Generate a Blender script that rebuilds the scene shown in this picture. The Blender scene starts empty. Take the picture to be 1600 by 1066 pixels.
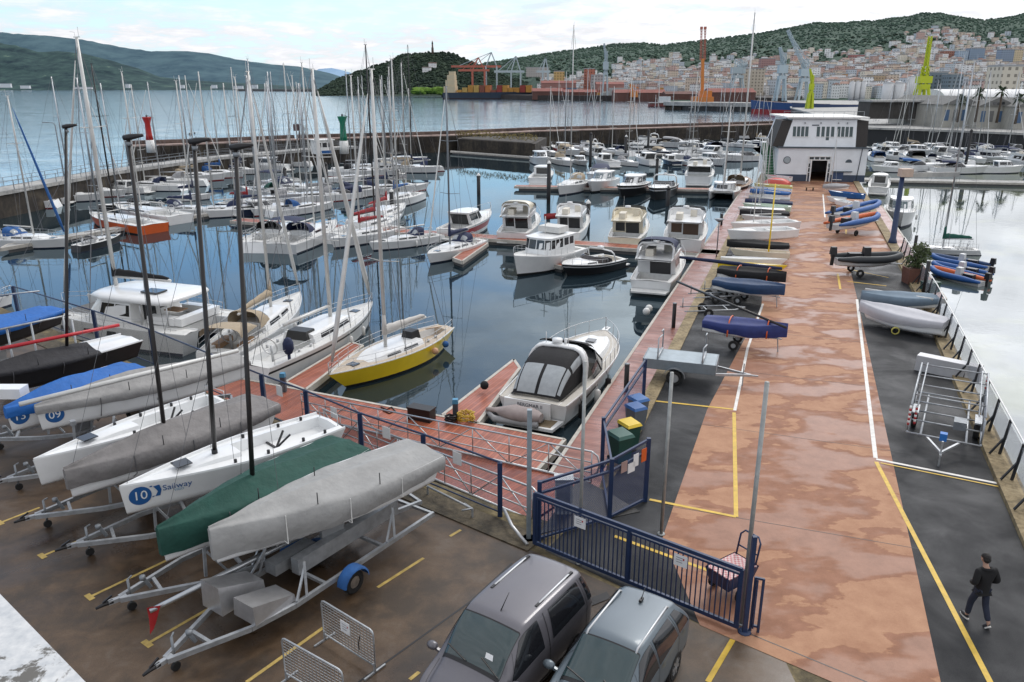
import bpy,math,random
from mathutils import Vector,Matrix,noise
R=math.radians
random.seed(7)
scene=bpy.context.scene
COL=scene.collection
V=Vector
CAM_H=12.0
FPX=1225.0
PITCH=math.atan(398/1225.0)
cam_data=bpy.data.cameras.new('camera')
cam=bpy.data.objects.new('camera',cam_data)
COL.objects.link(cam)
cam.location=(0,0,CAM_H)
cam.rotation_euler=(R(90)-PITCH,0,0)
cam_data.sensor_width=36.0
cam_data.lens=FPX/1600*36.0
cam_data.clip_start=0.1
cam_data.clip_end=20000
scene.camera=cam
scene.view_settings.view_transform='Standard'
scene.view_settings.look='None'
scene.view_settings.exposure=0
scene.cycles.use_denoising=True
scene.cycles.max_bounces=6
scene.cycles.glossy_bounces=3
scene.cycles.diffuse_bounces=3
scene.cycles.transmission_bounces=3
scene.cycles.caustics_reflective=False
scene.cycles.caustics_refractive=False
WATER=-2.9
DOCK=-2.3
_cp,_sp=math.cos(PITCH),math.sin(PITCH)
def at(u,v,z=0.0):
 x=(u-800)/FPX
 y=(533-v)/FPX
 t=(z-CAM_H)/(-_sp+y*_cp)
 return V((x*t,(_cp+y*_sp)*t,z))
def up_to(u,v,vt,z=0.0):
 p=at(u,v,z)
 y=(533-vt)/FPX
 return CAM_H+(-_sp+y*_cp)*p.y/(_cp+y*_sp)
def far(u,v,Y):
 x=(u-800)/FPX
 y=(533-v)/FPX
 k=Y/(_cp+y*_sp)
 return V((x*k,Y,CAM_H+(-_sp+y*_cp)*k))
class MB:
 def __init__(s):
  s.v=[];s.f=[];s.m=[];s.sm=[];s.M=None
 def add(s,vs,fs,mi=0,smooth=False):
  o=len(s.v)
  if s.M is not None:
   vs=[s.M @ V(p) for p in vs]
  s.v.extend([tuple(p) for p in vs])
  for f in fs:
   s.f.append([i+o for i in f]);s.m.append(mi);s.sm.append(smooth)
  return s
 def box(s,c,d,rot=None,mi=0,taper=1.0):
  hx,hy,hz=d[0]/2,d[1]/2,d[2]/2
  vs=[]
  for z,k in ((-hz,1),(hz,taper)):
   for x,y in ((-hx,-hy),(hx,-hy),(hx,hy),(-hx,hy)):
    vs.append(V((x*k,y*k,z)))
  if rot is not None:
   vs=[rot @ p for p in vs]
  vs=[p+V(c) for p in vs]
  return s.add(vs,[(0,3,2,1),(4,5,6,7),(0,1,5,4),(1,2,6,5),(2,3,7,6),(3,0,4,7)],mi)
 def beam(s,p,q,w,h=None,mi=0,up=(0,0,1)):
  p,q=V(p),V(q)
  h=w if h is None else h
  d=(q-p)
  if d.length<1e-6:
   return s
  d.normalize()
  upv=V(up)
  if abs(d.dot(upv))>.98:
   upv=V((1,0,0))
  a=d.cross(upv).normalized()*w/2
  b=a.cross(d).normalized()*h/2
  vs=[p-a-b,p+a-b,p+a+b,p-a+b,q-a-b,q+a-b,q+a+b,q-a+b]
  return s.add(vs,[(0,3,2,1),(4,5,6,7),(0,1,5,4),(1,2,6,5),(2,3,7,6),(3,0,4,7)],mi)
 def tube(s,pts,r,n=6,mi=0,cap=True,closed=False):
  pts=[V(p) for p in pts]
  k=len(pts)
  rs=r if isinstance(r,(list,tuple)) else [r]*k
  vs=[];prev=None
  for i,p in enumerate(pts):
   if closed:
    d=pts[(i+1)%k]-pts[i-1]
   else:
    d=pts[min(i+1,k-1)]-pts[max(i-1,0)]
   d=d.normalized() if d.length>1e-9 else V((0,0,1))
   if prev is None:
    a=d.orthogonal().normalized()
   else:
    a=prev-d*prev.dot(d)
    a=a.normalized() if a.length>1e-6 else d.orthogonal().normalized()
   prev=a
   b=d.cross(a)
   for j in range(n):
    t=2*math.pi*j/n
    vs.append(p+(a*math.cos(t)+b*math.sin(t))*rs[i])
  fs=[]
  for i in range(k if closed else k-1):
   i2=(i+1)%k
   for j in range(n):
    fs.append((i*n+j,i*n+(j+1)%n,i2*n+(j+1)%n,i2*n+j))
  if cap and not closed:
   fs.append(tuple(range(n))[::-1])
   fs.append(tuple((k-1)*n+j for j in range(n)))
  return s.add(vs,fs,mi,n>4)
 def cyl(s,c,r,h,n=12,mi=0,r2=None):
  c=V(c)
  return s.tube([c,c+V((0,0,h))],[r,r if r2 is None else r2],n,mi)
 def disc(s,c,axis,r,w,n=16,mi=0,hole=0.0):
  c=V(c);ax=V(axis).normalized()
  prof=[(hole,-w/2),(r*.9,-w/2),(r,-w*.3),(r,w*.3),(r*.9,w/2),(hole,w/2)]
  a=ax.orthogonal().normalized();b=ax.cross(a)
  vs=[]
  for j in range(n):
   t=2*math.pi*j/n
   e=a*math.cos(t)+b*math.sin(t)
   for (rr,o) in prof:
    vs.append(c+e*rr+ax*o)
  k=len(prof);fs=[]
  for j in range(n):
   j2=(j+1)%n
   for i in range(k-1):
    fs.append((j*k+i,j*k+i+1,j2*k+i+1,j2*k+i))
   if hole>0:
    fs.append((j*k+k-1,j*k,j2*k,j2*k+k-1))
  return s.add(vs,fs,mi,False)
 def ball(s,c,r,n=10,mi=0,jitter=0.0,rnd=None):
  c=V(c);rr=r if isinstance(r,(tuple,list,Vector)) else (r,r,r)
  m=max(4,n//2);vs=[c+V((0,0,rr[2]))];rnd=rnd or random
  for i in range(1,m):
   ph=math.pi*i/m
   for j in range(n):
    t=2*math.pi*(j+.5*(i%2))/n
    k=1+rnd.uniform(-jitter,jitter)
    vs.append(c+V((rr[0]*math.sin(ph)*math.cos(t)*k,rr[1]*math.sin(ph)*math.sin(t)*k,rr[2]*math.cos(ph)*k)))
  vs.append(c-V((0,0,rr[2])))
  fs=[]
  for j in range(n):
   fs.append((0,1+j,1+(j+1)%n))
   fs.append((len(vs)-1,1+(m-2)*n+(j+1)%n,1+(m-2)*n+j))
  for i in range(m-2):
   for j in range(n):
    a=1+i*n+j;b=1+i*n+(j+1)%n
    fs.append((a,a+n,b+n,b))
  return s.add(vs,fs,mi,jitter==0)
 def grid(s,rows,mi=0,smooth=True,closed=False,flip=False,mis=None):
  n=len(rows[0]);vs=[p for r in rows for p in r];o=len(s.v)
  fs=[];mm=[]
  for i in range(len(rows)-1):
   for j in range(n if closed else n-1):
    j2=(j+1)%n
    q=(i*n+j,i*n+j2,(i+1)*n+j2,(i+1)*n+j)
    fs.append(q[::-1] if flip else q)
    mm.append(mis[j] if mis else mi)
  s.add(vs,fs,mi,smooth)
  if mis:
   s.m[-len(fs):]=mm
  return s
 def poly(s,pts,mi=0):
  return s.add(pts,[tuple(range(len(pts)))],mi)
 def slab(s,pts,z0,z1,mi=0):
  n=len(pts)
  vs=[V((p[0],p[1],z0)) for p in pts]+[V((p[0],p[1],z1)) for p in pts]
  fs=[tuple(range(n))[::-1],tuple(range(n,2*n))]
  fs+=[(i,(i+1)%n,n+(i+1)%n,n+i) for i in range(n)]
  return s.add(vs,fs,mi)
 def build(s,name,mat,parent=None,label=None):
  me=bpy.data.meshes.new(name)
  me.from_pydata(s.v,[],s.f)
  mats=mat if isinstance(mat,(list,tuple)) else [mat]
  for m in mats:
   me.materials.append(m)
  if len(mats)>1:
   me.polygons.foreach_set('material_index',s.m)
  me.polygons.foreach_set('use_smooth',s.sm)
  me.update()
  o=bpy.data.objects.new(name,me)
  COL.objects.link(o)
  if parent is not None:
   o.parent=parent
  if label:
   o['label']=label
  return o
def tag(o,label,cat,group=None,kind=None):
 if label:o['label']=label
 if cat:o['category']=cat
 if group:o['group']=group
 if kind:o['kind']=kind
 return o
def thing(name,label,cat,loc=(0,0,0),rz=0.0,group=None,scale=None):
 o=bpy.data.objects.new(name,None)
 COL.objects.link(o)
 o.empty_display_size=.2
 o.location=loc;o.rotation_euler=(0,0,rz)
 if scale:o.scale=(scale,)*3 if not isinstance(scale,(tuple,list)) else scale
 return tag(o,label,cat,group)
def structure(mb,name,mat,parent=None):
 o=mb.build(name,mat,parent)
 o['kind']='structure'
 return o
def copy_tree(o,parent=None):
 c=o.copy();COL.objects.link(c)
 if parent is not None:
  c.parent=parent
 for ch in list(o.children):
  copy_tree(ch,c)
 return c
def cr(a,b,c,d,t):
 return .5*((2*b)+(c-a)*t+(2*a-5*b+4*c-d)*t*t+(3*b-a-3*c+d)*t*t*t)
class Surf:
 def __init__(s,rows,lin_u=False,lin_v=False):
  s.r=[[V(p) for p in r] for r in rows];s.lu=lin_u;s.lv=lin_v
  s.nu=len(rows)-1;s.nv=len(rows[0])-1
 def _c(s,r,v):
  i=min(int(v),s.nv-1);t=v-i
  if s.lv:return r[i].lerp(r[i+1],t)
  return cr(r[max(i-1,0)],r[i],r[i+1],r[min(i+2,s.nv)],t)
 def p(s,u,v):
  u=min(max(u,0),s.nu);v=min(max(v,0),s.nv)
  i=min(int(u),s.nu-1);t=u-i
  if s.lu:return s._c(s.r[i],v).lerp(s._c(s.r[i+1],v),t)
  return cr(s._c(s.r[max(i-1,0)],v),s._c(s.r[i],v),s._c(s.r[i+1],v),s._c(s.r[min(i+2,s.nu)],v),t)
 def n(s,u,v):
  e=.02
  a=s.p(u+e,v)-s.p(u-e,v);b=s.p(u,v+e)-s.p(u,v-e)
  c=a.cross(b)
  return c.normalized() if c.length>1e-12 else V((0,0,1))
 def mesh(s,mb,su=3,sv=3,mi=0,smooth=True,flip=False):
  U=[i/su for i in range(s.nu*su+1)];W=[j/sv for j in range(s.nv*sv+1)]
  mb.grid([[s.p(u,w) for w in W] for u in U],mi,smooth,flip=flip)
 def patch(s,mb,u0,u1,v0,v1,off=.008,nu=6,nv=3,mi=0,ua=None,ub=None,smooth=True):
  ua=u0 if ua is None else ua;ub=u1 if ub is None else ub
  rows=[]
  um,vm=(u0+u1)/2,(v0+v1)/2
  ctr=sum((q for r in s.r for q in r),V((0,0,0)))/(len(s.r)*len(s.r[0]));ctr.z=min(q.z for r in s.r for q in r)
  sg=1 if s.n(um,vm).dot(s.p(um,vm)-ctr)>0 else-1
  for i in range(nu+1):
   row=[]
   for j in range(nv+1):
    k=j/nv
    a=u0+(ua-u0)*k;b=u1+(ub-u1)*k
    u=a+(b-a)*i/nu;w=v0+(v1-v0)*k
    row.append(s.p(u,w)+s.n(u,w)*off*sg)
   rows.append(row)
  mb.grid(rows,mi,smooth)
  return mb
_mc={}
def nt(m):
 m.use_nodes=True
 return m.node_tree.nodes,m.node_tree.links
def pm(col,rough=.5,metal=0.0,var=.12,scale=3.0,bump=0.0,coat=0.0,spec=.5,name='paint',bscale=None):
 key=(tuple(round(c,3) for c in col),rough,metal,var,scale,bump,coat,spec,bscale)
 if key in _mc:return _mc[key]
 m=bpy.data.materials.new(name)
 N,L=nt(m);b=N['Principled BSDF']
 b.inputs['Base Color'].default_value=(*col,1)
 b.inputs['Roughness'].default_value=rough
 b.inputs['Metallic'].default_value=metal
 b.inputs['Specular IOR Level'].default_value=spec
 b.inputs['Coat Weight'].default_value=coat
 b.inputs['Coat Roughness'].default_value=.08
 if var>0 or bump>0:
  tc=N.new('ShaderNodeTexCoord')
  n=N.new('ShaderNodeTexNoise');n.inputs['Scale'].default_value=scale
  n.inputs['Detail'].default_value=5;n.inputs['Roughness'].default_value=.65
  L.new(tc.outputs['Object'],n.inputs['Vector'])
  if var>0:
   mr=N.new('ShaderNodeMapRange')
   mr.inputs[1].default_value=.3;mr.inputs[2].default_value=.7
   mr.inputs[3].default_value=1-var;mr.inputs[4].default_value=1+var*.5
   L.new(n.outputs['Fac'],mr.inputs[0])
   mx=N.new('ShaderNodeMix');mx.data_type='RGBA';mx.blend_type='MULTIPLY'
   mx.inputs[0].default_value=1
   mx.inputs[6].default_value=(*col,1)
   L.new(mr.outputs[0],mx.inputs[7])
   L.new(mx.outputs[2],b.inputs['Base Color'])
  if bump>0:
   n2=n
   if bscale:
    n2=N.new('ShaderNodeTexNoise');n2.inputs['Scale'].default_value=bscale
    n2.inputs['Detail'].default_value=4
    L.new(tc.outputs['Object'],n2.inputs['Vector'])
   bp=N.new('ShaderNodeBump');bp.inputs['Strength'].default_value=bump
   bp.inputs['Distance'].default_value=.05
   L.new(n2.outputs['Fac'],bp.inputs['Height'])
   L.new(bp.outputs[0],b.inputs['Normal'])
 _mc[key]=m
 return m
def ramp(N,stops,interp='LINEAR'):
 r=N.new('ShaderNodeValToRGB');cr_=r.color_ramp;cr_.interpolation=interp
 while len(cr_.elements)<len(stops):cr_.elements.new(.5)
 for e,(p,c) in zip(cr_.elements,stops):
  e.position=p;e.color=(*c,1) if len(c)==3 else c
 return r
def nz(N,L,vec,scale,detail=5,rough=.6,dist=0.0):
 n=N.new('ShaderNodeTexNoise')
 n.inputs['Scale'].default_value=scale;n.inputs['Detail'].default_value=detail
 n.inputs['Roughness'].default_value=rough;n.inputs['Distortion'].default_value=dist
 if vec is not None:L.new(vec,n.inputs['Vector'])
 return n
def mixc(N,L,fac,a,b,mode='MIX'):
 x=N.new('ShaderNodeMix');x.data_type='RGBA';x.blend_type=mode
 for i,val in ((0,fac),(6,a),(7,b)):
  if hasattr(val,'is_output'):L.new(val,x.inputs[i])
  elif i==0:x.inputs[0].default_value=val
  else:x.inputs[i].default_value=(*val,1)
 return x.outputs[2]
def mapr(N,L,val,a,b,c,d):
 m=N.new('ShaderNodeMapRange')
 L.new(val,m.inputs[0])
 for i,k in enumerate((a,b,c,d)):m.inputs[i+1].default_value=k
 return m.outputs[0]
def math_(N,L,op,a,b=None):
 m=N.new('ShaderNodeMath');m.operation=op
 for i,val in enumerate((a,b)):
  if val is None:continue
  if hasattr(val,'is_output'):L.new(val,m.inputs[i])
  else:m.inputs[i].default_value=val
 return m.outputs[0]
def srgb(r,g,b):
 f=lambda c:(c/255/12.92) if c<=10 else ((c/255+.055)/1.055)**2.4
 return (f(r),f(g),f(b))
GEL=pm((.78,.79,.79),.3,0,.06,1.5,coat=.3,name='white_gelcoat')
GELG=pm((.6,.61,.61),.35,0,.1,1.5,name='grey_white_gelcoat')
CREAM=pm((.72,.66,.52),.35,0,.08,1.5,coat=.2,name='cream_gelcoat')
DECK=pm((.68,.68,.66),.6,0,.1,4,name='nonslip_deck')
TEAK=pm((.33,.2,.11),.6,0,.25,6,name='teak')
DGLASS=pm((.015,.018,.022),.06,0,0,name='dark_glass',spec=.8)
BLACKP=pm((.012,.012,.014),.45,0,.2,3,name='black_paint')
NAVY=pm((.012,.022,.07),.75,0,.25,5,.3,name='navy_canvas')
NAVYH=pm((.012,.02,.05),.2,0,.1,2,coat=.4,name='navy_gelcoat')
BLUEC=pm((.02,.1,.3),.8,0,.25,4,.3,name='blue_canvas')
BLACKC=pm((.01,.01,.012),.85,0,.3,5,.3,name='black_canvas')
BEIGEC=pm((.38,.31,.22),.85,0,.15,5,.3,name='beige_canvas')
GREYC=pm((.33,.33,.34),.85,0,.15,3,.3,name='grey_canvas')
REDC=pm((.28,.02,.025),.8,0,.2,5,.3,name='red_canvas')
GREENC=pm((.015,.1,.075),.85,0,.2,4,.3,name='green_canvas')
ALU=pm((.5,.52,.54),.35,.85,.15,3,name='aluminium_spar')
SPARW=pm((.62,.62,.6),.4,.2,.12,2,name='pale_spar')
STEEL=pm((.5,.51,.52),.42,.6,.05,3,name='stainless_rail')
GALV=pm((.42,.44,.46),.5,.6,.25,5,name='galvanised_steel')
GALVD=pm((.26,.28,.3),.55,.5,.25,5,name='dull_galvanised_steel')
CARBON=pm((.012,.01,.01),.35,0,.3,4,name='carbon_spar')
WIRE=pm((.16,.16,.17),.5,.5,0,name='wire')
RUBBER=pm((.012,.012,.012),.8,0,.15,8,name='black_rubber')
BOOT=pm((.02,.025,.05),.5,0,.1,2,name='antifouling_navy')
BOOTB=pm((.015,.015,.016),.5,0,.1,2,name='antifouling_black')
ORANGE=pm((.6,.1,.015),.4,0,.1,2,name='orange_paint')
YELLOW=pm((.88,.62,.02),.3,0,.06,1.2,coat=.4,name='yellow_gelcoat')
REDP=pm((.4,.025,.03),.35,0,.12,2,name='red_paint')
BLUEST=pm((.016,.035,.095),.45,0,.25,3,name='blue_painted_steel')
FENDER=pm((.72,.72,.7),.5,0,.1,4,name='white_fender')
WHITEP=pm((.78,.78,.76),.6,0,.15,2,name='white_paint')
CLEARV=pm((.35,.38,.4),.25,0,.15,3,name='clear_vinyl',spec=.6)
SUN_AZ,SUN_EL=R(31),R(50)
GLOW_EL=R(24)
world=bpy.data.worlds.new('World')
scene.world=world
world.use_nodes=True
N,L=world.node_tree.nodes,world.node_tree.links
bg=N['Background']
sky=N.new('ShaderNodeTexSky');sky.sky_type='NISHITA';sky.sun_disc=False
sky.sun_elevation=SUN_EL;sky.sun_rotation=SUN_AZ
sky.air_density=1.0;sky.dust_density=.6;sky.ozone_density=1.5
tc=N.new('ShaderNodeTexCoord')
sep=N.new('ShaderNodeSeparateXYZ');L.new(tc.outputs['Generated'],sep.inputs[0])
el=sep.outputs[2]
den=math_(N,L,'ADD',math_(N,L,'MAXIMUM',el,0.0),.16)
comb=N.new('ShaderNodeCombineXYZ')
L.new(math_(N,L,'DIVIDE',sep.outputs[0],den),comb.inputs[0])
L.new(math_(N,L,'DIVIDE',sep.outputs[1],den),comb.inputs[1])
L.new(math_(N,L,'MULTIPLY',el,6.0),comb.inputs[2])
n1=nz(N,L,comb.outputs[0],1.1,9,.58,.35)
n2=nz(N,L,comb.outputs[0],4.2,9,.62,.25)
mask=mapr(N,L,n1.outputs['Fac'],.42,.6,0.0,1.0)
side=mapr(N,L,sep.outputs[0],-.05,.45,0.0,.85)
bank=mapr(N,L,el,.055,.1,1.3,0.0)
behind=mapr(N,L,sep.outputs[1],.15,-.2,0.0,.35)  # extra cloud behind the camera, added to fill camera-facing sides
zen=mapr(N,L,el,.2,.5,0.0,.7)
cover=math_(N,L,'MINIMUM',math_(N,L,'ADD',math_(N,L,'ADD',behind,zen),math_(N,L,'ADD',math_(N,L,'MULTIPLY',mask,mapr(N,L,sep.outputs[0],-.4,.25,.3,.7)),math_(N,L,'ADD',side,math_(N,L,'MULTIPLY',bank,mapr(N,L,n2.outputs['Fac'],.38,.6,0.0,.9))))),1.0)
shade=mapr(N,L,n2.outputs['Fac'],.34,.66,.76,1.1)
cloudc=mixc(N,L,1.0,(.9,.91,.95),shade,'MULTIPLY')
sd=V((math.sin(SUN_AZ)*math.cos(SUN_EL),math.cos(SUN_AZ)*math.cos(SUN_EL),math.sin(SUN_EL)))
gd=V((math.sin(SUN_AZ)*math.cos(GLOW_EL),math.cos(SUN_AZ)*math.cos(GLOW_EL),math.sin(GLOW_EL)))
dot=N.new('ShaderNodeVectorMath');dot.operation='DOT_PRODUCT'
L.new(tc.outputs['Generated'],dot.inputs[0]);dot.inputs[1].default_value=gd
glow=math_(N,L,'POWER',math_(N,L,'MAXIMUM',dot.outputs['Value'],0.0),11.0)
glow=math_(N,L,'MULTIPLY',math_(N,L,'MULTIPLY',glow,2.3),mapr(N,L,el,.07,.26,.12,1.0))
lit=math_(N,L,'ADD',math_(N,L,'ADD',glow,mapr(N,L,sep.outputs[0],-.2,.4,0.0,.12)),.93)
cl=N.new('ShaderNodeVectorMath');cl.operation='SCALE'
L.new(cloudc,cl.inputs[0]);L.new(lit,cl.inputs['Scale'])
skyb=N.new('ShaderNodeVectorMath');skyb.operation='SCALE'
L.new(mixc(N,L,1.0,sky.outputs[0],(.8,.98,1.12),'MULTIPLY'),skyb.inputs[0]);skyb.inputs['Scale'].default_value=.17
veil=mapr(N,L,el,0.0,.2,.7,.1)
skyv=mixc(N,L,veil,skyb.outputs[0],(.6,.77,.92))
fin=mixc(N,L,cover,skyv,cl.outputs[0])
L.new(fin,bg.inputs['Color'])
bg.inputs['Strength'].default_value=1.12
sun=bpy.data.lights.new('sun','SUN')
sun.energy=1.2;sun.angle=R(18);sun.color=(1.0,.96,.9)
so=bpy.data.objects.new('sun',sun);COL.objects.link(so)
so.rotation_euler=V(sd).to_track_quat('Z','Y').to_euler()
def world_xy(N):
 g=N.new('ShaderNodeNewGeometry')
 return g.outputs['Position']
def wet_concrete():
 m=bpy.data.materials.new('wet_brown_concrete');N,L=nt(m);b=N['Principled BSDF']
 p=world_xy(N)
 a=nz(N,L,p,.22,7,.6,.6);c=nz(N,L,p,1.3,8,.65,.3);f=nz(N,L,p,30,4,.7)
 col=ramp(N,[(.3,srgb(48,40,33)),(.45,srgb(64,52,40)),(.55,srgb(88,70,52)),(.7,srgb(108,98,88))])
 L.new(mixc(N,L,.45,a.outputs['Fac'],c.outputs['Fac']),col.inputs[0])
 k=mapr(N,L,f.outputs['Fac'],.3,.7,.82,1.12)
 col2=mixc(N,L,1.0,col.outputs[0],k,'MULTIPLY')
 wet=ramp(N,[(.46,(0,0,0)),(.6,(1,1,1))]);d=nz(N,L,p,.16,6,.55,.8);L.new(d.outputs['Fac'],wet.inputs[0])
 col3=mixc(N,L,wet.outputs[0],col2,mixc(N,L,1.0,col2,(.62,.6,.6),'MULTIPLY'))
 L.new(col3,b.inputs['Base Color'])
 L.new(mapr(N,L,wet.outputs[0],0,1,.55,.22),b.inputs['Roughness'])
 bp=N.new('ShaderNodeBump');bp.inputs['Strength'].default_value=.12;bp.inputs['Distance'].default_value=.02
 L.new(f.outputs['Fac'],bp.inputs['Height']);L.new(bp.outputs[0],b.inputs['Normal'])
 return m
def wet_orange():
 m=bpy.data.materials.new('wet_terracotta_paving');N,L=nt(m);b=N['Principled BSDF']
 p=world_xy(N)
 mp=N.new('ShaderNodeMapping');mp.inputs['Rotation'].default_value=(0,0,R(20));mp.inputs['Scale'].default_value=(.55,1.0,1)
 L.new(p,mp.inputs[0])
 a=nz(N,L,mp.outputs[0],.5,7,.56,.1);c=nz(N,L,p,1.6,7,.65);f=nz(N,L,p,40,3,.7)
 dry=ramp(N,[(.3,srgb(158,117,92)),(.7,srgb(180,140,112))]);L.new(c.outputs['Fac'],dry.inputs[0])
 wetc=ramp(N,[(.3,srgb(134,95,75)),(.7,srgb(158,116,94))]);L.new(c.outputs['Fac'],wetc.inputs[0])
 mk=ramp(N,[(.468,(0,0,0)),(.474,(1,1,1))]);L.new(a.outputs['Fac'],mk.inputs[0])
 edge=ramp(N,[(.458,(1,1,1)),(.468,(.86,.81,.78)),(.475,(1,1,1))]);L.new(a.outputs['Fac'],edge.inputs[0])
 col=mixc(N,L,mk.outputs[0],dry.outputs[0],wetc.outputs[0])
 col=mixc(N,L,1.0,col,edge.outputs[0],'MULTIPLY')
 k=mapr(N,L,f.outputs['Fac'],.3,.7,.9,1.08)
 col=mixc(N,L,1.0,col,k,'MULTIPLY')
 L.new(col,b.inputs['Base Color'])
 deep=ramp(N,[(.5,(0,0,0)),(.56,(1,1,1))]);L.new(a.outputs['Fac'],deep.inputs[0])
 L.new(mapr(N,L,deep.outputs[0],0,1,.7,.3),b.inputs['Roughness']);b.inputs['Specular IOR Level'].default_value=.16
 bp=N.new('ShaderNodeBump');bp.inputs['Strength'].default_value=.1;bp.inputs['Distance'].default_value=.01
 L.new(f.outputs['Fac'],bp.inputs['Height']);L.new(bp.outputs[0],b.inputs['Normal'])
 return m
def wet_asphalt():
 m=bpy.data.materials.new('wet_asphalt');N,L=nt(m);b=N['Principled BSDF']
 p=world_xy(N)
 a=nz(N,L,p,.45,7,.6,.4);f=nz(N,L,p,60,3,.7)
 col=ramp(N,[(.3,srgb(38,39,41)),(.7,srgb(54,55,57))]);b.inputs['Specular IOR Level'].default_value=.18;L.new(a.outputs['Fac'],col.inputs[0])
 k=mapr(N,L,f.outputs['Fac'],.3,.7,.7,1.3)
 L.new(mixc(N,L,1.0,col.outputs[0],k,'MULTIPLY'),b.inputs['Base Color'])
 L.new(mapr(N,L,a.outputs['Fac'],.35,.65,.75,.42),b.inputs['Roughness'])
 bp=N.new('ShaderNodeBump');bp.inputs['Strength'].default_value=.4;bp.inputs['Distance'].default_value=.02
 L.new(f.outputs['Fac'],bp.inputs['Height']);L.new(bp.outputs[0],b.inputs['Normal'])
 return m
def decking(ang,name='red_decking',c0=(126,62,44),c1=(170,92,66),rough=.35):
 m=bpy.data.materials.new(name);N,L=nt(m);b=N['Principled BSDF']
 p=world_xy(N)
 mp=N.new('ShaderNodeMapping');mp.inputs['Rotation'].default_value=(0,0,-ang);L.new(p,mp.inputs[0])
 sp=N.new('ShaderNodeSeparateXYZ');L.new(mp.outputs[0],sp.inputs[0])
 board=math_(N,L,'MULTIPLY',sp.outputs[0],1/.145)
 fr=math_(N,L,'FRACT',board);fl=math_(N,L,'FLOOR',board)
 wn=N.new('ShaderNodeTexWhiteNoise');wn.noise_dimensions='1D';L.new(fl,wn.inputs['W'])
 a=nz(N,L,p,.7,6,.6,.3)
 t=math_(N,L,'ADD',math_(N,L,'MULTIPLY',wn.outputs['Value'],.4),math_(N,L,'MULTIPLY',a.outputs['Fac'],.6))
 col=ramp(N,[(.25,srgb(*c0)),(.75,srgb(*c1))]);L.new(t,col.inputs[0])
 gap=ramp(N,[(0,(.25,.2,.2)),(.1,(1,1,1)),(.9,(1,1,1)),(1,(.25,.2,.2))]);L.new(fr,gap.inputs[0])
 L.new(mixc(N,L,1.0,col.outputs[0],gap.outputs[0],'MULTIPLY'),b.inputs['Base Color'])
 L.new(mapr(N,L,a.outputs['Fac'],.35,.65,rough+.2,rough-.1),b.inputs['Roughness'])
 return m
def mossy_stone(name,c0,c1,c2,sx=.5):
 m=bpy.data.materials.new(name);N,L=nt(m);b=N['Principled BSDF']
 p=world_xy(N)
 a=nz(N,L,p,sx,8,.65,.3);c=nz(N,L,p,sx*6,6,.7)
 mp=N.new('ShaderNodeMapping');mp.inputs['Scale'].default_value=(1,1,.15);L.new(p,mp.inputs[0])
 s=nz(N,L,mp.outputs[0],sx*5,4,.6)
 t=math_(N,L,'ADD',math_(N,L,'MULTIPLY',a.outputs['Fac'],.5),math_(N,L,'ADD',math_(N,L,'MULTIPLY',c.outputs['Fac'],.25),math_(N,L,'MULTIPLY',s.outputs['Fac'],.25)))
 col=ramp(N,[(.38,c0),(.5,c1),(.62,c2)]);L.new(t,col.inputs[0])
 L.new(col.outputs[0],b.inputs['Base Color']);b.inputs['Roughness'].default_value=.85
 bp=N.new('ShaderNodeBump');bp.inputs['Strength'].default_value=.4;bp.inputs['Distance'].default_value=.1
 L.new(c.outputs['Fac'],bp.inputs['Height']);L.new(bp.outputs[0],b.inputs['Normal'])
 return m
def water_mat(name,deep,tint,ior,ripple,dist,rough,stretch=1.0,green=False):
 m=bpy.data.materials.new(name);N,L=nt(m)
 N.remove(N['Principled BSDF']);out=N['Material Output']
 p=world_xy(N)
 mp=N.new('ShaderNodeMapping');mp.inputs['Scale'].default_value=(1,stretch,1);L.new(p,mp.inputs[0])
 a=nz(N,L,mp.outputs[0],ripple,4,.55,.4);c=nz(N,L,mp.outputs[0],ripple*.12,3,.5)
 h=math_(N,L,'MULTIPLY',a.outputs['Fac'],mapr(N,L,c.outputs['Fac'],.35,.65,.25,1.0))
 bp=N.new('ShaderNodeBump');bp.inputs['Strength'].default_value=1.0;bp.inputs['Distance'].default_value=dist
 L.new(h,bp.inputs['Height'])
 df=N.new('ShaderNodeBsdfDiffuse');df.inputs['Color'].default_value=(*deep,1)
 if green:
  g=nz(N,L,p,.12,6,.6,.6)
  r=ramp(N,[(.5,deep),(.62,srgb(96,104,78))]);L.new(g.outputs['Fac'],r.inputs[0])
  L.new(r.outputs[0],df.inputs['Color'])
 gl=N.new('ShaderNodeBsdfGlossy');gl.inputs['Color'].default_value=(*tint,1);gl.inputs['Roughness'].default_value=rough
 fr=N.new('ShaderNodeFresnel');fr.inputs['IOR'].default_value=ior
 L.new(bp.outputs[0],gl.inputs['Normal']);L.new(bp.outputs[0],fr.inputs['Normal'])
 mx=N.new('ShaderNodeMixShader')
 L.new(fr.outputs[0],mx.inputs[0]);L.new(df.outputs[0],mx.inputs[1]);L.new(gl.outputs[0],mx.inputs[2])
 L.new(mx.outputs[0],out.inputs['Surface'])
 return m
CONC=wet_concrete();TERRA=wet_orange();ASPH=wet_asphalt()
QDIR=V((.342,.94,0)).normalized()
QN=V((QDIR.y,-QDIR.x,0))
QANG=math.atan2(QDIR.y,QDIR.x)
DECKQ=decking(QANG,'red_dock_boards',(118,66,54),(160,100,84))
FD=(at(860,682,DOCK)-at(475,608,DOCK)).normalized()
DECKF=decking(math.atan2(FD.y,FD.x),'red_pontoon_boards',(130,66,44),(174,98,70),.4)
STONE=mossy_stone('mossy_quay_stone',srgb(52,46,36),srgb(96,86,62),srgb(146,130,92),.6)
WALLM=mossy_stone('dark_weedy_wall',srgb(28,25,23),srgb(52,46,40),srgb(84,76,63),.35)
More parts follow.
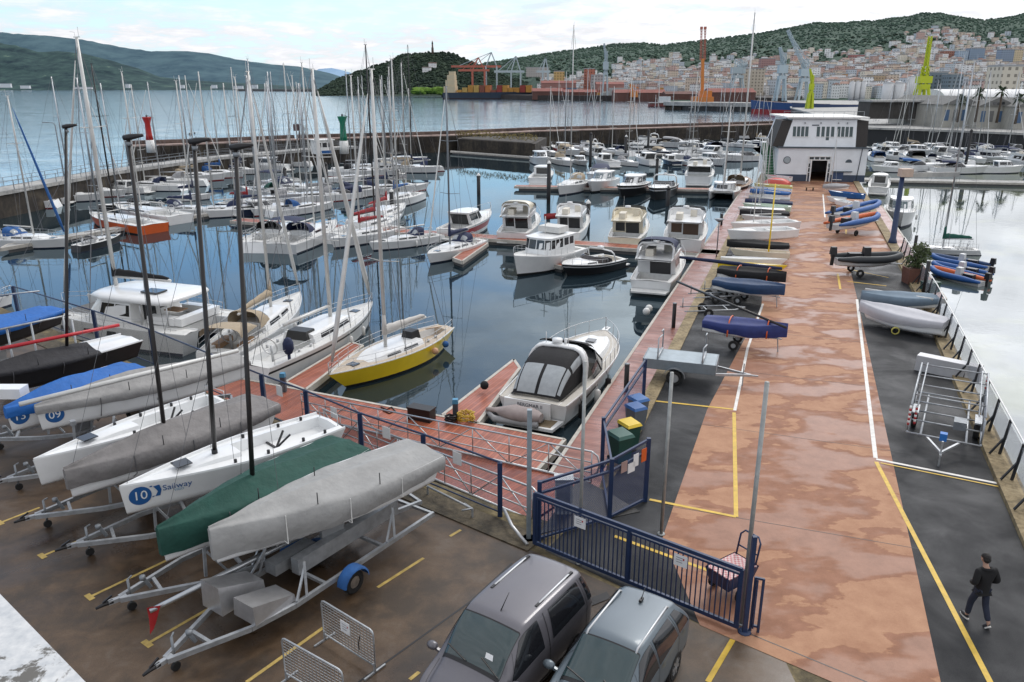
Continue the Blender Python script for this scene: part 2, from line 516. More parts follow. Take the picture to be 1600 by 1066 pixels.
PALECON=mossy_stone('pale_concrete',srgb(120,120,120),srgb(160,160,158),srgb(184,182,176),.4)
PINKCON=mossy_stone('pinkish_concrete',srgb(120,102,96),srgb(158,138,130),srgb(180,164,156),.3)
YMARK=pm((.62,.4,.03),.55,0,.3,3,name='yellow_road_paint')
YMARKD=pm((.45,.32,.09),.6,0,.4,4,name='worn_yellow_paint')
WMARK=pm((.72,.7,.66),.55,0,.25,3,name='white_road_paint')
mb=MB();mb.poly([(-9000,-30,WATER-.03),(9000,-30,WATER-.03),(9000,9000,WATER-.03),(-9000,9000,WATER-.03)])
structure(mb,'sea',water_mat('open_sea',srgb(70,112,138),(.97,1.0,1.0),1.55,.5,.12,.1,1.0))
mb=MB()
mb.poly([(p[0],p[1],WATER) for p in [(-58,20,WATER),(6,20,WATER),(14,26,WATER),(32,80,WATER),(42,110,WATER),at(1245,189,1.6),at(1030,195,1.6),at(840,200,1.6),at(706,206,1.6),at(470,212,1.6),at(330,218,1.6),at(196,222,1.6),at(196,262,.2),at(0,296,.2),at(-140,322,.2)]])
structure(mb,'harbour_water',water_mat('still_harbour_water',srgb(32,44,51),(.78,.9,.95),1.48,.8,.006,.012))
mb=MB()
mb.poly([(17,18,WATER),(95,18,WATER),(190,150,WATER),(170,300,WATER),(80,300,WATER),(42.2,110,WATER),(32.2,80,WATER),(14.2,26,WATER)])
structure(mb,'basin_water',water_mat('pale_basin_water',srgb(70,80,80),(.93,.95,.96),1.7,.8,.006,.015,green=True))
def Lx(y):return 5.33+.358*(y-29.61)
def Rx(y):return 16.21+.3835*(y-22.53) if y<43.2 else 24.14+.350*(y-43.21)
FENCE_TOP=[at(*p,1.75) for p in [(20,447),(145,485),(235,515),(408,585),(477,610),(562,645),(661,678),(781,722)]]
yard_edge=[(-34,47),(-27.2,41.6),(-15.2,32.0),(-9.2,27.7),(-4.8,24.2),(-.1,20.6),(1.1,20.0)]
mb=MB()
plan=[(-60,2),(40,2),(Rx(12),12)]+[(Rx(y),y) for y in (22.5,43.2,60,80,101,120)]+[(Lx(y),y) for y in (120,80,49.4,29.6,24)]+[(2.6,21.6)]+yard_edge[::-1]+[(-60,60)]
mb.slab(plan,-4.5,-.008)
structure(mb,'quay_block',STONE)
mb=MB()
mb.poly([(-60,2,-.004),(6.0,2,-.004),(6.0,14.15,-.004),(5.05,14.9,-.004),(.75,18.35,-.004),(-.8,19.6,-.004),(-5.6,23.2,-.004),(-16,31.2,-.004),(-35,46.2,-.004),(-60,59,-.004)])
structure(mb,'yard',CONC)
mb=MB()
ob=[(6.0,14.15),(6.78,13.56),(20,2),(40,2)]
oL=[(5.05,14.9),(4.21,19.15),(7.62,28.28),(14.26,43.21)]
mb.poly([(.9,18.5,.0),(5.05,14.9,0),(4.21,19.15,.0),(7.62,28.28,.0),(14.26,43.21,.0),(Lx(62)+3.2,62,0),(Lx(62)+.55,62,.0),(Lx(29.6)+.55,29.6,.0),(Lx(24)+.55,24,0),(2.6,21.2,0)])
mb.poly([(5.6,2,0),(38,2,0),(Rx(12)-.7,12,0),(Rx(22.5)-.75,22.5,.0),(Rx(43.2)-.8,43.2,.0),(Rx(57)-.8,57,.0),(25.2,58.2,0),(20.34,44.61,.0),(9.08,13.56,.0)])
structure(mb,'asphalt',ASPH)
mb=MB()
mb.poly([(4.4,15.4,.004),(5.05,14.9,.004),(6.78,13.56,.004),(18,4,.004),(5.6,3.97,.004),(9.08,13.56,.004)][:3]+[(8.6,12.1,.004),(9.08,13.56,.004),(20.34,44.61,.004),(25.2,58.2,.004),(Rx(58.5)-.6,58.5,.004)]+[(Rx(y)-.6,y,.004) for y in (80,101,119)]+[(Lx(y)+.6,y,.004) for y in (119,90,62)]+[(Lx(61.8)+3.2,61.8,.004),(14.26,43.21,.004),(7.62,28.28,.004),(4.21,19.15,.004)])
structure(mb,'pier_paving',TERRA)
def stripe(mb,pts,w,z=.009):
 for a,b in zip(pts,pts[1:]):
  a=V((a[0],a[1],z));b=V((b[0],b[1],z));d=(b-a).normalized();n=V((-d.y,d.x,0))*w/2
  mb.poly([a-n,b-n,b+n,a+n])
  z+=.0007
A=lambda u,v:tuple(at(u,v,0))[:2]
mb=MB()
stripe(mb,[A(1548,1068),A(1369,722)],.13)
stripe(mb,[A(1150,808),A(1147,645)],.13,.0105)
stripe(mb,[A(1147,640),A(1005,625)],.12,.012)
stripe(mb,[A(1150,808),A(1015,781)],.12,.0135)
stripe(mb,[A(1376,724),A(1590,767)],.07,.0155)
stripe(mb,[A(960,838),A(1110,893)],.12,.009)
stripe(mb,[A(1145,1000),A(1106,1066)],.12,.009)
for u0,v0,u1,v1 in [(1309,428,1313,452),(1322,352,1322,366),(1322,420,1388,434),(1324,440,1385,447)]:
 stripe(mb,[A(u0,v0),A(u1,v1)],.13,.0095)
structure(mb,'yellow_markings',YMARK)
mb=MB()
stripe(mb,[A(1339,468),A(1368,716)],.14)
stripe(mb,[A(1369,718),A(1590,762)],.13,.0125)
stripe(mb,[A(1148,642),A(1168,545),A(1192,475)],.12,.0145)
stripe(mb,[A(1286,304),A(1289,340)],.14)
structure(mb,'white_markings',WMARK)
mb=MB()
for a,b in [((0,817),(62,793)),((66,869),(240,795)),((140,933),(260,876)),((230,1006),(335,946)),((385,1066),(505,981)),((590,918),(662,872)),((655,1050),(640,1062)),((703,838),(720,828))]:
 p,q=V(A(*a)),V(A(*b));d=(q-p).normalized();n=V((-d.y,d.x))
 stripe(mb,[p,q],.09,.002)
 if a not in ((590,918),(703,838),(385,1066),(655,1050)):
  stripe(mb,[p-n*.16,p+n*.16],.14,.004)
structure(mb,'parking_markings',YMARKD)
mb=MB()
stripe(mb,[A(1150,982),A(1354,1066),(9,11.2)],.03,.0075)
stripe(mb,[A(560,1066),A(735,940),A(800,880)],.05,.001)
for y in range(20,104,6):
 xl=max(4.4,Lx(y)+.7) if y>45 else 4.21+(y-19.15)*.39+.1
 stripe(mb,[(xl,y+.9,0),(min(9.08+(y-13.56)*.362,Rx(y)-.8)-.1,y-1.5,0)],.022,.0078)
structure(mb,'paving_joints',BLACKP)
mb=MB()
for y0,y1 in ((23.5,29.6),(29.6,49.4),(49.4,80),(80,119)):
 mb.slab([(Lx(y0),y0),(Lx(y0)+.6,y0),(Lx(y1)+.6,y1),(Lx(y1),y1)],-.3,.06)
for y0,y1 in ((6,22.5),(22.5,43.2),(43.2,60),(60,80),(80,101),(101,119)):
 mb.slab([(Rx(y0)-.72,y0),(Rx(y0),y0),(Rx(y1),y1),(Rx(y1)-.72,y1)],-.3,.14)
structure(mb,'kerb',mossy_stone('kerb_stone',srgb(92,82,62),srgb(138,122,92),srgb(168,152,120),1.2))
mb=MB()
for (a,b) in zip([(-34,46.0),(-16,31.7),(-5.4,23.9),(-.5,20.15)],[(-16,31.7),(-5.4,23.9),(-.5,20.15),(.9,19.1)]):
 a=V((*a,0));b=V((*b,0));d=(b-a).normalized();n=V((-d.y,d.x,0))
 mb.slab([tuple(a-n*.8),tuple(b-n*.8),tuple(b+n*.05),tuple(a+n*.05)],-.2,.03)
structure(mb,'fence_footing',mossy_stone('mossy_footing',srgb(48,44,36),srgb(80,72,58),srgb(106,96,78),.9))
EDGEW=pm((.5,.47,.42),.7,0,.25,2,name='weathered_pontoon_edge')
def pontoon(name,label,pts,mat,group='floating pontoons',z=DOCK,edge=True):
 root=thing(name,label,'pontoon',(0,0,0),0,group)
 mb=MB();mb.slab(pts,z-.06,z);mb.build('deck_boards',mat,root)
 c=sum((V((p[0],p[1],0)) for p in pts),V((0,0,0)))/len(pts)
 mb=MB();n=len(pts)
 for i in range(n):
  a,b=V((*pts[i][:2],z-.14)),V((*pts[(i+1)%n][:2],z-.14))
  mb.beam(a,b,.16,.32)
 mb.build('edge_beam',EDGEW,root)
 mb=MB();q=[tuple(V((p[0],p[1],0)).lerp(c,.04))[:2] for p in pts]
 mb.slab(q,WATER-.5,z-.1);mb.build('float',pm((.1,.1,.1),.8,name='float_grey'),root)
 return root
D=lambda u,v:tuple(at(u,v,DOCK))[:2]
dl=[D(858,742),D(985,540),D(1060,440),D(1150,310)]
dl0=V((*dl[0],0));dl3=V((*dl[3],0))
dd=(dl3-dl0).normalized();dn=V((dd.y,-dd.x,0))
start=dl0-dd*4.5
end=dl3+dd*14
w=3.35
pontoon('dock_walkway','long red boarded dock beside the pier wall',[tuple(start)[:2],tuple(start+dn*w)[:2],tuple(end+dn*w)[:2],tuple(end)[:2]],DECKQ)
f0,f1=V((*D(345,586),0)),V((*D(862,683),0));fd=(f1-f0).normalized();fn=V((fd.y,-fd.x,0))
f0=f0-fd*1.0;f1=f1+fd*.6
pontoon('cross_pontoon','red boarded pontoon at the foot of the gangway behind the yellow sloop',[tuple(f0+fn*4.2)[:2],tuple(f1+fn*4.2)[:2],tuple(f1)[:2],tuple(f0)[:2]],DECKF)
pontoon('finger_pontoon','narrow red finger between yellow sloop and grey white yacht',[D(477,609),D(567,540),D(549,535),D(446,597)][::1],DECKF,'finger pontoons')
pontoon('finger_pontoon','red finger on the left of the black canopied cruiser',[D(692,648),D(746,661),D(812,575),D(803,562)],DECKF,'finger pontoons')
p0,p1=V((*D(1125,398),0)),V((*D(690,368),0));pd=(p1-p0).normalized();pn=V((pd.y,-pd.x,0))
p1=p1+pd*26
pontoon('mooring_pontoon','second pontoon row joining the dock beside the houseboat-like cruiser',[tuple(p0)[:2],tuple(p0+pn*2)[:2],tuple(p1+pn*2)[:2],tuple(p1)[:2]],DECKF)
pontoon('finger_pontoon','red finger reaching toward the camera beside the navy bimini yacht',[D(708,403),D(722,408),D(762,380),D(750,374)],DECKF,'finger pontoons')
pontoon('finger_pontoon','short finger between the trawler yacht and the black hulled sports boat',[D(861,412),D(878,416),D(902,392),D(890,389)],DECKF,'finger pontoons')
q0,q1=V((*D(1135,297),0)),V((*D(835,292),0));qd=(q1-q0).normalized();qn=V((qd.y,-qd.x,0))
q1=q1+qd*3
pontoon('mooring_pontoon','third pontoon row behind the black hulled cruisers',[tuple(q0)[:2],tuple(q0+qn*1.8)[:2],tuple(q1+qn*1.8)[:2],tuple(q1)[:2]],DECKF)
r0,r1=V((*D(1180,244),0)),V((*D(835,236),0))
pontoon('mooring_pontoon','far pontoon row under the breakwater',[tuple(r0)[:2],(r0.x,r0.y+2),(r1.x,r1.y+2),tuple(r1)[:2]],PALECON)
l0,l1=V((*D(0,388),0)),V((*D(420,318),0))
pontoon('mooring_pontoon','left pontoon row in front of the low walkway',[tuple(l0)[:2],tuple(l1)[:2],(l1.x+.3,l1.y+2),(l0.x-.5,l0.y+2)],PALECON)
b0,b1=D(1352,281),D(1640,287)
pontoon('pale_pontoon','pale pontoon crossing the right basin behind the white bow rider',[b0,b1,(b1[0]+1,b1[1]+3),(b0[0]+1,b0[1]+3)],PALECON)
e0,e1=V((Rx(50)+.1,50,0)),V((Rx(92)+.1,92,0))
pontoon('side_walkway','narrow boarded walkway along the right pier wall',[tuple(e0)[:2],(e0.x+1.7,e0.y-.5),(e1.x+1.7,e1.y-.5),tuple(e1)[:2]],DECKQ,z=-1.2)
WK=V((0,0,1.2))
nw=[at(u,v,.2) for u,v in [(-140,326),(0,300),(180,268),(340,246),(500,232),(560,229)]]
wroot=thing('low_breakwater','low pale walkway with thin railing on a dark weedy wall','breakwater')
mb=MB();mb2=MB()
for a,b in zip(nw,nw[1:]):
 d=(b-a).normalized();n=V((-d.y,d.x,0))*3.6
 mb2.slab([tuple(a)[:2],tuple(b)[:2],tuple(b+n)[:2],tuple(a+n)[:2]],-.25,.2)
 a2,b2=a-n*.04+n*.1,b+n*.06
 mb.slab([tuple(a2)[:2],tuple(b2)[:2],tuple(b2+n*.85)[:2],tuple(a2+n*.85)[:2]],-5,-.252)
mb.build('wall',WALLM,wroot);mb2.build('walkway',PALECON,wroot)
mb=MB()
for side in (.12,3.45):
 for a,b in zip(nw[:-1],nw[1:]):
  d=(b-a);ln=d.length;d.normalize();n=V((-d.y,d.x,0))*side
  k=int(ln/2.6)
  for i in range(k+1):
   p=a+n+d*ln*i/max(k,1)
   mb.beam(p,p+V((0,0,1.05)),.06)
  for h in (.55,1.05):
   mb.beam(a+n+V((0,0,h)),b+n+V((0,0,h)),.05,.05)
mb.build('railing',GALVD,wroot)
bw=[at(u,v,1.6) for u,v in [(198,223),(330,219),(470,213),(706,207)]]
bw2=[at(u,v,1.6) for u,v in [(706,207),(840,201),(1030,196),(1240,190)]]
def breakwater(label,pts,zt,cap,wid,capw):
 r_=thing('stone_breakwater',label,'breakwater')
 m1=MB();m2=MB();m3=MB()
 for a,b in zip(pts,pts[1:]):
  d=(b-a).normalized();n=V((-d.y,d.x,0))*wid;d=d*.0
  m1.slab([tuple(a)[:2],tuple(b)[:2],tuple(b+n)[:2],tuple(a+n)[:2]],-5,zt-.95)
  m2.slab([tuple(a+n*.02)[:2],tuple(b+n*.02)[:2],tuple(b+n*.97)[:2],tuple(a+n*.97)[:2]],zt-.946,zt-.7)
  m3.slab([tuple(a+n*.55)[:2],tuple(b+n*.55)[:2],tuple(b+n*.9)[:2],tuple(a+n*.9)[:2]],zt-.7,zt)
 m1.build('wall',WALLM,r_);m2.build('walkway',PINKCON,r_);m3.build('parapet',cap,r_)
 return r_
PARW=mossy_stone('brown_parapet',srgb(58,48,44),srgb(88,74,68),srgb(120,104,96),.3)
breakwater('high weedy stone breakwater behind the low walkway carrying the red light',bw,1.7,PARW,5.5,1.5)
breakwater('long straight breakwater closing the marina on the far side',bw2,1.7,PARW,6,1.5)
st=thing('stone_mole','short dark stone mole with dry plants on top','breakwater')
mb=MB()
sp=[at(716,239,WATER),at(836,249,WATER),at(842,239,WATER)+V((2,5,0)),at(716,235,WATER)+V((0,6,0))]
mb.slab([tuple(p)[:2] for p in sp],-5,.3);mb.build('wall',WALLM,st)
mb=MB();mb.slab([tuple(p.lerp(sp[(i+2)%4],.04))[:2] for i,p in enumerate(sp)],.3,.4);mb.build('walkway',WALLM,st)
pontoon('mooring_pontoon','pale floating jetty moored along the short stone mole',[tuple(sp[0]+V((-1.6,-3.2,0)))[:2],tuple(sp[1]+V((1,-3.6,0)))[:2],tuple(sp[1]+V((1,-1.6,0)))[:2],tuple(sp[0]+V((-1.6,-1.2,0)))[:2]],PALECON)
class Hull:
 def __init__(s,Ln,B,fs=.9,fb=1.2,tw=.75,rake=.7,srake=.0,full=2.3,flare=.35,draft=.45,mid=.42,dip=0.0,wl=.9):
  s.L,s.B,s.fs,s.fb,s.tw,s.rk,s.sr,s.full,s.flare,s.d,s.mid,s.dip,s.wl=Ln,B,fs,fb,tw,rake,srake,full,flare,draft,mid,dip,wl
 def half(s,t):
  if t<s.mid:
   k=t/s.mid
   return s.B/2*(s.tw+(1-s.tw)*math.sin(k*math.pi/2))
  k=(t-s.mid)/(1-s.mid)
  return max(.015,s.B/2*(1-k**s.full))
 def sheer(s,t):
  return s.fs+(s.fb-s.fs)*t*t-s.dip*math.sin(math.pi*t)
 def x(s,t,h=1.0):
  return-s.L/2+s.L*t-s.rk*(1-h)*t**4-s.sr*(1-h)*(1-t)**4
 def row(s,t):
  b,z=s.half(t),s.sheer(t)
  bw=b*(s.wl-s.flare*t**3)
  out=[]
  for h in (1.0,.84,.74,.4,.13,-.02):
   y=bw+(b-bw)*max(h,0)**1.3
   out.append(V((s.x(t,h),y,z*h)))
  dr=s.d*(1-.55*abs(2*t-.9)**2)
  out.append(V((s.x(t,-.15),bw*.7,-dr*.6)))
  out.append(V((s.x(t,-.25),0,-dr)))
  return out
 def build(s,mats,parent,name='hull',n=14,wide=False):
  rows=[]
  for i in range(n+1):
   t=i/n
   a=s.row(t)
   rows.append([V((p.x,-p.y,p.z)) for p in a]+a[-2::-1])
  mb=MB()
  half=[0,1,1 if wide else 0,0,2,2,2]
  mb.grid(rows,0,True,mis=half+half[::-1])
  mb.poly(rows[0],0)
  return mb.build(name,mats,parent)
 def deck(s,mat,parent,cockpit=None,depth=.45,n=20,camber=.05,name='deck',rail=.05):
  ts=[i/n for i in range(n+1)]
  if cockpit:
   t0,t1,cw=cockpit
   ts=sorted([t for t in ts if abs(t-t0)>.01 and abs(t-t1)>.01]+[t0-.001,t0,t1,t1+.001])
  rows=[]
  for t in ts:
   t_=min(max(t,0),.997)
   b,z,x=s.half(t_),s.sheer(t_),s.x(t_)
   ins=bool(cockpit) and t0<=t<=t1
   c=b*(cw if cockpit else .5)
   if cockpit:c=min(c,s.half(t0+(t1-t0)*.5)*cw)
   c=min(c,max(b-.07,.004))
   zc=z-.02+camber*.5
   zf=zc-depth if ins else zc
   h=[V((x,b,z-.002)),V((x,b-min(.01,b*.2),z+rail)),V((x,max(b-.05,b*.6),z+rail)),V((x,max(b-.06,b*.55),z-.02)),V((x,c,zc)),V((x,c*.98,zf)),V((x,0,zf+(0 if ins else camber)))]
   rows.append(h+[V((p.x,-p.y,p.z)) for p in h[-2::-1]])
  mb=MB();mb.grid(rows,0,False)
  if not isinstance(mat,(list,tuple)):
   return mb.build(name,mat,parent)
  mb.m=[]
  for i in range(len(rows)-1):
   mb.m+=[0,0,0,1,0,1,1,0,1,0,0,0]
  return mb.build(name,list(mat),parent)
def guard_rail(h,parent,t0=.1,t1=1.0,hgt=.6,k=7,r=.014,wires=1,bowup=.0,mat=None):
 mb=MB()
 P=lambda t,sg,z:V((h.x(t)+(0 if t<.99 else .05),sg*max(h.half(t)-.06,.02),h.sheer(t)+.03+z))
 ts=[t0+(t1-t0)*i/k for i in range(k+1)]
 fine=[t0+(t1-t0)*i/(3*k) for i in range(3*k+1)]
 for sg in (1,-1):
  for t in ts:
   mb.tube([P(t,sg,0),P(t,sg,hgt+bowup*t**3)],r,5)
  for w_ in range(wires+1):
   z=hgt*(1-w_*.48)
   mb.tube([P(t,sg,z+bowup*t**3*(z/hgt)) for t in fine],r,5)
 mb.tube([P(t1,1,hgt+bowup),P(t1,-1,hgt+bowup)],r,5)
 return mb.build('guard_rail',mat or STEEL,parent)
def trunk(h,parent,t0,t1,wr,hgt,mat,name='coachroof',win=None,front=.35,n=10,tumble=.86,winmat=None,drop=0.0,sepwin=True):
 rows=[]
 wmax=h.half(t0)*wr
 for i in range(n+1):
  k=i/n
  t=t0+(t1-t0)*k
  w_=min(h.half(t)*wr,wmax*1.05)*(1 if k<.75 else 1-.35*((k-.75)/.25)**2)
  z=h.sheer(t)-.03
  hh=hgt*(1 if k<1-front else 1-((k-1+front)/front)**1.6*.96)*(1-drop*k)
  hh=max(hh,.03)
  x=h.x(t)
  a=[V((x,w_,z)),V((x,w_*(.5+tumble/2),z+hh*.5)),V((x,w_*tumble,z+hh*.9)),V((x,w_*tumble*.8,z+hh)),V((x,0,z+hh*1.06))]
  rows.append(a+[V((p.x,-p.y,p.z)) for p in a[-2::-1]])
 S=Surf(rows,lin_v=True)
 mb=MB();S.mesh(mb,2,1,smooth=False)
 mb.poly(rows[0][::-1])
 o=mb.build(name,mat,parent)
 for (a,b,lo,hi) in (win or []):
  for sg in (1,-1):
   mbw=MB()
   va,vb=lo*2,hi*2
   if sg<0:va,vb=8-va,8-vb
   S.patch(mbw,a*n,b*n,va,vb,.012 ,8,2,ua=(a+.01)*n,ub=(b-.02)*n)
   mbw.build('window',winmat or DGLASS,o)
 return o,S
def arch_hood(parent,x0,x1,w,z,hgt,mat,name='sprayhood',win=True,back=.25):
 rows=[]
 for i in range(7):
  k=i/6
  x=x0+(x1-x0)*k
  hh=hgt*math.cos(k*math.pi/2)**.55 if k<1 else .0
  hh*=(1-back*(1-k)*.2)
  ww=w*(1-.12*k)
  pts=[]
  for j in range(9):
   a=math.pi*j/8
   pts.append(V((x-.12*math.sin(a)*(1-k),ww*math.copysign(abs(math.cos(a))**.55,math.cos(a)),z+hh*math.sin(a)**.75)))
  rows.append(pts)
 S=Surf(rows)
 mb=MB();S.mesh(mb,2,2)
 o=mb.build(name,mat,parent)
 if win:
  for v0,v1 in ((1.5,3.6),(4.4,6.5)):
   mw=MB();S.patch(mw,3.6,5.3,v0,v1,.012,5,5);mw.build('window',CLEARV,o)
 return o
def rig(root,h,tm,zt,zdeck,mat=ALU,r=.085,spreaders=2,boom=.33,boom_z=1.0,cover=None,furled=None,wires=True,wr=.011,backstay=True,swing=0.0,boommat=None,furl_r=.07,mast_head=True):
 x=h.x(tm)
 mb=MB()
 mb.tube([(x,0,zdeck-.05),(x,0,zdeck+(zt-zdeck)*.7),(x,0,zt)],[r,r,r*.7],8)
 if mast_head:
  mb.beam((x-.25,0,zt),(x+.2,0,zt),.06,.05)
  mb.tube([(x-.18,0,zt),(x-.18,0,zt+.55)],.012,4)
  mb.tube([(x+.1,0,zt),(x+.1,0,zt+.25),(x+.32,.1,zt+.3)],.012,4)
 m=mb.build('mast',mat,root)
 tips=[]
 for i in range(spreaders):
  z=zdeck+(zt-zdeck)*(i+1)/(spreaders+1)
  L_=min(h.B*.36,1.1)*(1-.12*i)
  ms=MB()
  for sg in (1,-1):
   ms.tube([(x,0,z),(x-.18,sg*L_,z+.06)],[.03,.02],5)
   tips.append((i,sg,V((x-.18,sg*L_,z+.06))))
  ms.build('spreader',mat,m)
 zb=zdeck+boom_z
 if boom:
  bl=h.L*boom
  bx,by=x-bl*math.cos(swing),bl*math.sin(swing)
  mbb=MB();mbb.tube([(x-.1,0,zb),(bx,by,zb+.05)],r*.8,8)
  bo=mbb.build('boom',boommat or mat,root)
  if cover is not None:
   rows=[]
   for i in range(11):
    k=i/10
    c=V((x-.02,0,zb)).lerp(V((bx+.15,by,zb+.05)),k)
    hh=(.52-.3*k)*(1 if 0<i<10 else .7);ww=.17*(1-.4*k)
    hh*=1+.06*math.sin(i*2.3)
    dirp=V((-(by),bx-x,0));dirp=dirp.normalized() if dirp.length>0 else V((0,1,0))
    rows.append([c+dirp*(ww*math.cos(2*math.pi*j/8))+V((0,0,.06+hh*.42+(hh*.5)*math.sin(2*math.pi*j/8))) for j in range(8)])
   mc=MB();mc.grid(rows,0,True,closed=True);mc.poly(rows[0]);mc.poly(rows[-1][::-1])
   mc.tube([(x+.02,0,zb),(x+.02,0,zb+1.1)],[.16,.1],7)
   mc.build('sail_cover',cover,bo)
 bowp=V((h.x(.985),0,h.sheer(1)+.05));top=V((x+.05,0,zt-.15 if spreaders>1 else zdeck+(zt-zdeck)*.86))
 if furled is not None:
  mf=MB();a=bowp.lerp(top,.04);b=bowp.lerp(top,.93)
  mf.tube([a,a.lerp(b,.1),a.lerp(b,.45),a.lerp(b,.85),b],[furl_r*.55,furl_r,furl_r*.9,furl_r*.55,.02],7)
  mf.build('furled_headsail',furled,root)
 if wires:
  mw=MB()
  mw.tube([bowp,top],wr,4)
  if backstay:mw.tube([V((h.x(.01),0,h.sheer(0)+.05)),V((x-.05,0,zt-.05))],wr,4)
  for sg in (1,-1):
   ch=V((x-.15,sg*(h.half(tm)-.1),h.sheer(tm)))
   prev=ch
   for (i,s_,p) in tips:
    if s_==sg:
     mw.tube([prev,p],wr,4)
     mw.tube([prev,V((x,0,p.z+(zt-zdeck)/(spreaders+1)*.92))] if i==0 else [p,p],wr,4) if i==0 else None
     prev=p
   mw.tube([prev,V((x,0,zt-.2))],wr,4)
  mw.build('rigging',WIRE,root)
 return m
def add_fenders(root,h,spec,mat=None):
 for (t,sg) in spec:
  y=sg*(h.half(t)+.1);z=h.sheer(t)*.5
  mb=MB();x=h.x(t)
  mb.tube([(x,y,z-.3),(x,y,z-.24),(x,y,z+.24),(x,y,z+.3)],[.03,.11,.11,.03],8)
  mb.tube([(x,y,z+.3),(x,y-sg*.13,h.sheer(t)+.05)],.012,4)
  mb.build('fender',mat or FENDER,root)
def place(label,name,cat,stern,bow,group=None,dz=WATER,maxL=99):
 s_,b_=V((stern[0],stern[1])),V((bow[0],bow[1]))
 if (b_-s_).length>maxL:
  if s_.length<b_.length:b_=s_+(b_-s_).normalized()*maxL
  else:s_=b_+(s_-b_).normalized()*maxL
 d=b_-s_;c=(s_+b_)/2
 return thing(name,label,cat,(c.x,c.y,dz),math.atan2(d.y,d.x),group),d.length
def pxy(p,z=WATER):return tuple(at(p[0],p[1],z))[:2]
def yacht(label,sp,bp,top=None,B=None,hullm=GEL,accent=None,boot=BOOT,deckm=DECK,hood=NAVY,bimini=None,cover=None,furled=None,fs=.95,fb=1.15,tm=.58,spreaders=2,mat=ALU,lite=False,group='sailing yachts in the marina',fenders=(),wheel=True,tw=.72,rake=.55,srake=.35,zref=WATER,coach=.42,boom=.36,swing=0.0,wr=.011,name='sailing_yacht',r=.085,hscale=None,boomcat=True,full=2.2,fur_r=.07,win=True):
 root,Ln=place(label,name,'sailboat',pxy(sp,zref),pxy(bp,zref),group,WATER,13.0)
 B=B or Ln*.3
 k=Ln/10.0;fs*=.88*min(max(k,.75),1.15);fb*=.92*min(max(k,.75),1.15)
 h=Hull(Ln,B,fs,fb,tw,rake*k,srake*k,full,.3,.5)
 h.build([hullm,accent or hullm,boot],root,n=10 if lite else 16)
 h.deck([GEL,deckm],root,(.06,.34,.55),.42,n=12 if lite else 22)
 wins=[(.12,.42,.3,.8),(.47,.72,.3,.75)] if not lite else [(.1,.75,.3,.78)]
 trunk(h,root,.34,.76,.66,coach*min(1.2,max(k,.7)),GEL,win=wins if win else None)
 zc=h.sheer(.4)
 if hood is not None:
  arch_hood(root,h.x(.29),h.x(.43),h.half(.35)*.62,zc+.28*k,.95*min(k,1.15),hood,win=not lite)
 if bimini is not None:
  xb=h.x(.13);wb=h.half(.15)*.8
  mb=MB();rows=[]
  for i in range(5):
   q=i/4;rows.append([V((xb-.9*k+1.8*k*q,wb*math.cos(math.pi*j/8),zc+1.55*k+.28*math.sin(math.pi*j/8)+.1*math.sin(math.pi*q)-.15)) for j in range(9)])
  mb.grid(rows);bo=mb.build('bimini',bimini,root)
  mf=MB()
  for q in (-.7,0,.7):
   mf.tube([(xb+q*k*.4,wb,zc),(xb+q*k,wb*.98,zc+1.45*k),(xb+q*k,-wb*.98,zc+1.45*k),(xb+q*k*.4,-wb,zc)],.014,5)
  mf.build('frame',STEEL,bo)
 if top:
  base=root.matrix_basis if False else None
  c=V(root.location);d=V((math.cos(root.rotation_euler.z),math.sin(root.rotation_euler.z),0))
  pm_=c+d*h.x(tm)
  y=(533-top)/FPX
  zt=CAM_H+(-_sp+y*_cp)*pm_.y/(_cp+y*_sp)-WATER
  zd=h.sheer(tm)+coach*min(1.2,max(k,.7))*.85
  rig(root,h,tm,zt,zd,mat,r=r,spreaders=spreaders,boom=boom,boom_z=.75,cover=cover,furled=furled,wires=True,wr=wr,swing=swing,furl_r=fur_r,mast_head=not lite)
 if not lite:
  guard_rail(h,root,.03,.99,.6,8,.013)
  if wheel:
   mb=MB();mb.disc((h.x(.13),0,zc+.5),(1,0,.2),.42*k,.03,16,hole=.36*k)
   mb.tube([(h.x(.145),0,zc-.4),(h.x(.14),0,zc+.5)],.07,6)
   mb.build('steering_wheel',STEEL,root)
  mb=MB();z=h.sheer(.82)
  mb.box((h.x(.82),0,z+.06),(.5,.5,.05));mb.build('hatch',DGLASS,root)
  for t_,sg in ((.3,1),(.3,-1),(.22,1),(.22,-1)):
   mb=MB();mb.cyl((h.x(t_),sg*h.half(t_)*.66,h.sheer(t_)+.0),.07,.16,8)
   mb.build('winch',STEEL,root)
 add_fenders(root,h,fenders)
 return root,h
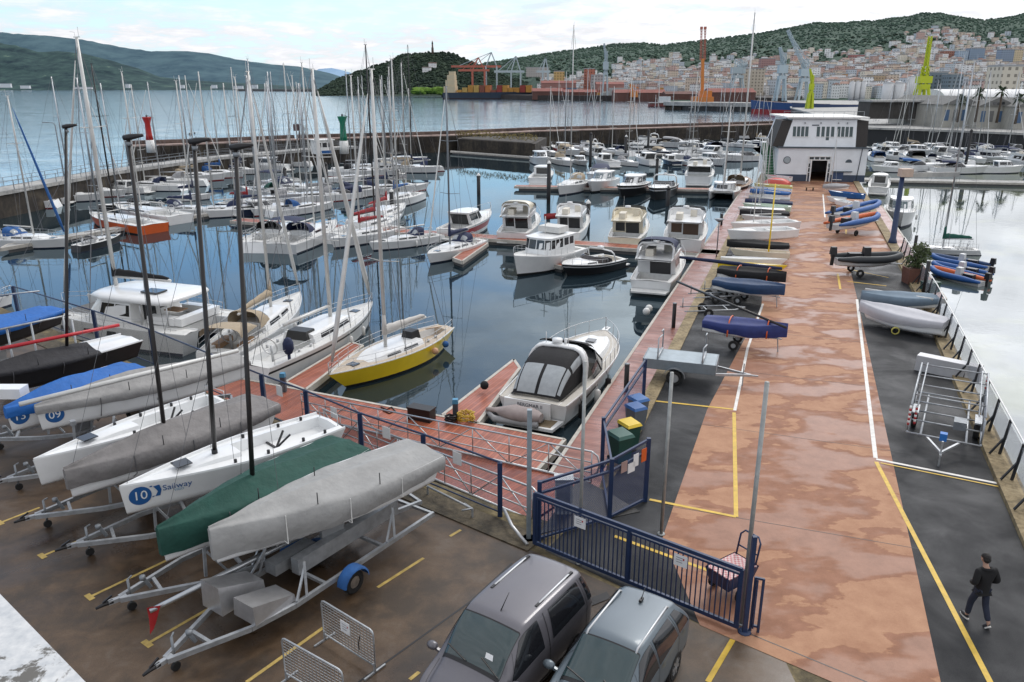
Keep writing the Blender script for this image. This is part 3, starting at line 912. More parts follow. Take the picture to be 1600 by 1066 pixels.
def house(root,base,top,z0,z1,mat,name='cabin',win=(),roof=None,rooft=.07,over=.06,winmat=None,rear=None,flat=True,wname='window',frame=None):
 n=len(base);mb=MB()
 lo=[V((x,y,z0)) for x,y in base];hi=[V((x,y,z1)) for x,y in top]
 mir=lambda p:V((p.x,-p.y,p.z))
 for i in range(n-1):
  mb.add([lo[i],lo[i+1],hi[i+1],hi[i]],[(3,2,1,0)])
  mb.add([mir(lo[i]),mir(lo[i+1]),mir(hi[i+1]),mir(hi[i])],[(0,1,2,3)])
 mb.add([lo[0],mir(lo[0]),mir(hi[0]),hi[0]],[(0,1,2,3)])
 mb.add(hi+[mir(p) for p in hi[::-1]],[tuple(range(2*n))])
 o=mb.build(name,mat,root)
 for (i,u0,u1,v0,v1) in win:
  for f in (lambda p:p,mir):
   a,b,c,d=f(lo[i]),f(lo[i+1]),f(hi[i+1]),f(hi[i])
   nrm=(b-a).cross(d-a).normalized()
   ctr=V((sum(p[0] for p in base)/n,0,(z0+z1)/2))
   if nrm.dot((a+c)/2-ctr)<0:nrm=-nrm
   q=lambda u,v:a.lerp(b,u).lerp(d.lerp(c,u),v)+nrm*.008
   mw=MB();mw.poly([q(u0,v0),q(u1,v0),q(u1,v1),q(u0,v1)]);mw.build(wname,winmat or DGLASS,o)
 for (y0,y1,v0,v1) in (rear or []):
  x0=base[0][0];x1=top[0][0]
  f=lambda y,v:V((x0+(x1-x0)*v-.008,y,z0+(z1-z0)*v))
  mw=MB();mw.poly([f(y0,v0),f(y1,v0),f(y1,v1),f(y0,v1)][::-1]);mw.build('aft_window',winmat or DGLASS,o)
 if roof is not None:
  mr=MB()
  cx=(hi[0].x+hi[-1].x)/2
  def ring(k,z):return [V((cx+(p.x-cx)*(1+k),p.y*(1+k),z)) for p in hi]+[V((cx+(p.x-cx)*(1+k),-p.y*(1+k),z)) for p in hi[::-1]]
  rows=[ring(over*.6,z1+.005),ring(over,z1+rooft*.4),ring(over*.8,z1+rooft*.8),ring(-.15,z1+rooft*1.3),ring(-.6,z1+rooft*1.6)]
  mr.grid(rows,0,False,closed=True);mr.poly(rows[-1]);mr.poly(rows[0][::-1])
  mr.build('roof',roof,root)
 return o
def radar_arch(root,x,w,z0,z1,mat=GEL,lean=-.6,rad=.1):
 mb=MB()
 pts=[(x,w,z0),(x+lean*.8,w*.96,z0+(z1-z0)*.8),(x+lean,w*.8,z1),(x+lean,0,z1+.06),(x+lean,-w*.8,z1),(x+lean*.8,-w*.96,z0+(z1-z0)*.8),(x,-w,z0)]
 mb.tube(pts,rad,7);o=mb.build('radar_arch',mat,root)
 mb=MB();mb.cyl((x+lean,0,z1+.08),.28,.2,12);mb.tube([(x+lean,.4,z1),(x+lean,.4,z1+1.2)],.012,4);mb.build('radar',GEL,o)
 return o
def motorboat(label,sp,bp,kind='express',B=None,hullm=GEL,accent=None,boot=BOOT,canvas=NAVY,top=GEL,win=DGLASS,group='motor boats in the marina',zref=WATER,lite=False,fenders=(),fs=1.0,fb=1.45,name=None,arch=False,dinghy=None,aft=None,canopy=None,rail=True,bimini=None,tw=.86,maxL=10.8):
 nm=name or {'express':'motor_cruiser','hardtop':'motor_cruiser','fly':'flybridge_cruiser','cabin':'cabin_boat','trawler':'trawler_yacht','open':'motor_boat'}[kind]
 root,Ln=place(label,nm,'motor boat',pxy(sp,zref),pxy(bp,zref),group,WATER,maxL)
 B=B or Ln*.33
 k=min(max(Ln/9.0,.6),1.35);fs*=k*(.74 if kind=='fly' else .9);fb*=k*.92
 h=Hull(Ln,B,fs,fb,tw,.9*k if kind !='trawler' else .5*k,-.15*k,2.7,.45,.4,.4,wl=.88)
 h.build([hullm,accent or hullm,boot],root,n=10 if lite else 16,wide=accent in (REDP,BLACKP))
 zt=lambda t:h.sheer(t)
 w=lambda t,f=.8:h.half(t)*f
 mb=MB();mb.slab([(-Ln/2-.8*k,-B*.36),(-Ln/2+.05,-B*.4),(-Ln/2+.05,B*.4),(-Ln/2-.8*k,B*.36)],.22*k,.32*k);mb.build('bathing_platform',DECK,root)
 X=h.x
 if kind in ('express','open'):
  h.deck([GEL,DECK],root,(.05,.47,.74),.55*k,n=12 if lite else 20)
  trunk(h,root,.5,.93,.74,.28*k,GEL,name='foredeck_cabin',front=.8,win=[(.1,.45,.3,.8)] if not lite else None)
  z=zt(.5)
  house_base=[(X(.3),w(.3,.86)),(X(.44),w(.44,.86)),(X(.54),w(.54,.72)),(X(.6),w(.6,.4)),(X(.61),0)]
  house_top=[(X(.29),w(.3,.8)),(X(.38),w(.44,.8)),(X(.45),w(.54,.66)),(X(.49),w(.6,.36)),(X(.495),0)]
  mb=MB()
  lo=[V((x,y,z)) for x,y in house_base];hi=[V((x,y,z+.62*k)) for x,y in house_top]
  hi[0].z=z+.3*k
  row0=lo+[V((p.x,-p.y,p.z)) for p in lo[-2::-1]];row1=hi+[V((p.x,-p.y,p.z)) for p in hi[-2::-1]]
  mb.grid([row0,row1],0,False);ws=mb.build('windscreen',win,root)
  mb=MB();mb.tube(row1,.03*k,5);mb.build('frame',STEEL if not lite else GEL,ws)
  mb=MB()
  for sx,sy,lx,ly in ((.38,.45,.5,.5),(.38,-.45,.5,.5),(.12,0,.5,B*.55),(.25,-.55,1.2,.4)):
   mb.box((X(sx),sy*w(.3),z-.45*k),(lx*k,ly*k,.4*k));mb.box((X(sx)-lx*.5*k,sy*w(.3),z-.1*k),(.12,ly*k,.45*k))
  mb.build('seat',pm((.62,.58,.5),.7,name='cream_cushion'),root)
  if arch:radar_arch(root,X(.26),w(.26,.95),zt(.25),z+1.15*k,top,.35*k,.09*k)
  if canopy is not None:
   arch_hood(root,X(.04),X(.5),w(.25,.86),z-.02,1.05*k,canopy,'cockpit_canopy',win=not lite)
  if bimini is not None:
   arch_hood(root,X(.1),X(.45),w(.25,.84),z+.7*k,.45*k,bimini,'bimini',win=False)
 elif kind=='hardtop':
  h.deck([GEL,DECK],root,(.05,.3,.74),.55*k,n=12 if lite else 20)
  trunk(h,root,.55,.93,.7,.26*k,GEL,name='foredeck_cabin',front=.8)
  z=zt(.45)
  base=[(X(.28),w(.28,.84)),(X(.46),w(.46,.84)),(X(.6),w(.6,.68)),(X(.68),w(.66,.4)),(X(.69),0)]
  topp=[(X(.22),w(.28,.74)),(X(.4),w(.46,.74)),(X(.5),w(.55,.6)),(X(.55),w(.6,.34)),(X(.555),0)]
  house(root,base,topp,z-.05,z+1.0*k,top,'wheelhouse',[(0,.05,.95,.35,.9),(1,.05,.95,.3,.9),(2,.03,.97,.2,.92),(3,.02,.98,.2,.92)],GEL,.08,.04,win,[(-w(.28,.6),w(.28,.6),.0,.9)])
 elif kind=='fly':
  h.deck([GEL,DECK],root,(.04,.24,.76),.5*k,n=12 if lite else 20)
  trunk(h,root,.6,.93,.72,.3*k,GEL,name='foredeck_cabin',front=.8)
  z=zt(.4)
  base=[(X(.24),w(.24,.84)),(X(.45),w(.45,.84)),(X(.6),w(.6,.72)),(X(.7),w(.68,.42)),(X(.715),0)]
  topp=[(X(.2),w(.24,.8)),(X(.42),w(.45,.78)),(X(.5),w(.55,.64)),(X(.57),w(.62,.38)),(X(.58),0)]
  house(root,base,topp,z-.05,z+1.05*k,top,'saloon',[(0,.08,.94,.35,.88),(1,.03,.9,.35,.88),(2,.05,.95,.25,.9),(3,.02,.98,.25,.9)],None,winmat=win,rear=aft or [(-w(.24,.62),w(.24,.1),-.25,.86),(w(.24,.16),w(.24,.66),.1,.86)])
  z2=z+1.05*k
  fb_=[(X(.06),w(.2,.78)),(X(.4),w(.42,.84)),(X(.5),w(.52,.74)),(X(.56),w(.6,.42)),(X(.57),0)]
  ft_=[(X(.06),w(.2,.8)),(X(.39),w(.42,.88)),(X(.52),w(.52,.78)),(X(.59),w(.6,.44)),(X(.6),0)]
  mb=MB();lo=[V((x,y,z2-.02)) for x,y in fb_];hi=[V((x,y,z2+.42*k)) for x,y in ft_]
  lo[0].z=z2;hi[0].z=z2+.1
  r0=lo+[V((p.x,-p.y,p.z)) for p in lo[-2::-1]];r1=hi+[V((p.x,-p.y,p.z)) for p in hi[-2::-1]]
  inn=[V((p.x*.97,p.y*.93,p.z)) for p in r1];fl=[V((p.x*.97,p.y*.93,z2+.08)) for p in r1]
  mb.grid([r0,r1,inn,fl],0,False);mb.poly(fl);mb.poly(r0[::-1]);fo=mb.build('flybridge',top,root)
  mb=MB();up=[V((p.x-.18*k,p.y*.95,p.z+.3*k)) for p in r1[1:-1]]
  mb.grid([r1[1:-1],up],0,False);mb.build('windscreen',pm((.08,.09,.1),.1,0,0,name='smoked_screen'),fo)
  mb=MB();mb.box((X(.42),-w(.3,.3),z2+.35*k),(.5*k,.5*k,.6*k));mb.box((X(.25),w(.3,.3),z2+.3*k),(1.2*k,.5*k,.45*k));mb.build('seat',pm((.62,.58,.5),.7,name='cream_cushion'),fo)
  radar_arch(root,X(.14),w(.2,.8),z2,z2+.95*k,top,.3*k,.08*k)
  if bimini is not None:
   arch_hood(root,X(.16),X(.5),w(.3,.8),z2+.55*k,.75*k,bimini,'bimini',win=False)
 elif kind=='cabin':
  h.deck([GEL,DECK],root,(.05,.42,.76),.45*k,n=12 if lite else 18)
  z=zt(.5)
  base=[(X(.4),w(.4,.76)),(X(.58),w(.58,.74)),(X(.7),w(.68,.6)),(X(.78),w(.74,.35)),(X(.785),0)]
  topp=[(X(.38),w(.4,.68)),(X(.56),w(.58,.64)),(X(.63),w(.66,.52)),(X(.67),w(.7,.3)),(X(.675),0)]
  house(root,base,topp,z-.06,z+1.0*k,top,'wheelhouse',[(0,.08,.92,.42,.9),(1,.06,.94,.4,.9),(2,.05,.95,.35,.92),(3,.03,.97,.35,.92)],GEL,.07,.07,win,[(-w(.4,.5),w(.4,.5),.1,.88)])
  if canvas is not None and canopy is not None:
   arch_hood(root,X(.05),X(.42),w(.25,.8),z,.9*k,canopy,'cockpit_canopy',win=not lite)
 if rail and not lite:
  guard_rail(h,root,.42,1.0,.5*k,6,.014,0,.12)
 elif rail:
  guard_rail(h,root,.5,1.0,.5*k,3,.02,0,.1)
 add_fenders(root,h,fenders,BLACKC if hullm in (BLACKP,NAVYH) else FENDER)
 return root,h
def text_on(parent,s,size,M,mat,name='lettering',align='CENTER'):
 cu=bpy.data.curves.new(name,'FONT');cu.body=s;cu.size=size;cu.align_x=align;cu.align_y='CENTER'
 cu.extrude=.001;cu.resolution_u=3
 cu.materials.append(mat)
 o=bpy.data.objects.new(name,cu);COL.objects.link(o)
 me=bpy.data.meshes.new_from_object(o.evaluated_get(bpy.context.evaluated_depsgraph_get()))
 bpy.data.objects.remove(o);me.materials.clear();me.materials.append(mat)
 o=bpy.data.objects.new(name,me);COL.objects.link(o);o.parent=parent;o.matrix_local=M
 return o
def frame_M(o,x,y):
 x=V(x).normalized();z=x.cross(V(y)).normalized();y=z.cross(x)
 M=Matrix((x,y,z)).transposed().to_4x4();M.translation=V(o)
 return M
ZD=-1.9
yr,yh=yacht('yellow hulled sloop with pale deck moored bow to the red pontoon',(697,507),(513,586),top=108,B=3.0,hullm=YELLOW,boot=BOOTB,hood=None,cover=pm((.55,.53,.5),.8,0,.12,3,.3,name='pale_canvas'),furled=SPARW,fs=1.1,fb=1.15,tm=.56,mat=SPARW,zref=-1.8,coach=.3,tw=.42,rake=1.2,srake=-1.1,full=2.0,wheel=False,deckm=pm((.5,.42,.33),.7,0,.12,4,name='beige_deck'),r=.1,fur_r=.13,group=None,wr=.014)
mb=MB();mb.box((yh.x(.34),0,yh.sheer(.3)+.42),(.8,.8,.5),taper=.8);mb.build('companionway_hood',BLACKP,yr)
mb=MB();mb.tube([(yh.x(.05),0,yh.sheer(0)+.1),(yh.x(.2),0,yh.sheer(0)+.35)],.03,5);mb.build('tiller',TEAK,yr)
for t_,c_ in ((.2,BLUEC),(.33,pm((.6,.34,.2),.6,name='orange_fender'))):
 mb=MB();mb.ball((yh.x(t_),yh.half(t_)+.17,yh.sheer(t_)-.35),.2,10);mb.tube([(yh.x(t_),yh.half(t_)+.15,yh.sheer(t_)-.2),(yh.x(t_),yh.half(t_),yh.sheer(t_)+.1)],.012,4);mb.build('fender',c_,yr)
cr_,ch=yacht('grey white cruising yacht with dark stripe and outboard cover on its stern rail',(392,572),(583,478),top=108,B=3.4,hullm=GELG,accent=BLACKP,boot=BOOTB,hood=None,cover=None,furled=SPARW,fs=1.15,fb=1.35,tm=.6,zref=-1.75,tw=.72,r=.12,fur_r=.16,mat=SPARW,srake=.6,fenders=((.55,-1),(.7,-1)),wr=.014,group=None,coach=.45)
mb=MB();mb.ball((ch.x(.12),-ch.half(.1)+.1,ch.sheer(.1)+.75),(.32,.3,.5),10);mb.tube([(ch.x(.12),-ch.half(.1)+.1,ch.sheer(.1)+.3),(ch.x(.12),-ch.half(.1)+.1,ch.sheer(.1)-.3)],.09,6);mb.build('outboard_motor',NAVY,cr_)
mb=MB();mb.box((ch.x(.36),0,ch.sheer(.36)+.4),(1.0,1.5,.5),taper=.8);mb.build('companionway_hood',pm((.03,.03,.03),.4,name='dark_screen'),cr_)
dr_,dh_=yacht('white yacht with beige spray hood and beige boom cover',(338,550),(470,462),top=112,B=3.3,hood=BEIGEC,cover=BEIGEC,furled=SPARW,fs=1.1,fb=1.4,tm=.6,zref=-1.7,bimini=None,fenders=((.45,-1),(.56,-1),(.68,-1)),r=.1,fur_r=.12,mat=SPARW,wr=.014,group=None,deckm=DECK)
mb=MB();h_=dh_
for sy in (-.5,.5):
 mb=MB();mb.box((h_.x(.18),sy*h_.half(.2),h_.sheer(.2)-.1),(1.6,.5,.3));mb.build('cockpit_bench',TEAK,dr_)
arch_hood(dr_,h_.x(.05),h_.x(.25),h_.half(.2)*.8,h_.sheer(.2)+.7,.6,BEIGEC,'bimini',win=False)
def catamaran(label,sp,bp,zref,B,hull_w,top=None,lite=False,cover=None,roof=True,group=None):
 root,Ln=place(label,'catamaran','catamaran',pxy(sp,zref),pxy(bp,zref),group,WATER,12.5 if not lite else 9.0)
 k=Ln/11
 for sg in (1,-1):
  h=Hull(Ln,hull_w,1.2*k,1.45*k,.8,.25,-.3,2.2,.2,.4,.4)
  o=h.build([GEL,GEL,BOOT],root);o.location.y=sg*(B/2-hull_w/2)
  d=h.deck([GEL,DECK],root);d.location.y=sg*(B/2-hull_w/2)
  for xx in (-.1,.05,.2):
   mb=MB();mb.poly([(Ln*xx,sg*hull_w/2*1.01,.75*k),(Ln*xx+.7*k,sg*hull_w/2*1.01,.75*k),(Ln*xx+.6*k,sg*hull_w/2*1.02,1.0*k),(Ln*xx,sg*hull_w/2*1.02,1.0*k)]);mb.build('port_light',DGLASS,o)
 zb=1.28*k;iw=B/2-hull_w*.45
 mb=MB();mb.slab([(-Ln*.42,-iw),(Ln*.22,-iw),(Ln*.22,iw),(-Ln*.42,iw)],.75*k,zb);mb.build('bridge_deck',DECK,root)
 mb=MB();mb.slab([(Ln*.22,-iw),(Ln*.4,-iw*.96),(Ln*.4,iw*.96),(Ln*.22,iw)],zb-.1,zb-.06);mb.build('trampoline',pm((.12,.12,.12),.8,name='black_netting'),root)
 base=[(-Ln*.14,B*.37),(Ln*.08,B*.36),(Ln*.2,B*.25),(Ln*.25,B*.12),(Ln*.26,0)]
 tp=[(-Ln*.14,B*.34),(Ln*.05,B*.32),(Ln*.12,B*.22),(Ln*.15,B*.1),(Ln*.155,0)]
 house(root,base,tp,zb,zb+1.15*k,GEL,'saloon',[(0,.04,.5,.35,.88),(0,.54,.97,.35,.88),(1,.04,.96,.3,.85),(2,.04,.96,.3,.85),(3,.04,.96,.3,.85)],None if roof else GEL,rear=[(-B*.3,-B*.06,.3,.9),(0,B*.18,-.05,.9)])
 if roof:
  mb=MB();rows=[]
  for z_,kx in ((1.5,1.0),(1.62,1.03),(1.75,.98),(1.83,.85),(1.85,.3)):
   a=[(-Ln*.36,B*.3),(-Ln*.33,B*.36),(Ln*.03,B*.36),(Ln*.12,B*.3),(Ln*.15,B*.15)]
   a=a+[(x,-y) for x,y in a[::-1]]
   rows.append([V((-Ln*.1+(x+Ln*.1)*kx,y*kx,zb+z_*k-.3*k)) for x,y in a])
  mb.grid(rows,0,True,closed=True);mb.poly(rows[-1]);mb.poly(rows[0][::-1]);ro=mb.build('hardtop',GEL,root)
  mb=MB()
  for x,y in ((-.35,.32),(-.35,-.32),(-.2,.35),(-.2,-.35)):
   mb=MB();mb.tube([(Ln*x,B*y,zb),(Ln*x,B*y*.97,zb+1.2*k)],.04,6);mb.build('post',STEEL,ro)
  mb=MB();mb.box((-Ln*.2,B*.12,zb+1.62*k),(1.2,.9,.1));mb.build('hatch',DGLASS,ro)
  mb=MB()
  for q_ in ((-Ln*.3,B*.26,Ln*.16,.6),(-Ln*.3,-B*.26,Ln*.16,.6),(-Ln*.4,0,.6,B*.6)):
   mb=MB();mb.box((q_[0],q_[1],zb+.3),(q_[2],q_[3],.45));mb.build('cockpit_bench',GEL,root)
  mb=MB();mb.box((-Ln*.27,0,zb+.55),(1.1,.8,.06));mb.build('table',TEAK,root)
 h=Hull(Ln,B,1.2*k,1.45*k)
 if top:
  c=V(root.location);d=V((math.cos(root.rotation_euler.z),math.sin(root.rotation_euler.z),0));p=c+d*h.x(.6)
  y=(533-top)/FPX
  ztop=CAM_H+(-_sp+y*_cp)*p.y/(_cp+y*_sp)-WATER
  rig(root,h,.6,ztop,zb+1.15*k,SPARW,r=.12 if not lite else .09,boom=.36,boom_z=1.0 if not lite else .5,cover=cover,furled=SPARW,furl_r=.1,wr=.015,backstay=False)
 if not lite:guard_rail(h,root,.1,.98,.6,7,.014)
 return root
catamaran('large white catamaran with hardtop and black boom cover',(335,506),(98,478),-1.6,5.6,1.6,top=58,cover=BLACKC)
catamaran('small white catamaran with dark cabin windows lying beside the dock',(1150,268),(1128,306),-2.2,4.3,1.1,top=165,lite=True,roof=False)
S=yacht
M=motorboat
MG='sailing yachts in the marina'
S('white yacht with navy hood and bimini whose open stern faces the camera left',(437,381),(528,345),98,bimini=NAVY,hood=NAVY,furled=SPARW,tw=.85,srake=-.2,zref=ZD,mat=SPARW)
S('white yacht showing only its plain bow and long white topsides in the second row',(622,351),(515,374),118,hood=None,zref=ZD,mat=SPARW,cover=REDC,furled=None)
S('white yacht with thin blue waterline stripe and navy hood',(686,361),(576,377),92,hood=NAVY,zref=ZD,boot=BOOT,furled=None,cover=None,mat=SPARW,fenders=((.45,1),))
S('white yacht with navy bimini at the end of the pontoon finger',(748,370),(667,397),135,hood=NAVY,bimini=None,zref=ZD,furled=SPARW,mat=pm((.2,.22,.24),.4,name='grey_spar'),cover=NAVY,B=2.9)
S('dark sided yacht with white deck pointing right behind the red boom covers',(558,345),(655,312),125,hullm=GELG,accent=BLACKP,hood=None,cover=REDC,zref=ZD,mat=SPARW)
S('small white yacht with bright blue tarpaulin over its boom',(652,300),(588,318),105,hood=None,cover=BLUEC,zref=ZD,furled=None,mat=SPARW)
S('white yacht with dark red sail cover lying behind the plain white yacht',(520,365),(628,337),70,hood=None,cover=REDC,zref=ZD,mat=CARBON,spreaders=3)
S('low pale blue yacht with light blue cockpit tent left of the navy hooded yacht',(455,352),(372,372),118,hood=BLUEC,zref=ZD,hullm=GEL)
S('white yacht with dark cockpit tent beside the grey spar tender',(398,378),(462,345),128,hood=BLACKC,zref=ZD,furled=None)
S('white yacht with long overhanging bow and a row of round windows',(238,322),(345,326),126,hood=NAVY,cover=NAVY,zref=ZD,rake=1.6,srake=.8,tw=.5,mat=SPARW)
S('white racing yacht with blunt square stern between orange hull and round windowed yacht',(282,336),(180,322),112,hood=None,zref=ZD,tw=.9,srake=0,coach=.25,furled=None,mat=SPARW)
S('bright orange hulled racing yacht with white deck',(240,350),(140,334),100,hullm=ORANGE,boot=BOOTB,hood=None,zref=ZD,tw=.95,srake=0,coach=.22,cover=None,furled=None,mat=CARBON)
S('white yacht with bright blue furled sail at the left edge',(-18,366),(106,372),150,hood=BLUEC,furled=BLUEC,zref=ZD,B=3.2,fur_r=.14,mat=SPARW)
S('navy blue hulled yacht with white cabin stripe in the left row',(342,312),(420,316),120,hullm=NAVYH,hood=None,cover=REDC,zref=ZD,mat=SPARW)
S('white yacht with navy boom cover against the weedy wall',(262,304),(330,300),118,hood=None,cover=NAVY,zref=ZD,lite=True)
S('white yacht with square stern and green hood close to the wall',(452,300),(375,292),92,hood=GREENC,zref=ZD,tw=.9,srake=0)
S('white yacht with rounded bow and blue cockpit tent near the dark piles',(412,288),(514,297),118,hood=NAVY,bimini=NAVY,zref=ZD,mat=SPARW)
S('small white yacht tucked under the low walkway in front of the hut',(470,278),(395,281),130,hood=NAVY,zref=ZD,lite=True)
S('white motor sailer with orange fender beside a dark pile',(505,276),(582,272),108,hood=None,zref=ZD,lite=True,boot=BOOTB)
S('white yacht with bare boom behind the motor sailer',(520,262),(610,258),118,hood=None,zref=ZD,lite=True)
S('long white racing sloop with carbon mast and square stern',(560,258),(688,262),70,hood=None,zref=ZD,lite=True,tw=.9,srake=0,mat=CARBON,furled=None,coach=.25)
S('white racing sloop with black mast behind the long racing sloop',(585,248),(668,246),92,hood=None,zref=ZD,lite=True,mat=CARBON,furled=None)
S('grey deck saloon yacht with dark windows in the left row',(118,378),(188,362),122,hullm=BLACKP,hood=GREYC,zref=ZD)
S('black hulled yacht moored behind the orange one',(232,312),(150,318),130,hullm=BLACKP,hood=BLACKC,zref=ZD,lite=True)
S('white bow poking in at the left edge above the blue tarpaulin',(-60,470),(18,455),None,hood=None,zref=ZD)
S('grey keelboat with furled jib lying on the side walkway of the right basin',(1528,384),(1416,380),95,hullm=GELG,hood=None,zref=-2.1,B=2.2,boom=.4,cover=GREENC,tm=.48,fs=.7,fb=.8,coach=.2,furled=None)
S('wooden classic yacht with cluttered deck beside the club house',(1142,290),(1180,268),20,hullm=BLACKP,deckm=TEAK,hood=BEIGEC,zref=-1.7,B=4.2,rake=1.2,mat=SPARW,r=.13)
S('white sloop with pale hull in the third row beside the small flybridge boat',(915,282),(872,296),40,hood=BEIGEC,zref=ZD,mat=SPARW,fs=1.1,fb=1.4)
MBG='motor boats in the marina'
M('white hardtop cruiser with broad red stripe on its side',(700,360),(793,326),'hardtop',zref=-1.8,accent=REDP,B=3.2,fs=1.1,fb=1.6,arch=True)
r_,hh=M('white trawler yacht with tall windowed wheelhouse, bow toward the camera',(895,380),(803,408),'trawler',zref=-1.5,B=3.7,fs=1.2,fb=1.9,hullm=GEL,boot=BOOTB,fenders=((.3,1),))
hh.deck([GEL,DECK],r_,(.05,.28,.75),.4)
X=hh.x;zz=hh.sheer(.4)
house(r_,[(X(.22),hh.half(.3)*.78),(X(.42),hh.half(.42)*.78),(X(.62),hh.half(.6)*.76),(X(.66),hh.half(.66)*.5),(X(.67),0)],
  [(X(.22),hh.half(.3)*.74),(X(.42),hh.half(.42)*.74),(X(.6),hh.half(.6)*.7),(X(.63),hh.half(.66)*.46),(X(.635),0)],zz-.05,zz+1.5,GEL,'wheelhouse',
  [(0,.1,.45,.5,.9),(0,.55,.92,.5,.9),(1,.04,.3,.45,.92),(1,.36,.62,.45,.92),(1,.68,.96,.45,.92),(2,.05,.95,.42,.92),(3,.05,.95,.42,.92)],GEL,.1,.08)
mb=MB();mb.box((X(.36),0,zz+2.0),(1.6,2.2,.5),taper=.94);mb.build('folded_canvas',pm((.62,.62,.6),.8,name='white_canvas'),r_)
mb=MB();mb.tube([(X(.5),0,zz+1.6),(X(.5),0,zz+3.2)],.04,6);mb.tube([(X(.5),-.5,zz+2.7),(X(.5),.5,zz+2.7)],.02,5);mb.build('mast',SPARW,r_)
M('white sports boat with black hull band, bow toward the camera beside the trawler yacht',(962,395),(878,412),'express',zref=-1.8,hullm=BLACKP,accent=GELG,boot=BOOTB,B=3.3,arch=True,win=pm((.03,.025,.025),.1,0,0,name='brown_glass'),fs=1.15,fb=1.5)
M('white flybridge cruiser with navy bimini, stern toward the camera',(1016,448),(1062,388),'fly',zref=-2.3,B=3.6,bimini=NAVY,fs=1.15,fb=1.6,canvas=NAVY,aft=[(-1.1,.5,-.2,.82)],fenders=((.2,1),))
M('cream flybridge cruiser with brown saloon door, stern to the second pontoon',(975,376),(1008,332),'fly',zref=-2.1,B=3.7,hullm=CREAM,top=CREAM,accent=CREAM,fs=1.2,fb=1.7,boot=BOOTB)
M('boxy white motor yacht with two decks and brown windows',(1066,388),(1088,332),'fly',zref=-2.0,B=4.0,fs=1.9,fb=2.2,win=pm((.1,.06,.04),.15,0,0,name='amber_glass'))
M('white flybridge boat with cream folded canopy, stern to the second pontoon',(800,368),(850,325),'fly',zref=-2.0,B=3.7,fs=1.3,fb=1.7,bimini=CREAM)
M('white fishing cruiser with a red dinghy over its stern',(885,366),(918,328),'fly',zref=-2.0,B=3.3,fs=1.2,fb=1.6,bimini=None)
mb=MB();p=at(872,340,-.9)
mb.tube([p+V((-1.4,0,0)),p+V((.6,.4,.1)),p+V((1.0,.8,.1)),p+V((.6,1.2,.1)),p+V((-1.4,.9,0))],.24,8);mb.poly([p+V((-1.4,.1,-.05)),p+V((.7,.4,-.05)),p+V((.7,1.1,-.05)),p+V((-1.4,.9,-.05))])
tag(mb.build('inflatable_dinghy',REDC),'dark red inflatable dinghy hung on the stern of the fishing cruiser','dinghy')
M('white cuddy boat with navy cockpit canopy tent in the third row',(950,262),(925,280),'open',zref=-2.1,canopy=NAVY,lite=True)
M('plain white hardtop cruiser with grey windows in the third row, bow to camera',(965,276),(922,292),'hardtop',zref=-1.9,fs=1.2,fb=1.6,win=pm((.16,.2,.22),.1,0,0,name='pale_glass'),boot=BOOTB)
M('black hulled hardtop cruiser with white foredeck in the third row',(1012,282),(968,298),'hardtop',zref=-1.8,hullm=BLACKP,accent=GEL,boot=BOOTB,fs=1.2,fb=1.6)
M('black hulled sports cruiser with dark radar arch right of the hardtop one',(1055,282),(1022,302),'express',zref=-1.8,hullm=BLACKP,accent=GEL,boot=BOOTB,arch=True,fs=1.2,fb=1.6)
M('white flybridge yacht with one wide black aft window in the third row',(1090,284),(1112,246),'fly',zref=-2.1,B=4.6,fs=1.8,fb=2.2,aft=[(-1.7,1.7,.25,.92)])
M('small white flybridge boat with black stripe at the end of the third row',(840,282),(868,262),'cabin',zref=-2.0,accent=BLACKP,lite=True,fs=1.2,fb=1.5)
M('white cabin cruiser in the right basin, bow toward the camera, by the blue crane post',(1402,306),(1410,341),'hardtop',zref=-1.6,B=3.2,fs=1.2,fb=1.7,fenders=((.5,1),(.5,-1)),win=pm((.1,.14,.15),.1,0,0,name='green_grey_glass'))
M('white boat with tall wheelhouse and inflatable rail moored beyond the cabin cruiser',(1372,296),(1385,250),'cabin',zref=-2.0,fs=1.1,fb=1.5,B=3)
M('red and white day fishing boat by the short mole',(895,236),(856,230),'cabin',zref=-2,hullm=REDP,lite=True)
M('white house boat shaped cruiser with dark window band under the breakwater',(938,232),(888,230),'fly',zref=-2,lite=True,fs=1.3,fb=1.6)
M('long low white and black motor yacht under the breakwater',(1050,228),(978,232),'fly',zref=-2,accent=BLACKP,lite=True,fs=1.6,fb=2.0)
M('white cruiser with raised arch crossing behind the third row',(1098,240),(1046,246),'fly',zref=-2,lite=True)
M('white open launch with navy cover right of the long motor yacht',(1120,232),(1098,226),'open',zref=-2,canopy=NAVY,lite=True)
M('long white work boat lying alongside near the club house',(1200,244),(1122,246),'open',zref=-2,lite=True,arch=False)
rnd=random.Random(11)
ords=['first','second','third','fourth','fifth','sixth','seventh','eighth','ninth','tenth','eleventh','twelfth','thirteenth','fourteenth','fifteenth','sixteenth','seventeenth','eighteenth','nineteenth','twentieth']
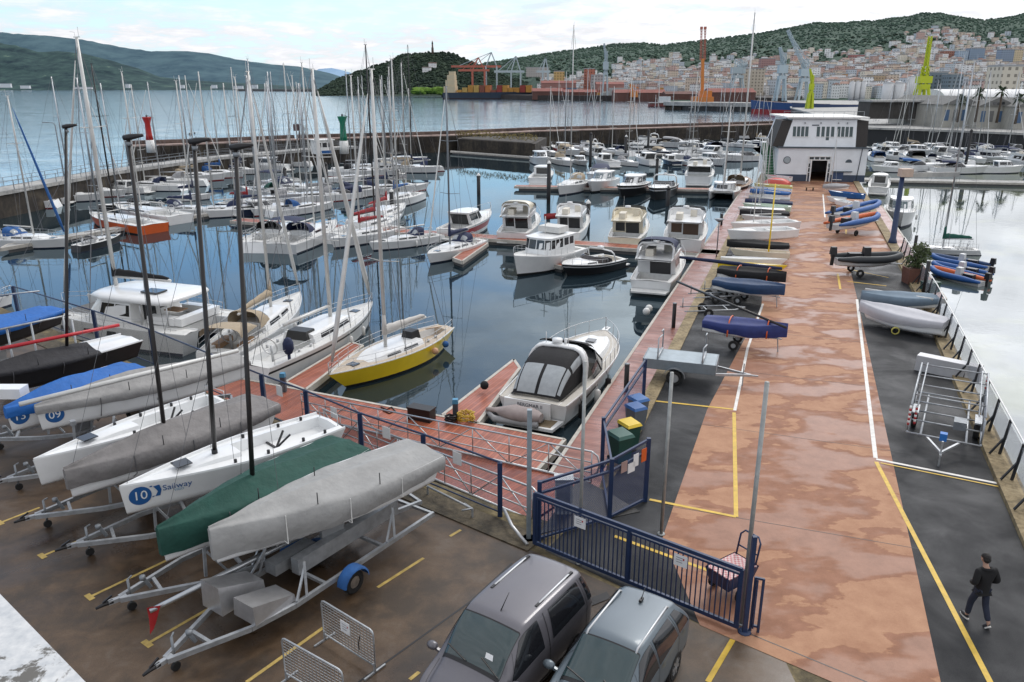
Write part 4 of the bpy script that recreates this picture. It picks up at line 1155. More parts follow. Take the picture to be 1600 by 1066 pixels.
def far_row(us,v,slope,where,kinds,ang=None,grp=None,tops=None):
 for i,u in enumerate(us):
  kd=kinds[i%len(kinds)]
  vv=v+slope*(u-us[0])+rnd.uniform(-1.5,1.5)
  p=at(u,vv,WATER)
  a=(ang if ang is not None else 1.9)+rnd.uniform(-.3,.3)
  if kd=='s':
   ln=rnd.uniform(8.5,11.5)
  else:
   ln=rnd.uniform(7,10.5)
  d=V((math.cos(a),math.sin(a),0))*ln/2
  can=rnd.choice([NAVY,NAVY,BLACKC,BLUEC,BEIGEC,GREYC]);nm={NAVY:'navy',BLACKC:'black',BLUEC:'blue',BEIGEC:'beige',GREYC:'grey'}[can]
  if rnd.random()<.5:d=-d
  s_,b_=p-d,p+d
  o_pxy=globals()['pxy']
  globals()['pxy']=lambda q,z=WATER:(q[0],q[1])
  if kd=='s':
   lab=f'{nm} canvassed white yacht, {ords[i]} from the left {where}'
   tp=tops[i%len(tops)] if tops else rnd.randint(105,150)
   yacht(lab,s_,b_,tp,hood=can,cover=can if rnd.random()<.6 else None,lite=True,mat=rnd.choice([ALU,SPARW]),furled=SPARW if rnd.random()<.6 else None,group=grp,wr=.014,boot=rnd.choice([BOOT,BOOTB,REDC]))
  else:
   kk=rnd.choice(['cabin','hardtop','express','fly']) if kd=='m' else kd
   word={'cabin':'white cabin boat','hardtop':'white hardtop boat','express':'white open cruiser','fly':'white flybridge boat'}[kk]
   lab=f'{word}, {ords[i]} from the left {where}'
   motorboat(lab,s_,b_,kk,lite=True,group=grp,fs=rnd.uniform(1,1.3),fb=rnd.uniform(1.4,1.8),hullm=rnd.choice([GEL,GEL,GEL,GELG,NAVYH]),bimini=can if kk=='express' else None,canopy=can if kk=='express' and rnd.random()<.5 else None)
  globals()['pxy']=o_pxy
GB='boats moored in the far rows'
far_row([14,58,104,150,196,236],326,-.13,'under the left walkway wall','smssms',.15,GB,[150,132,120,140])
far_row([346,380,414,446,474],336,-.02,'left of the navy bimini yacht','ssmss',.6,GB,[112,130,98])
far_row([560,590,620,650],276,-.1,'before the long racing sloop','smss',.2,GB,[120,138])
far_row([846,880,908,944,978,1008,1046,1078,1108],258,.0,'behind the third pontoon row','msmmsmmsm',1.8,GB,[128,112,140])
far_row([856,892,926,960,1000,1036,1072,1106],243,.0,'before the far pontoon row','smmsmmsm',2.2,GB,[135,120,148])
far_row([868,890,930,955,985,1018,1045,1078,1104,1132,1158,1186],214,-.02,'tight against the far breakwater','sssmsssmssss',2.8,GB,[125,140,118,105,132,148])
far_row([1368,1384,1408,1430,1448,1470,1498,1522,1548,1574,1598],213,.03,'hard under the right quay wall','smsmssmsmms',2.1,GB,[125,140,105,118])
far_row([1375,1405,1432,1462,1492,1530,1566,1590],243,.02,'between the right basin rows','msmmsmsm',1.75,GB,[150,120,98])
far_row([262,300,338,372,408,442,478],290,-.16,'along the low walkway wall','ssssmss',.1,GB,[128,118,135,105,124,112])
far_row([420,452,492,528,560,596,628],322,-.1,'in the crowded centre row','sssmsss',.5,GB,[118,98,130,112,140])
far_row([912,940,968,1000,1030,1062,1092,1118,1146,1172,1196],222,-.028,'close under the far breakwater','ssmssmsssms',2.6,GB,[108,128,150,98,112,125,140,135,118,128,150])
far_row([1062,1088,1130,1160,1185,1204],230,-.01,'just left of the club house','mmsmsm',2.3,GB,[120,145,130])
far_row([1362,1388,1412,1436,1460,1488,1512,1540,1568,1592],221,.03,'nearest the right basin quay','msmsmsmmsm',2.0,GB,[112,132,88,150])
far_row([1372,1398,1420,1446,1478,1516,1546,1578],236,.02,'across the right basin middle','mmsmssms',1.85,GB,[146,120,105,140])
far_row([1366,1394,1424,1452,1484,1520,1552,1584],250,.03,'behind the right basin pontoon','mmmsssmm',1.6,GB,[130,85,110])
far_row([1392,1440,1500,1562],268,.02,'alongside the right basin pontoon',['cabin','express','express','cabin'],.1,GB)
pile_px=[(857,318,256,1),(748,305,275,1),(512,305,258,0),(538,240,236,0),(918,356,318,1),(889,300,288,0),(1043,322,296,0),(1026,272,250,0),(922,262,210,0),(977,250,214,1),(613,332,300,1),(1508,262,205,0),(447,292,265,0),(622,306,268,0),(1012,240,205,0)]
piler=pm((.02,.02,.022),.6,0,.3,2,name='black_pile')
for i,(u,vb,vt,cap) in enumerate(pile_px):
 p=at(u,vb,WATER);zt_=up_to(u,vb,vt,WATER)
 where=['left of the small flybridge boat','behind the red striped cruiser','beside the blue tented yacht','behind the motor sailer','between fishing cruiser and cream flybridge boat','behind the plain hardtop cruiser','behind the boxy two deck motor yacht','behind the black hulled hardtop cruiser','in front of the houseboat shaped cruiser','in front of the long motor yacht','behind the white bowed yachts in the centre','in the right basin beyond the pale pontoon','left of the blue tented yacht','next to the bright blue tarpaulin yacht','left of the long motor yacht'][i]
 r_=thing('mooring_pile',f'black mooring pile {"with white cone cap " if cap else ""}standing {where}','pile',tuple(p),0,'mooring piles')
 mb=MB();mb.cyl((0,0,-2),.27,zt_-WATER+2,12);mb.build('post',piler,r_)
 mb=MB();mb.tube([(0,0,zt_-WATER),(0,0,zt_-WATER+.1),(0,0,zt_-WATER+.42)],[.3,.3,.03],12);mb.build('cap',WHITEP if cap else piler,r_)
COVG=pm((.3,.295,.29),.85,0,.16,2.2,.9,name='grey_boat_cover',bscale=4)
COVL=pm((.33,.33,.325),.85,0,.2,1.1,.9,name='light_grey_boat_cover',bscale=3.5)
COVB=pm((.2,.19,.187),.85,0,.22,2.2,.9,name='brown_grey_boat_cover',bscale=4)
COVGR=pm((.009,.062,.047),.8,0,.2,2.0,.9,name='green_boat_cover',bscale=4)
COVBK=pm((.022,.022,.026),.75,0,.2,2.0,.9,name='black_boat_cover',bscale=4)
COVBL=pm((.012,.12,.42),.7,0,.18,2.0,.9,name='blue_tarpaulin',bscale=3.5)
LOGOB=pm((.015,.1,.3),.5,0,0,name='blue_vinyl')
LOGOP=pm((.1,.3,.48),.5,0,0,name='pale_blue_vinyl')
LOGOW=pm((.8,.82,.82),.5,0,0,name='white_vinyl')
def cover_over(h,root,mat,skirt=.35,ridge=.3,tm=.57,seed=0,t0=0.0,t1=1.0,flat=False,sag=.05,name='boat_cover',n=26):
 rows=[]
 for i in range(n+1):
  t=t0+(t1-t0)*i/n
  tt=min(max(t,0),.995)
  b,z,x=h.half(tt),h.sheer(tt),h.x(tt)
  if t>=.999:x+=.04
  if i==0 and t0==0:x-=.03
  k=abs(t-tm)/(tm if t<tm else 1-tm)
  rz=ridge*(1-k**1.3)+.07
  if flat:rz=.06+ridge*.25*math.sin(t*9+seed)
  row=[]
  sk=skirt*(.5+.5*min(t*1.6,1))*(1+.04*math.sin(i*1.7+seed))
  bl=h.half(tt)*(h.wl-h.flare*tt**3)
  f=max(z-sk,.05)/z
  bs=(bl+(b-bl)*f**1.3)
  prof=[(bs+.05+.012*math.sin(i*2.1+seed),z-sk),(b+.05,z-sk*.5),(b+.045,z+.03),(b*.9,z+.06+rz*.12)]
  for q in (.66,.4,.18,0):
   zz_=z+.06+rz*(1-q)**1.15-sag*math.sin(math.pi*q)*(1 if rz>.1 else .4)
   zz_+=.03*noise.noise(V((x*1.6,q*3,seed*3.1)))
   prof.append((b*q,zz_))
  row=[V((x,y,z_)) for y,z_ in prof]+[V((x,-y,z_+.012*math.sin(i*1.3))) for y,z_ in prof[-2::-1]]
  rows.append(row)
 mb=MB();mb.grid(rows,0,True)
 if t0==0:mb.poly(rows[0])
 if t1>=.999:mb.poly(rows[-1][::-1])
 return mb.build(name,mat,root)
def side_frame(h,t,zf,sg=1):
 def P(t_,f):
  z=h.sheer(t_);b=h.half(t_);bw=b*(h.wl-h.flare*t_**3)
  return V((h.x(t_,f),sg*(bw+(b-bw)*f**1.3),z*f))
 p=P(t,zf);dx=P(t-.05,zf)-P(t+.05,zf);dz=P(t,min(zf+.2,1))-P(t,zf-.2)
 if sg<0:dx=-dx
 M_=frame_M(p,dx,dz)
 nrm=M_.to_3x3() @ V((0,0,1))
 M_.translation=p+nrm*.012
 return M_
KEEL_DZ=2.3
def keelboat(label,bow,stern,z=KEEL_DZ,cover=None,mast_top=None,mast_px=None,top_u=None,number=None,hullm=GEL,logo=False,B=1.88,fs=.6,fb=.72,ckw=None,group='racing keelboats stored on trailers',skirt=.35,bowcut=True):
 z0=z-.67
 root,Ln=place(label,'racing_keelboat','sailboat',tuple(at(*stern,z))[:2],tuple(at(*bow,z))[:2],group,z0)
 h=Hull(Ln,B,fs,fb,.86,.08,-.25,1.55,.3,.28,.4,wl=.86)
 h.build([hullm,hullm,hullm],root,n=18)
 if cover is None:
  h.deck([GEL,GEL],root,(.02,.5,.62),.32,n=22)
  trunk(h,root,.5,.8,.5,.17,GEL,win=None,front=.7)
  mb=MB();mb.box((h.x(.74),0,h.sheer(.74)+.16),(.42,.42,.03));mb.build('hatch',DGLASS,root)
  mb=MB();mb.box((h.x(.3),0,h.sheer(.3)-.3),(.06,h.half(.3)*1.2,.05));mb.beam((h.x(.3),0,h.sheer(.3)-.3),(h.x(.24),.2,h.sheer(.3)+.08),.05);mb.beam((h.x(.3),0,h.sheer(.3)-.3),(h.x(.24),-.2,h.sheer(.3)+.08),.05);mb.build('mainsheet_post',BLACKP,root)
  for t_,sg in ((.22,1),(.22,-1),(.4,1),(.4,-1),(.55,1),(.55,-1),(.1,1),(.1,-1)):
   mb=MB();mb.cyl((h.x(t_),sg*h.half(t_)*.78,h.sheer(t_)+.0),.045,.1,7);mb.build('deck_fitting',BLACKP,root)
  mb=MB();mb.tube([(h.x(.01),.5,h.sheer(0)),(h.x(.01),.5,h.sheer(0)+.35),(h.x(.01),-.5,h.sheer(0)+.35),(h.x(.01),-.5,h.sheer(0))],.014,5);mb.build('stern_rail',STEEL,root)
 else:
  h.deck(GEL,root,n=14)
  cover_over(h,root,cover,**(ckw or {}),skirt=skirt)
  for t_ in (.25,.5,.75):
   mb=MB()
   for sg in (1,-1):
    P=[V((h.x(t_),sg*(h.half(t_)+.06),h.sheer(t_)+.03)),V((h.x(t_),sg*(h.half(t_)+.062),h.sheer(t_)-skirt*(.5+.5*min(t_*1.6,1)))),V((h.x(t_),sg*h.half(t_)*.75,.02)),V((h.x(t_),0,-h.d-.03))]
    mb.tube(P,.014,4)
   mb.build('tie_strap',FENDER if cover is COVL else WIRE,root)
  for t_ in (.35,.62):
   for sg in (1,):
    mb=MB();mb.tube([(h.x(t_),sg*(h.half(t_)-.05),h.sheer(t_)),(h.x(t_),sg*(h.half(t_)-.05),h.sheer(t_)+.38)],.014,5);mb.build('stanchion',BLACKP,root)
 mb=MB();mb.add([(x,y,z_) for z_,c in ((-.2,.75),(-1.0,.6)) for x,y in ((-c/2,-.05),(-c/2,.05),(c/2,.05),(c/2,-.05))],[(0,1,5,4),(1,2,6,5),(2,3,7,6),(3,0,4,7)])
 mb.ball((0,0,-1.02),(.5,.12,.12),8);mb.build('keel',pm((.3,.31,.32),.4,.2,name='keel_lead'),root)
 if mast_top:
  d=V((math.cos(root.rotation_euler.z),math.sin(root.rotation_euler.z)))
  t_=.585
  if mast_px:
   q=at(*mast_px,z+.1);c=V(root.location)
   t_=((V((q.x,q.y))-V((c.x,c.y))).dot(d))/Ln+.5
  q=V(root.location)+V((d.x,d.y,0))*h.x(t_)
  y=(533-mast_top)/FPX
  zt=CAM_H+(-_sp+y*_cp)*q.y/(_cp+y*_sp)-z0
  mb=MB();zb=h.sheer(t_)+(.1 if cover is None else 0.0)
  x=h.x(t_)
  rk_=0.0
  if top_u:
   w_=V((0,_cp,-_sp));
   for _ in range(30):
    q2=q+V((d.x,d.y,0))*rk_;q2.z=z0+zt
    dd=q2-V((0,0,CAM_H));uu=800+FPX*dd.x/(dd.y*_cp-dd.z*_sp)
    rk_+=(top_u-uu)/FPX*q.y/max(abs(d.x),.2)*(1 if d.x>0 else-1)*.7
   rk_=max(-2.2,min(rk_,1.0))
  mb.tube([(x,0,zb),(x+rk_*.25,0,zb+(zt-zb)*.25),(x+rk_,0,zt)],[.062,.062,.052],10)
  m=mb.build('mast',CARBON,root);xb_=x;x=x+rk_
  ca=V((math.cos(-root.rotation_euler.z),math.sin(-root.rotation_euler.z),0));cb=V((-ca.y,ca.x,0))
  mb=MB();e=V((x,0,zt-.02))
  mb.tube([e-ca*.12,e+ca*.05+V((0,0,.02)),e+ca*.4+V((0,0,.07))],[.07,.085,.04],7);mb.build('masthead_arm',BLACKP,m)
  mb=MB();mb.tube([e+V((0,0,-.2)),e+V((0,0,-.1))],.075,8);mb.build('collar',GALVD,m)
  mw=MB()
  for sg in (1,-1):mw.tube([(xb_-.2,sg*(h.half(t_)-.08),h.sheer(t_)),(x,0,zt-1.2)],.006,4)
  mw.tube([(h.x(.97),0,h.sheer(.97)),(x,0,zt-1.2)],.006,4);mw.build('rigging',WIRE,root)
  mb=MB();mb.tube([(xb_,0,zb),(xb_,0,zb+.16)],.085,8);mb.build('mast_collar',BLACKP,m)
 if number:
  Mx=side_frame(h,.935,.52,1)
  disc=MB();disc.poly([(.27*math.cos(a),.27*math.sin(a),0) for a in [2*math.pi*i/28 for i in range(28)]])
  o=disc.build('number_disc',LOGOB,root);o.matrix_local=Mx
  text_on(o,number,.36,Matrix.Translation((0,0,.004)),LOGOW,'number')
  if logo:
   text_on(root,'Sailway',.25,side_frame(h,.795,.66,1),LOGOB,'lettering')
   text_on(root,'VIGO',.1,side_frame(h,.79,.47,1),LOGOP,'lettering')
   Mk=side_frame(h,.872,.6,1)
   s_=MB();s_.poly([(-.08,.16,0),(.07,.18,0),(.11,.02,0),(.07,-.16,0),(-.05,-.16,0),(.02,-.02,0),(-.02,.06,0)]);s_.poly([(-.16,.15,.001),(-.1,.15,.001),(-.1,.19,.001),(-.16,.19,.001)]);s_.poly([(-.12,-.18,.001),(-.04,-.14,.001),(-.12,-.14,.001)])
   e_=s_.build('emblem',LOGOB,root);e_.matrix_local=Mk
 return root,h
front,fh=keelboat('light grey covered keelboat nearest the camera with white lashings',(328,838),(663,700),cover=COVL,ckw=dict(ridge=.16,seed=2,sag=.05),skirt=.72,fs=.64,fb=.8)
keelboat('dark green covered keelboat with tall black mast',(247,836),(545,690),cover=COVGR,mast_top=232,top_u=368,mast_px=(388,755),ckw=dict(ridge=.3,seed=5),skirt=.66,fb=.78)
ten,th=keelboat('open white keelboat carrying the round blue number 10',(186,765),(516,654),mast_top=222,top_u=303,mast_px=(322,700),number='10',logo=True)
keelboat('brown grey covered keelboat with black mast behind number 10',(101,740),(410,622),cover=COVB,mast_top=215,top_u=200,mast_px=(232,665),ckw=dict(ridge=.34,seed=8),skirt=.5)
keelboat('bare white keelboat hull showing a flat strip of deck beside the brown grey cover',(52,722),(338,618),cover=None,B=1.5)
keelboat('grey covered keelboat with white hull and blue number disc 09',(55,640),(372,556),cover=COVG,number='09',ckw=dict(ridge=.4,seed=11),skirt=.22)
keelboat('keelboat under a bright blue cover with a blue number disc',(8,642),(210,570),cover=COVBL,number='13',ckw=dict(ridge=.34,seed=14),skirt=.3)
keelboat('black hulled keelboat with black cover and mast beneath the red spar',(-70,598),(205,525),cover=COVBK,hullm=BLACKP,mast_top=200,top_u=103,mast_px=(127,556),ckw=dict(ridge=.3,seed=17,t0=.28,tm=.6),skirt=.12)
keelboat('black keelboat hull half hidden under a bright blue tarpaulin at the left edge',(-120,540),(80,480),cover=COVBL,hullm=BLACKP,ckw=dict(ridge=.3,seed=21),skirt=.25)
def trailer(label,coupling,toward,length=8.2,half=.85,posts=True,bowp=True,guards=BLUEC,group='boat trailers in the yard',wheel_at=.58):
 c=at(*coupling,.45);t_=V(toward)
 d=(V((t_.x,t_.y))-V((c.x,c.y))).normalized()
 root=thing('boat_trailer',label,'trailer',(c.x,c.y,0),math.atan2(d.y,d.x),group)
 mb=MB();a=V((.25,0,.5))
 for sg in (1,-1):
  mb.beam(a+V((0,sg*.05,0)),(1.9,sg*half*.8,.52),.09,.12)
  mb.beam((1.9,sg*half*.8,.52),(3.0,sg*half,.52),.09,.12)
  mb.beam((3.0,sg*half,.52),(length,sg*half,.52),.09,.12)
 for x in (1.1,3.0,length*.5,length*.75,length):
  yw=half*min(1,.1+x/3.2)
  mb.beam((x,-yw,.5),(x,yw,.5),.08,.08)
 mb.beam((.0,0,.5),(.4,0,.5),.1,.1)
 mb.build('frame',GALV,root)
 mb=MB();mb.tube([(-.28,0,.47),(-.1,0,.5),(.1,0,.5)],[.03,.05,.06],7);mb.beam((-.12,0,.55),(.1,0,.66),.04);mb.build('coupling',BLACKP,root)
 mb=MB();mb.tube([(.5,.12,.12),(.5,.12,.85)],.03,6);mb.beam((.5,.12,.85),(.62,.22,.85),.03);o=mb.build('jockey_stand',GALVD,root)
 mb=MB();mb.disc((.5,.12,.11),(0,1,0),.11,.08,12);mb.build('jockey_wheel',RUBBER,o)
 mb=MB();mb.beam((.95,0,.5),(.8,0,.85),.08);mb.cyl((.78,-.1,.84),.07,.1,8);mb.build('winch_post',GALVD,root)
 xw=length*wheel_at
 for sg in (1,-1):
  mb=MB();mb.disc((xw,sg*(half+.2),.31),(0,1,0),.31,.19,18,hole=.17);w_=mb.build('wheel',RUBBER,root)
  mb=MB();mb.disc((xw,sg*(half+.21),.31),(0,1,0),.18,.12,14);mb.build('rim',pm((.3,.26,.22),.5,.4,.4,6,name='rusty_rim'),w_)
  mb=MB();rows=[]
  for i in range(9):
   an=math.pi*i/8
   rows.append([V((xw+.42*math.cos(an),sg*(half+.08),.34+.4*math.sin(an))),V((xw+.42*math.cos(an),sg*(half+.36),.34+.4*math.sin(an))),V((xw+.38*math.cos(an),sg*(half+.38),.34+.33*math.sin(an)))])
  mb.grid(rows,0,True);mb.build('mudguard',guards,root)
 for sg in (1,-1):
  for x in (length*.42,length*.8) if posts else ():
   mb=MB();mb.beam((x,sg*half,.55),(x+.15,sg*half*.8,1.35),.06);mb.build('support_post',GALV,root)
   mb=MB();mb.beam((x-.3,sg*half,.6),(x+.12,sg*half*.82,1.2),.05);mb.build('brace',GALV,root)
 if bowp:
  mb=MB();mb.beam((2.1,-.5,.55),(2.2,-.45,2.0),.07);mb.box((2.2,-.42,2.0),(.15,.2,.14));mb.beam((2.6,-.6,.55),(2.2,-.5,1.2),.05);mb.build('bow_post',GALV,root)
 return root
def near(px,z):return at(*px,z)
t1=trailer('long galvanised trailer with blue mudguards and two metal steps, nearest the camera',(243,1045),at(655,712,1.9),8.0,bowp=False)
for i,(x0,x1,y0,y1,z0,z1,z2) in enumerate([(1.75,2.95,.12,.85,.58,1.3,.85),(1.95,3.1,-.78,-.02,.58,1.05,.72)]):
 mb=MB();mb.add([(x0,y0,z0),(x1,y0,z0),(x1,y1,z0),(x0,y1,z0),(x0,y0+.05,z1),(x1,y0+.05,z2),(x1,y1-.05,z2),(x0,y1-.05,z1)],[(0,3,2,1),(4,5,6,7),(0,1,5,4),(1,2,6,5),(2,3,7,6),(3,0,4,7)])
 mb.build('step_box',pm((.55,.55,.56),.36,.75,.18,3,name='dull_zinc_sheet'),t1)
mb=MB();mb.box((5.6,.05,.78),(3.6,.26,.42));mb.build('keel_guide',GALV,t1)
mb=MB();mb.box((4.1,.55,.72),(1.3,.4,.3));mb.build('keel_guide',GALV,t1)
mb=MB();mb.beam((5.2,.4,1.05),(6.8,.38,1.15),.12,.1);mb.build('bunk',GALV,t1)
trailer('galvanised trailer under the green covered keelboat',(170,945),at(590,730,1.6))
trailer('galvanised trailer under the white number 10 keelboat',(105,857),at(520,690,1.6))
trailer('galvanised trailer under the brown grey covered keelboat',(40,813),at(430,660,1.6))
trailer('galvanised trailer under the bare white keelboat hull',(-2,755),at(380,610,1.6))
trailer('galvanised trailer under the keelboat with number 09',(-30,690),at(345,590,1.6))
mb=MB();a,b=at(234,955,.75),at(420,862,1.0);b=a+(b-a)*1.35
mb.tube([a,a.lerp(b,.5),b],[.06,.075,.075],8)
sp_=tag(mb.build('spar',ALU),'long aluminium mast lying level with a red rag tied to its tip','spar')
mb=MB();rows=[]
for i in range(5):
 k=i/4;rows.append([a+V((-.06-.03*k,.05*math.sin(k*3),.08-.72*k)),a+V((.05-.04*k,.02,.1-.6*k)),a+V((.22-.16*k,.08,.09-.45*k))])
mb.grid(rows);mb.build('red_rag',REDP,sp_)
mb=MB();a,b=at(30,632,2.9),at(372,548,3.0);mb.tube([a,a.lerp(b,.5),b],[.075,.08,.075],8)
tag(mb.build('spar',SPARW),'long pale grey boom lying above the 09 keelboat','spar')
mb=MB();a,b=at(-10,612,2.4),at(30,612,2.4);mb.box((a+b)/2,(1.2,.5,.35));tag(mb.build('storage_box',GEL),'white plastic box end at the left edge beside the blue covered keelboat','box')
mb=MB();a,b=at(0,545,3.0),at(186,508,3.0);mb.tube([a,b],.07,8);tag(mb.build('spar',pm((.5,.02,.03),.4,name='red_spar_paint')),'red sleeved spar laid across the black keelboat','spar')
rk=thing('boat_rack','galvanised tube rack behind the blue tarpaulin at the left edge','rack',tuple(at(60,600,0)))
o=V(rk.location)
P=lambda u,v,z:at(u,v,z)-o
for (u0,v0,u1,v1,z) in [(0,515,110,492,3.1),(0,548,120,520,2.6),(-5,462,62,455,3.2)]:
 mb=MB();mb.tube([P(u0,v0,z),P(u1,v1,z)],.04,6);mb.build('rail',GALV,rk)
for (u,v,z) in [(48,505,3.1),(98,495,3.1),(112,500,3.0),(10,512,3.1)]:
 mb=MB();q=P(u,v,z);mb.tube([q,V((q.x,q.y,.0))],.04,6);mb.build('leg',GALV,rk)
fr=thing('yard_fence','navy post and rail fence with wire mesh along the edge of the boat yard','fence',tuple(FENCE_TOP[-1]-V((0,0,1.75))))
o=V(fr.location)
for p in FENCE_TOP:
 mb=MB();q=p-o;mb.box((q.x,q.y,.87),(.14,.14,1.74));mb.build('post',BLUEST,fr)
mb=MB()
for a,b in zip(FENCE_TOP,FENCE_TOP[1:]):
 mb.tube([a-o+V((0,0,-.01)),b-o+V((0,0,-.01))],.035,6)
 mb.tube([V((a.x,a.y,.12))-V((o.x,o.y,0)),V((b.x,b.y,.12))-V((o.x,o.y,0))],.025,6)
mb.build('rail',BLUEST,fr)
def mesh_mat(name,col,cell=.06,wire=.12,rough=.5):
 m=bpy.data.materials.new(name);N,L=nt(m);b=N['Principled BSDF']
 b.inputs['Base Color'].default_value=(*col,1);b.inputs['Roughness'].default_value=rough;b.inputs['Metallic'].default_value=.4
 tc=N.new('ShaderNodeTexCoord');sp=N.new('ShaderNodeSeparateXYZ');L.new(tc.outputs['UV'],sp.inputs[0])
 k=[]
 for i in (0,1):
  f=math_(N,L,'FRACT',math_(N,L,'MULTIPLY',sp.outputs[i],1/cell))
  k.append(math_(N,L,'LESS_THAN',f,wire))
 a=math_(N,L,'MAXIMUM',k[0],k[1])
 L.new(a,b.inputs['Alpha'])
 return m
def mesh_panel(name,a,b,h,mat,parent,o=V((0,0,0)),z=0.0,diag=False):
 a,b=V(a)-o,V(b)-o;l=(b-a).length
 mb=MB();mb.poly([a+V((0,0,z)),b+V((0,0,z)),b+V((0,0,h)),a+V((0,0,h))])
 ob=mb.build(name,mat,parent)
 uv=ob.data.uv_layers.new(name='UVMap')
 c=[(0,z),(l,z),(l,h),(0,h)]
 for i in range(4):
  x,y=c[i]
  uv.data[i].uv=(x+y,y-x+20) if diag else (x,y)
 return ob
WMESH=mesh_mat('galvanised_wire_mesh',(.3,.31,.32),.055,.1)
BMESHM=mesh_mat('blue_wire_mesh',(.02,.05,.2),.05,.2)
for a,b in zip(FENCE_TOP,FENCE_TOP[1:]):
 mesh_panel('wire_mesh',V((a.x,a.y,0)),V((b.x,b.y,0)),1.7,WMESH,fr,V((o.x,o.y,0)),.12)
PAPER=pm((.75,.76,.77),.6,0,.05,8,name='white_notice_board')
for (u,v) in [(445,607),(519,645),(611,672),(719,713)]:
 p=at(u,v,1.4)
 i=min(range(len(FENCE_TOP)-1),key=lambda k:abs((FENCE_TOP[k].x+FENCE_TOP[k+1].x)/2-p.x))
 a,b=FENCE_TOP[i],FENCE_TOP[i+1];d=(b-a).normalized()
 q=a+d*(p-a).dot(d)-o;n=V((d.y,-d.x,0))*.05
 mb=MB();mb.beam(V((q.x,q.y,1.38))-d*.17+n,V((q.x,q.y,1.38))+d*.17+n,.015,.4);mb.build('notice',PAPER,fr)
gw=thing('gangway','aluminium gangway with trussed handrails leading down to the red pontoon','gangway',tuple(at(900,745,0)))
o=V(gw.location)
A1,A0=at(925,706,.95),at(470,615,DOCK+1.35)
B1,B0=at(832,762,1.0),at(505,640,DOCK+1.35)
B1=A1+(B0-A0)+V((.0,-.1,0)) if False else B1
mb=MB();dz=V((0,0,-1.08))
mb.grid([[A1+dz-o,A0+dz-o],[B1+dz-o,B0+dz-o]],0,False);mb.grid([[A1+dz*1.08-o,A0+dz*1.08-o],[B1+dz*1.08-o,B0+dz*1.08-o]],0,False)
gd=(A1-A0).normalized()
mb.build('tread',decking(math.atan2(gd.y,gd.x),'gangway_boards',(118,56,38),(158,84,58)),gw)
for nm,(H1,H0) in (('handrail',(A1,A0)),('handrail',(B1,B0))):
 mb=MB();n=9;e=(H1-H0).normalized()
 mb.tube([H0-o,H1-o,H1+e*.22+V((0,0,-.12))-o,H1+e*.3+V((0,0,-.4))-o,H1+e*.22+V((0,0,-.7))-o,H1+dz*.8-o],.034,7)
 for f in (.35,.68,1.0):
  mb.tube([H0+dz*f-o,H1+dz*f-o],.026 if f<1 else .05,6)
 for i in range(n+1):
  p=H0.lerp(H1,i/n);mb.tube([p-o,p+dz-o],.022,6)
  if i<n:mb.tube([H0.lerp(H1,i/n)+(dz if i%2 else dz*0)-o,H0.lerp(H1,(i+1)/n)+(dz*0 if i%2 else dz)-o],.022,6)
 mb.build(nm,ALU,gw)
mb=MB();mb.tube([at(787,795,.3),at(800,822,.25),at(824,851,.05)],.05,7);tag(mb.build('bent_pipe',STEEL),'bent shiny steel pipe at the foot of the last fence post','pipe')
mb=MB();a=at(668,760,.3);b=at(738,795,.3);mb.tube([a,b],.035,6);mb.tube([b+V((-.25,.3,0)),b,b+V((-.3,-.1,0))],.03,6);mb.beam(a,V((a.x,a.y,0)),.06);mb.beam(b,V((b.x,b.y,0)),.06);tag(mb.build('tow_bar',GALV),'loose galvanised tow bar lying beside the fence','tow bar')
gl,gr_=V((.62,18.72,0)),V((5.2,15.22,0))
g=thing('sliding_gate','long navy barred sliding gate across the pier entrance','gate',tuple(gl))
d=(gr_-gl);ln=d.length;d.normalize();ang=math.atan2(d.y,d.x);g.rotation_euler.z=ang
mb=MB()
for z in (.12,1.62):mb.box((ln/2,0,z),(ln,.07,.1))
mb.box((ln/2,0,1.5),(ln,.05,.05))
for x in (0,ln*.5,ln):mb.box((x,0,.86),(.09,.075,1.56))
mb.build('frame',BLUEST,g)
k=46
for i in range(k):
 x=ln*(i+.5)/k
 mb=MB();mb.box((x,0,.84),(.026,.026,1.32));mb.build('bar',BLUEST,g)
for i,x in enumerate((ln*.255,ln*.745)):
 mb=MB();mb.box((x,-.06,1.3),(.34,.015,.3));s_=mb.build('notice',PAPER,g)
 mb=MB();mb.box((x+.08,-.07,1.36),(.04,.004,.05));mb.build('red_mark',REDP,s_)
 for q in range(3):
  mb=MB();mb.box((x-.03,-.07,1.38-.06*q),(.16,.004,.014));mb.build('text_line',pm((.2,.2,.22),.6,0,0,name='printed_grey'),s_)
def post(label,u,v,vt,r,mat,name='pole',cat='pole',grp=None,n=10,bolt=False):
 p=at(u,v,0);zt_=up_to(u,v,vt,0)
 root=thing(name,label,cat,tuple(p),0,grp)
 mb=MB();mb.cyl((0,0,0),r,zt_,n);mb.build('shaft',mat,root)
 mb=MB();mb.cyl((0,0,0),r*2.2,.03,10);mb.build('base_plate',mat,root)
 return root
DULL=pm((.36,.37,.36),.55,.5,.25,4,name='weathered_pole_steel')
post('thin grey pole standing on the yard side of the sliding gate near the van',905,880,565,.045,DULL)
post('tall thin grey pole at the right end of the sliding gate',1158,975,597,.05,DULL)
post('thin grey pole in front of the wheelie bins',1033,835,582,.05,DULL)
post('thick grey square pole at the left end of the sliding gate',826,842,640,.09,pm((.3,.36,.4),.5,.3,.2,3,name='grey_blue_steel'),n=4)
post('dark navy gate post beside the luggage cart',1163,988,838,.07,BLUEST,'gate_post','post',n=4)
q0,q1=at(1165,985,0),at(1184,988,0)
mb=MB()
for p in (q0+V((.1,0,0)),q1):mb.box((p.x,p.y,.72),(.05,.05,1.44))
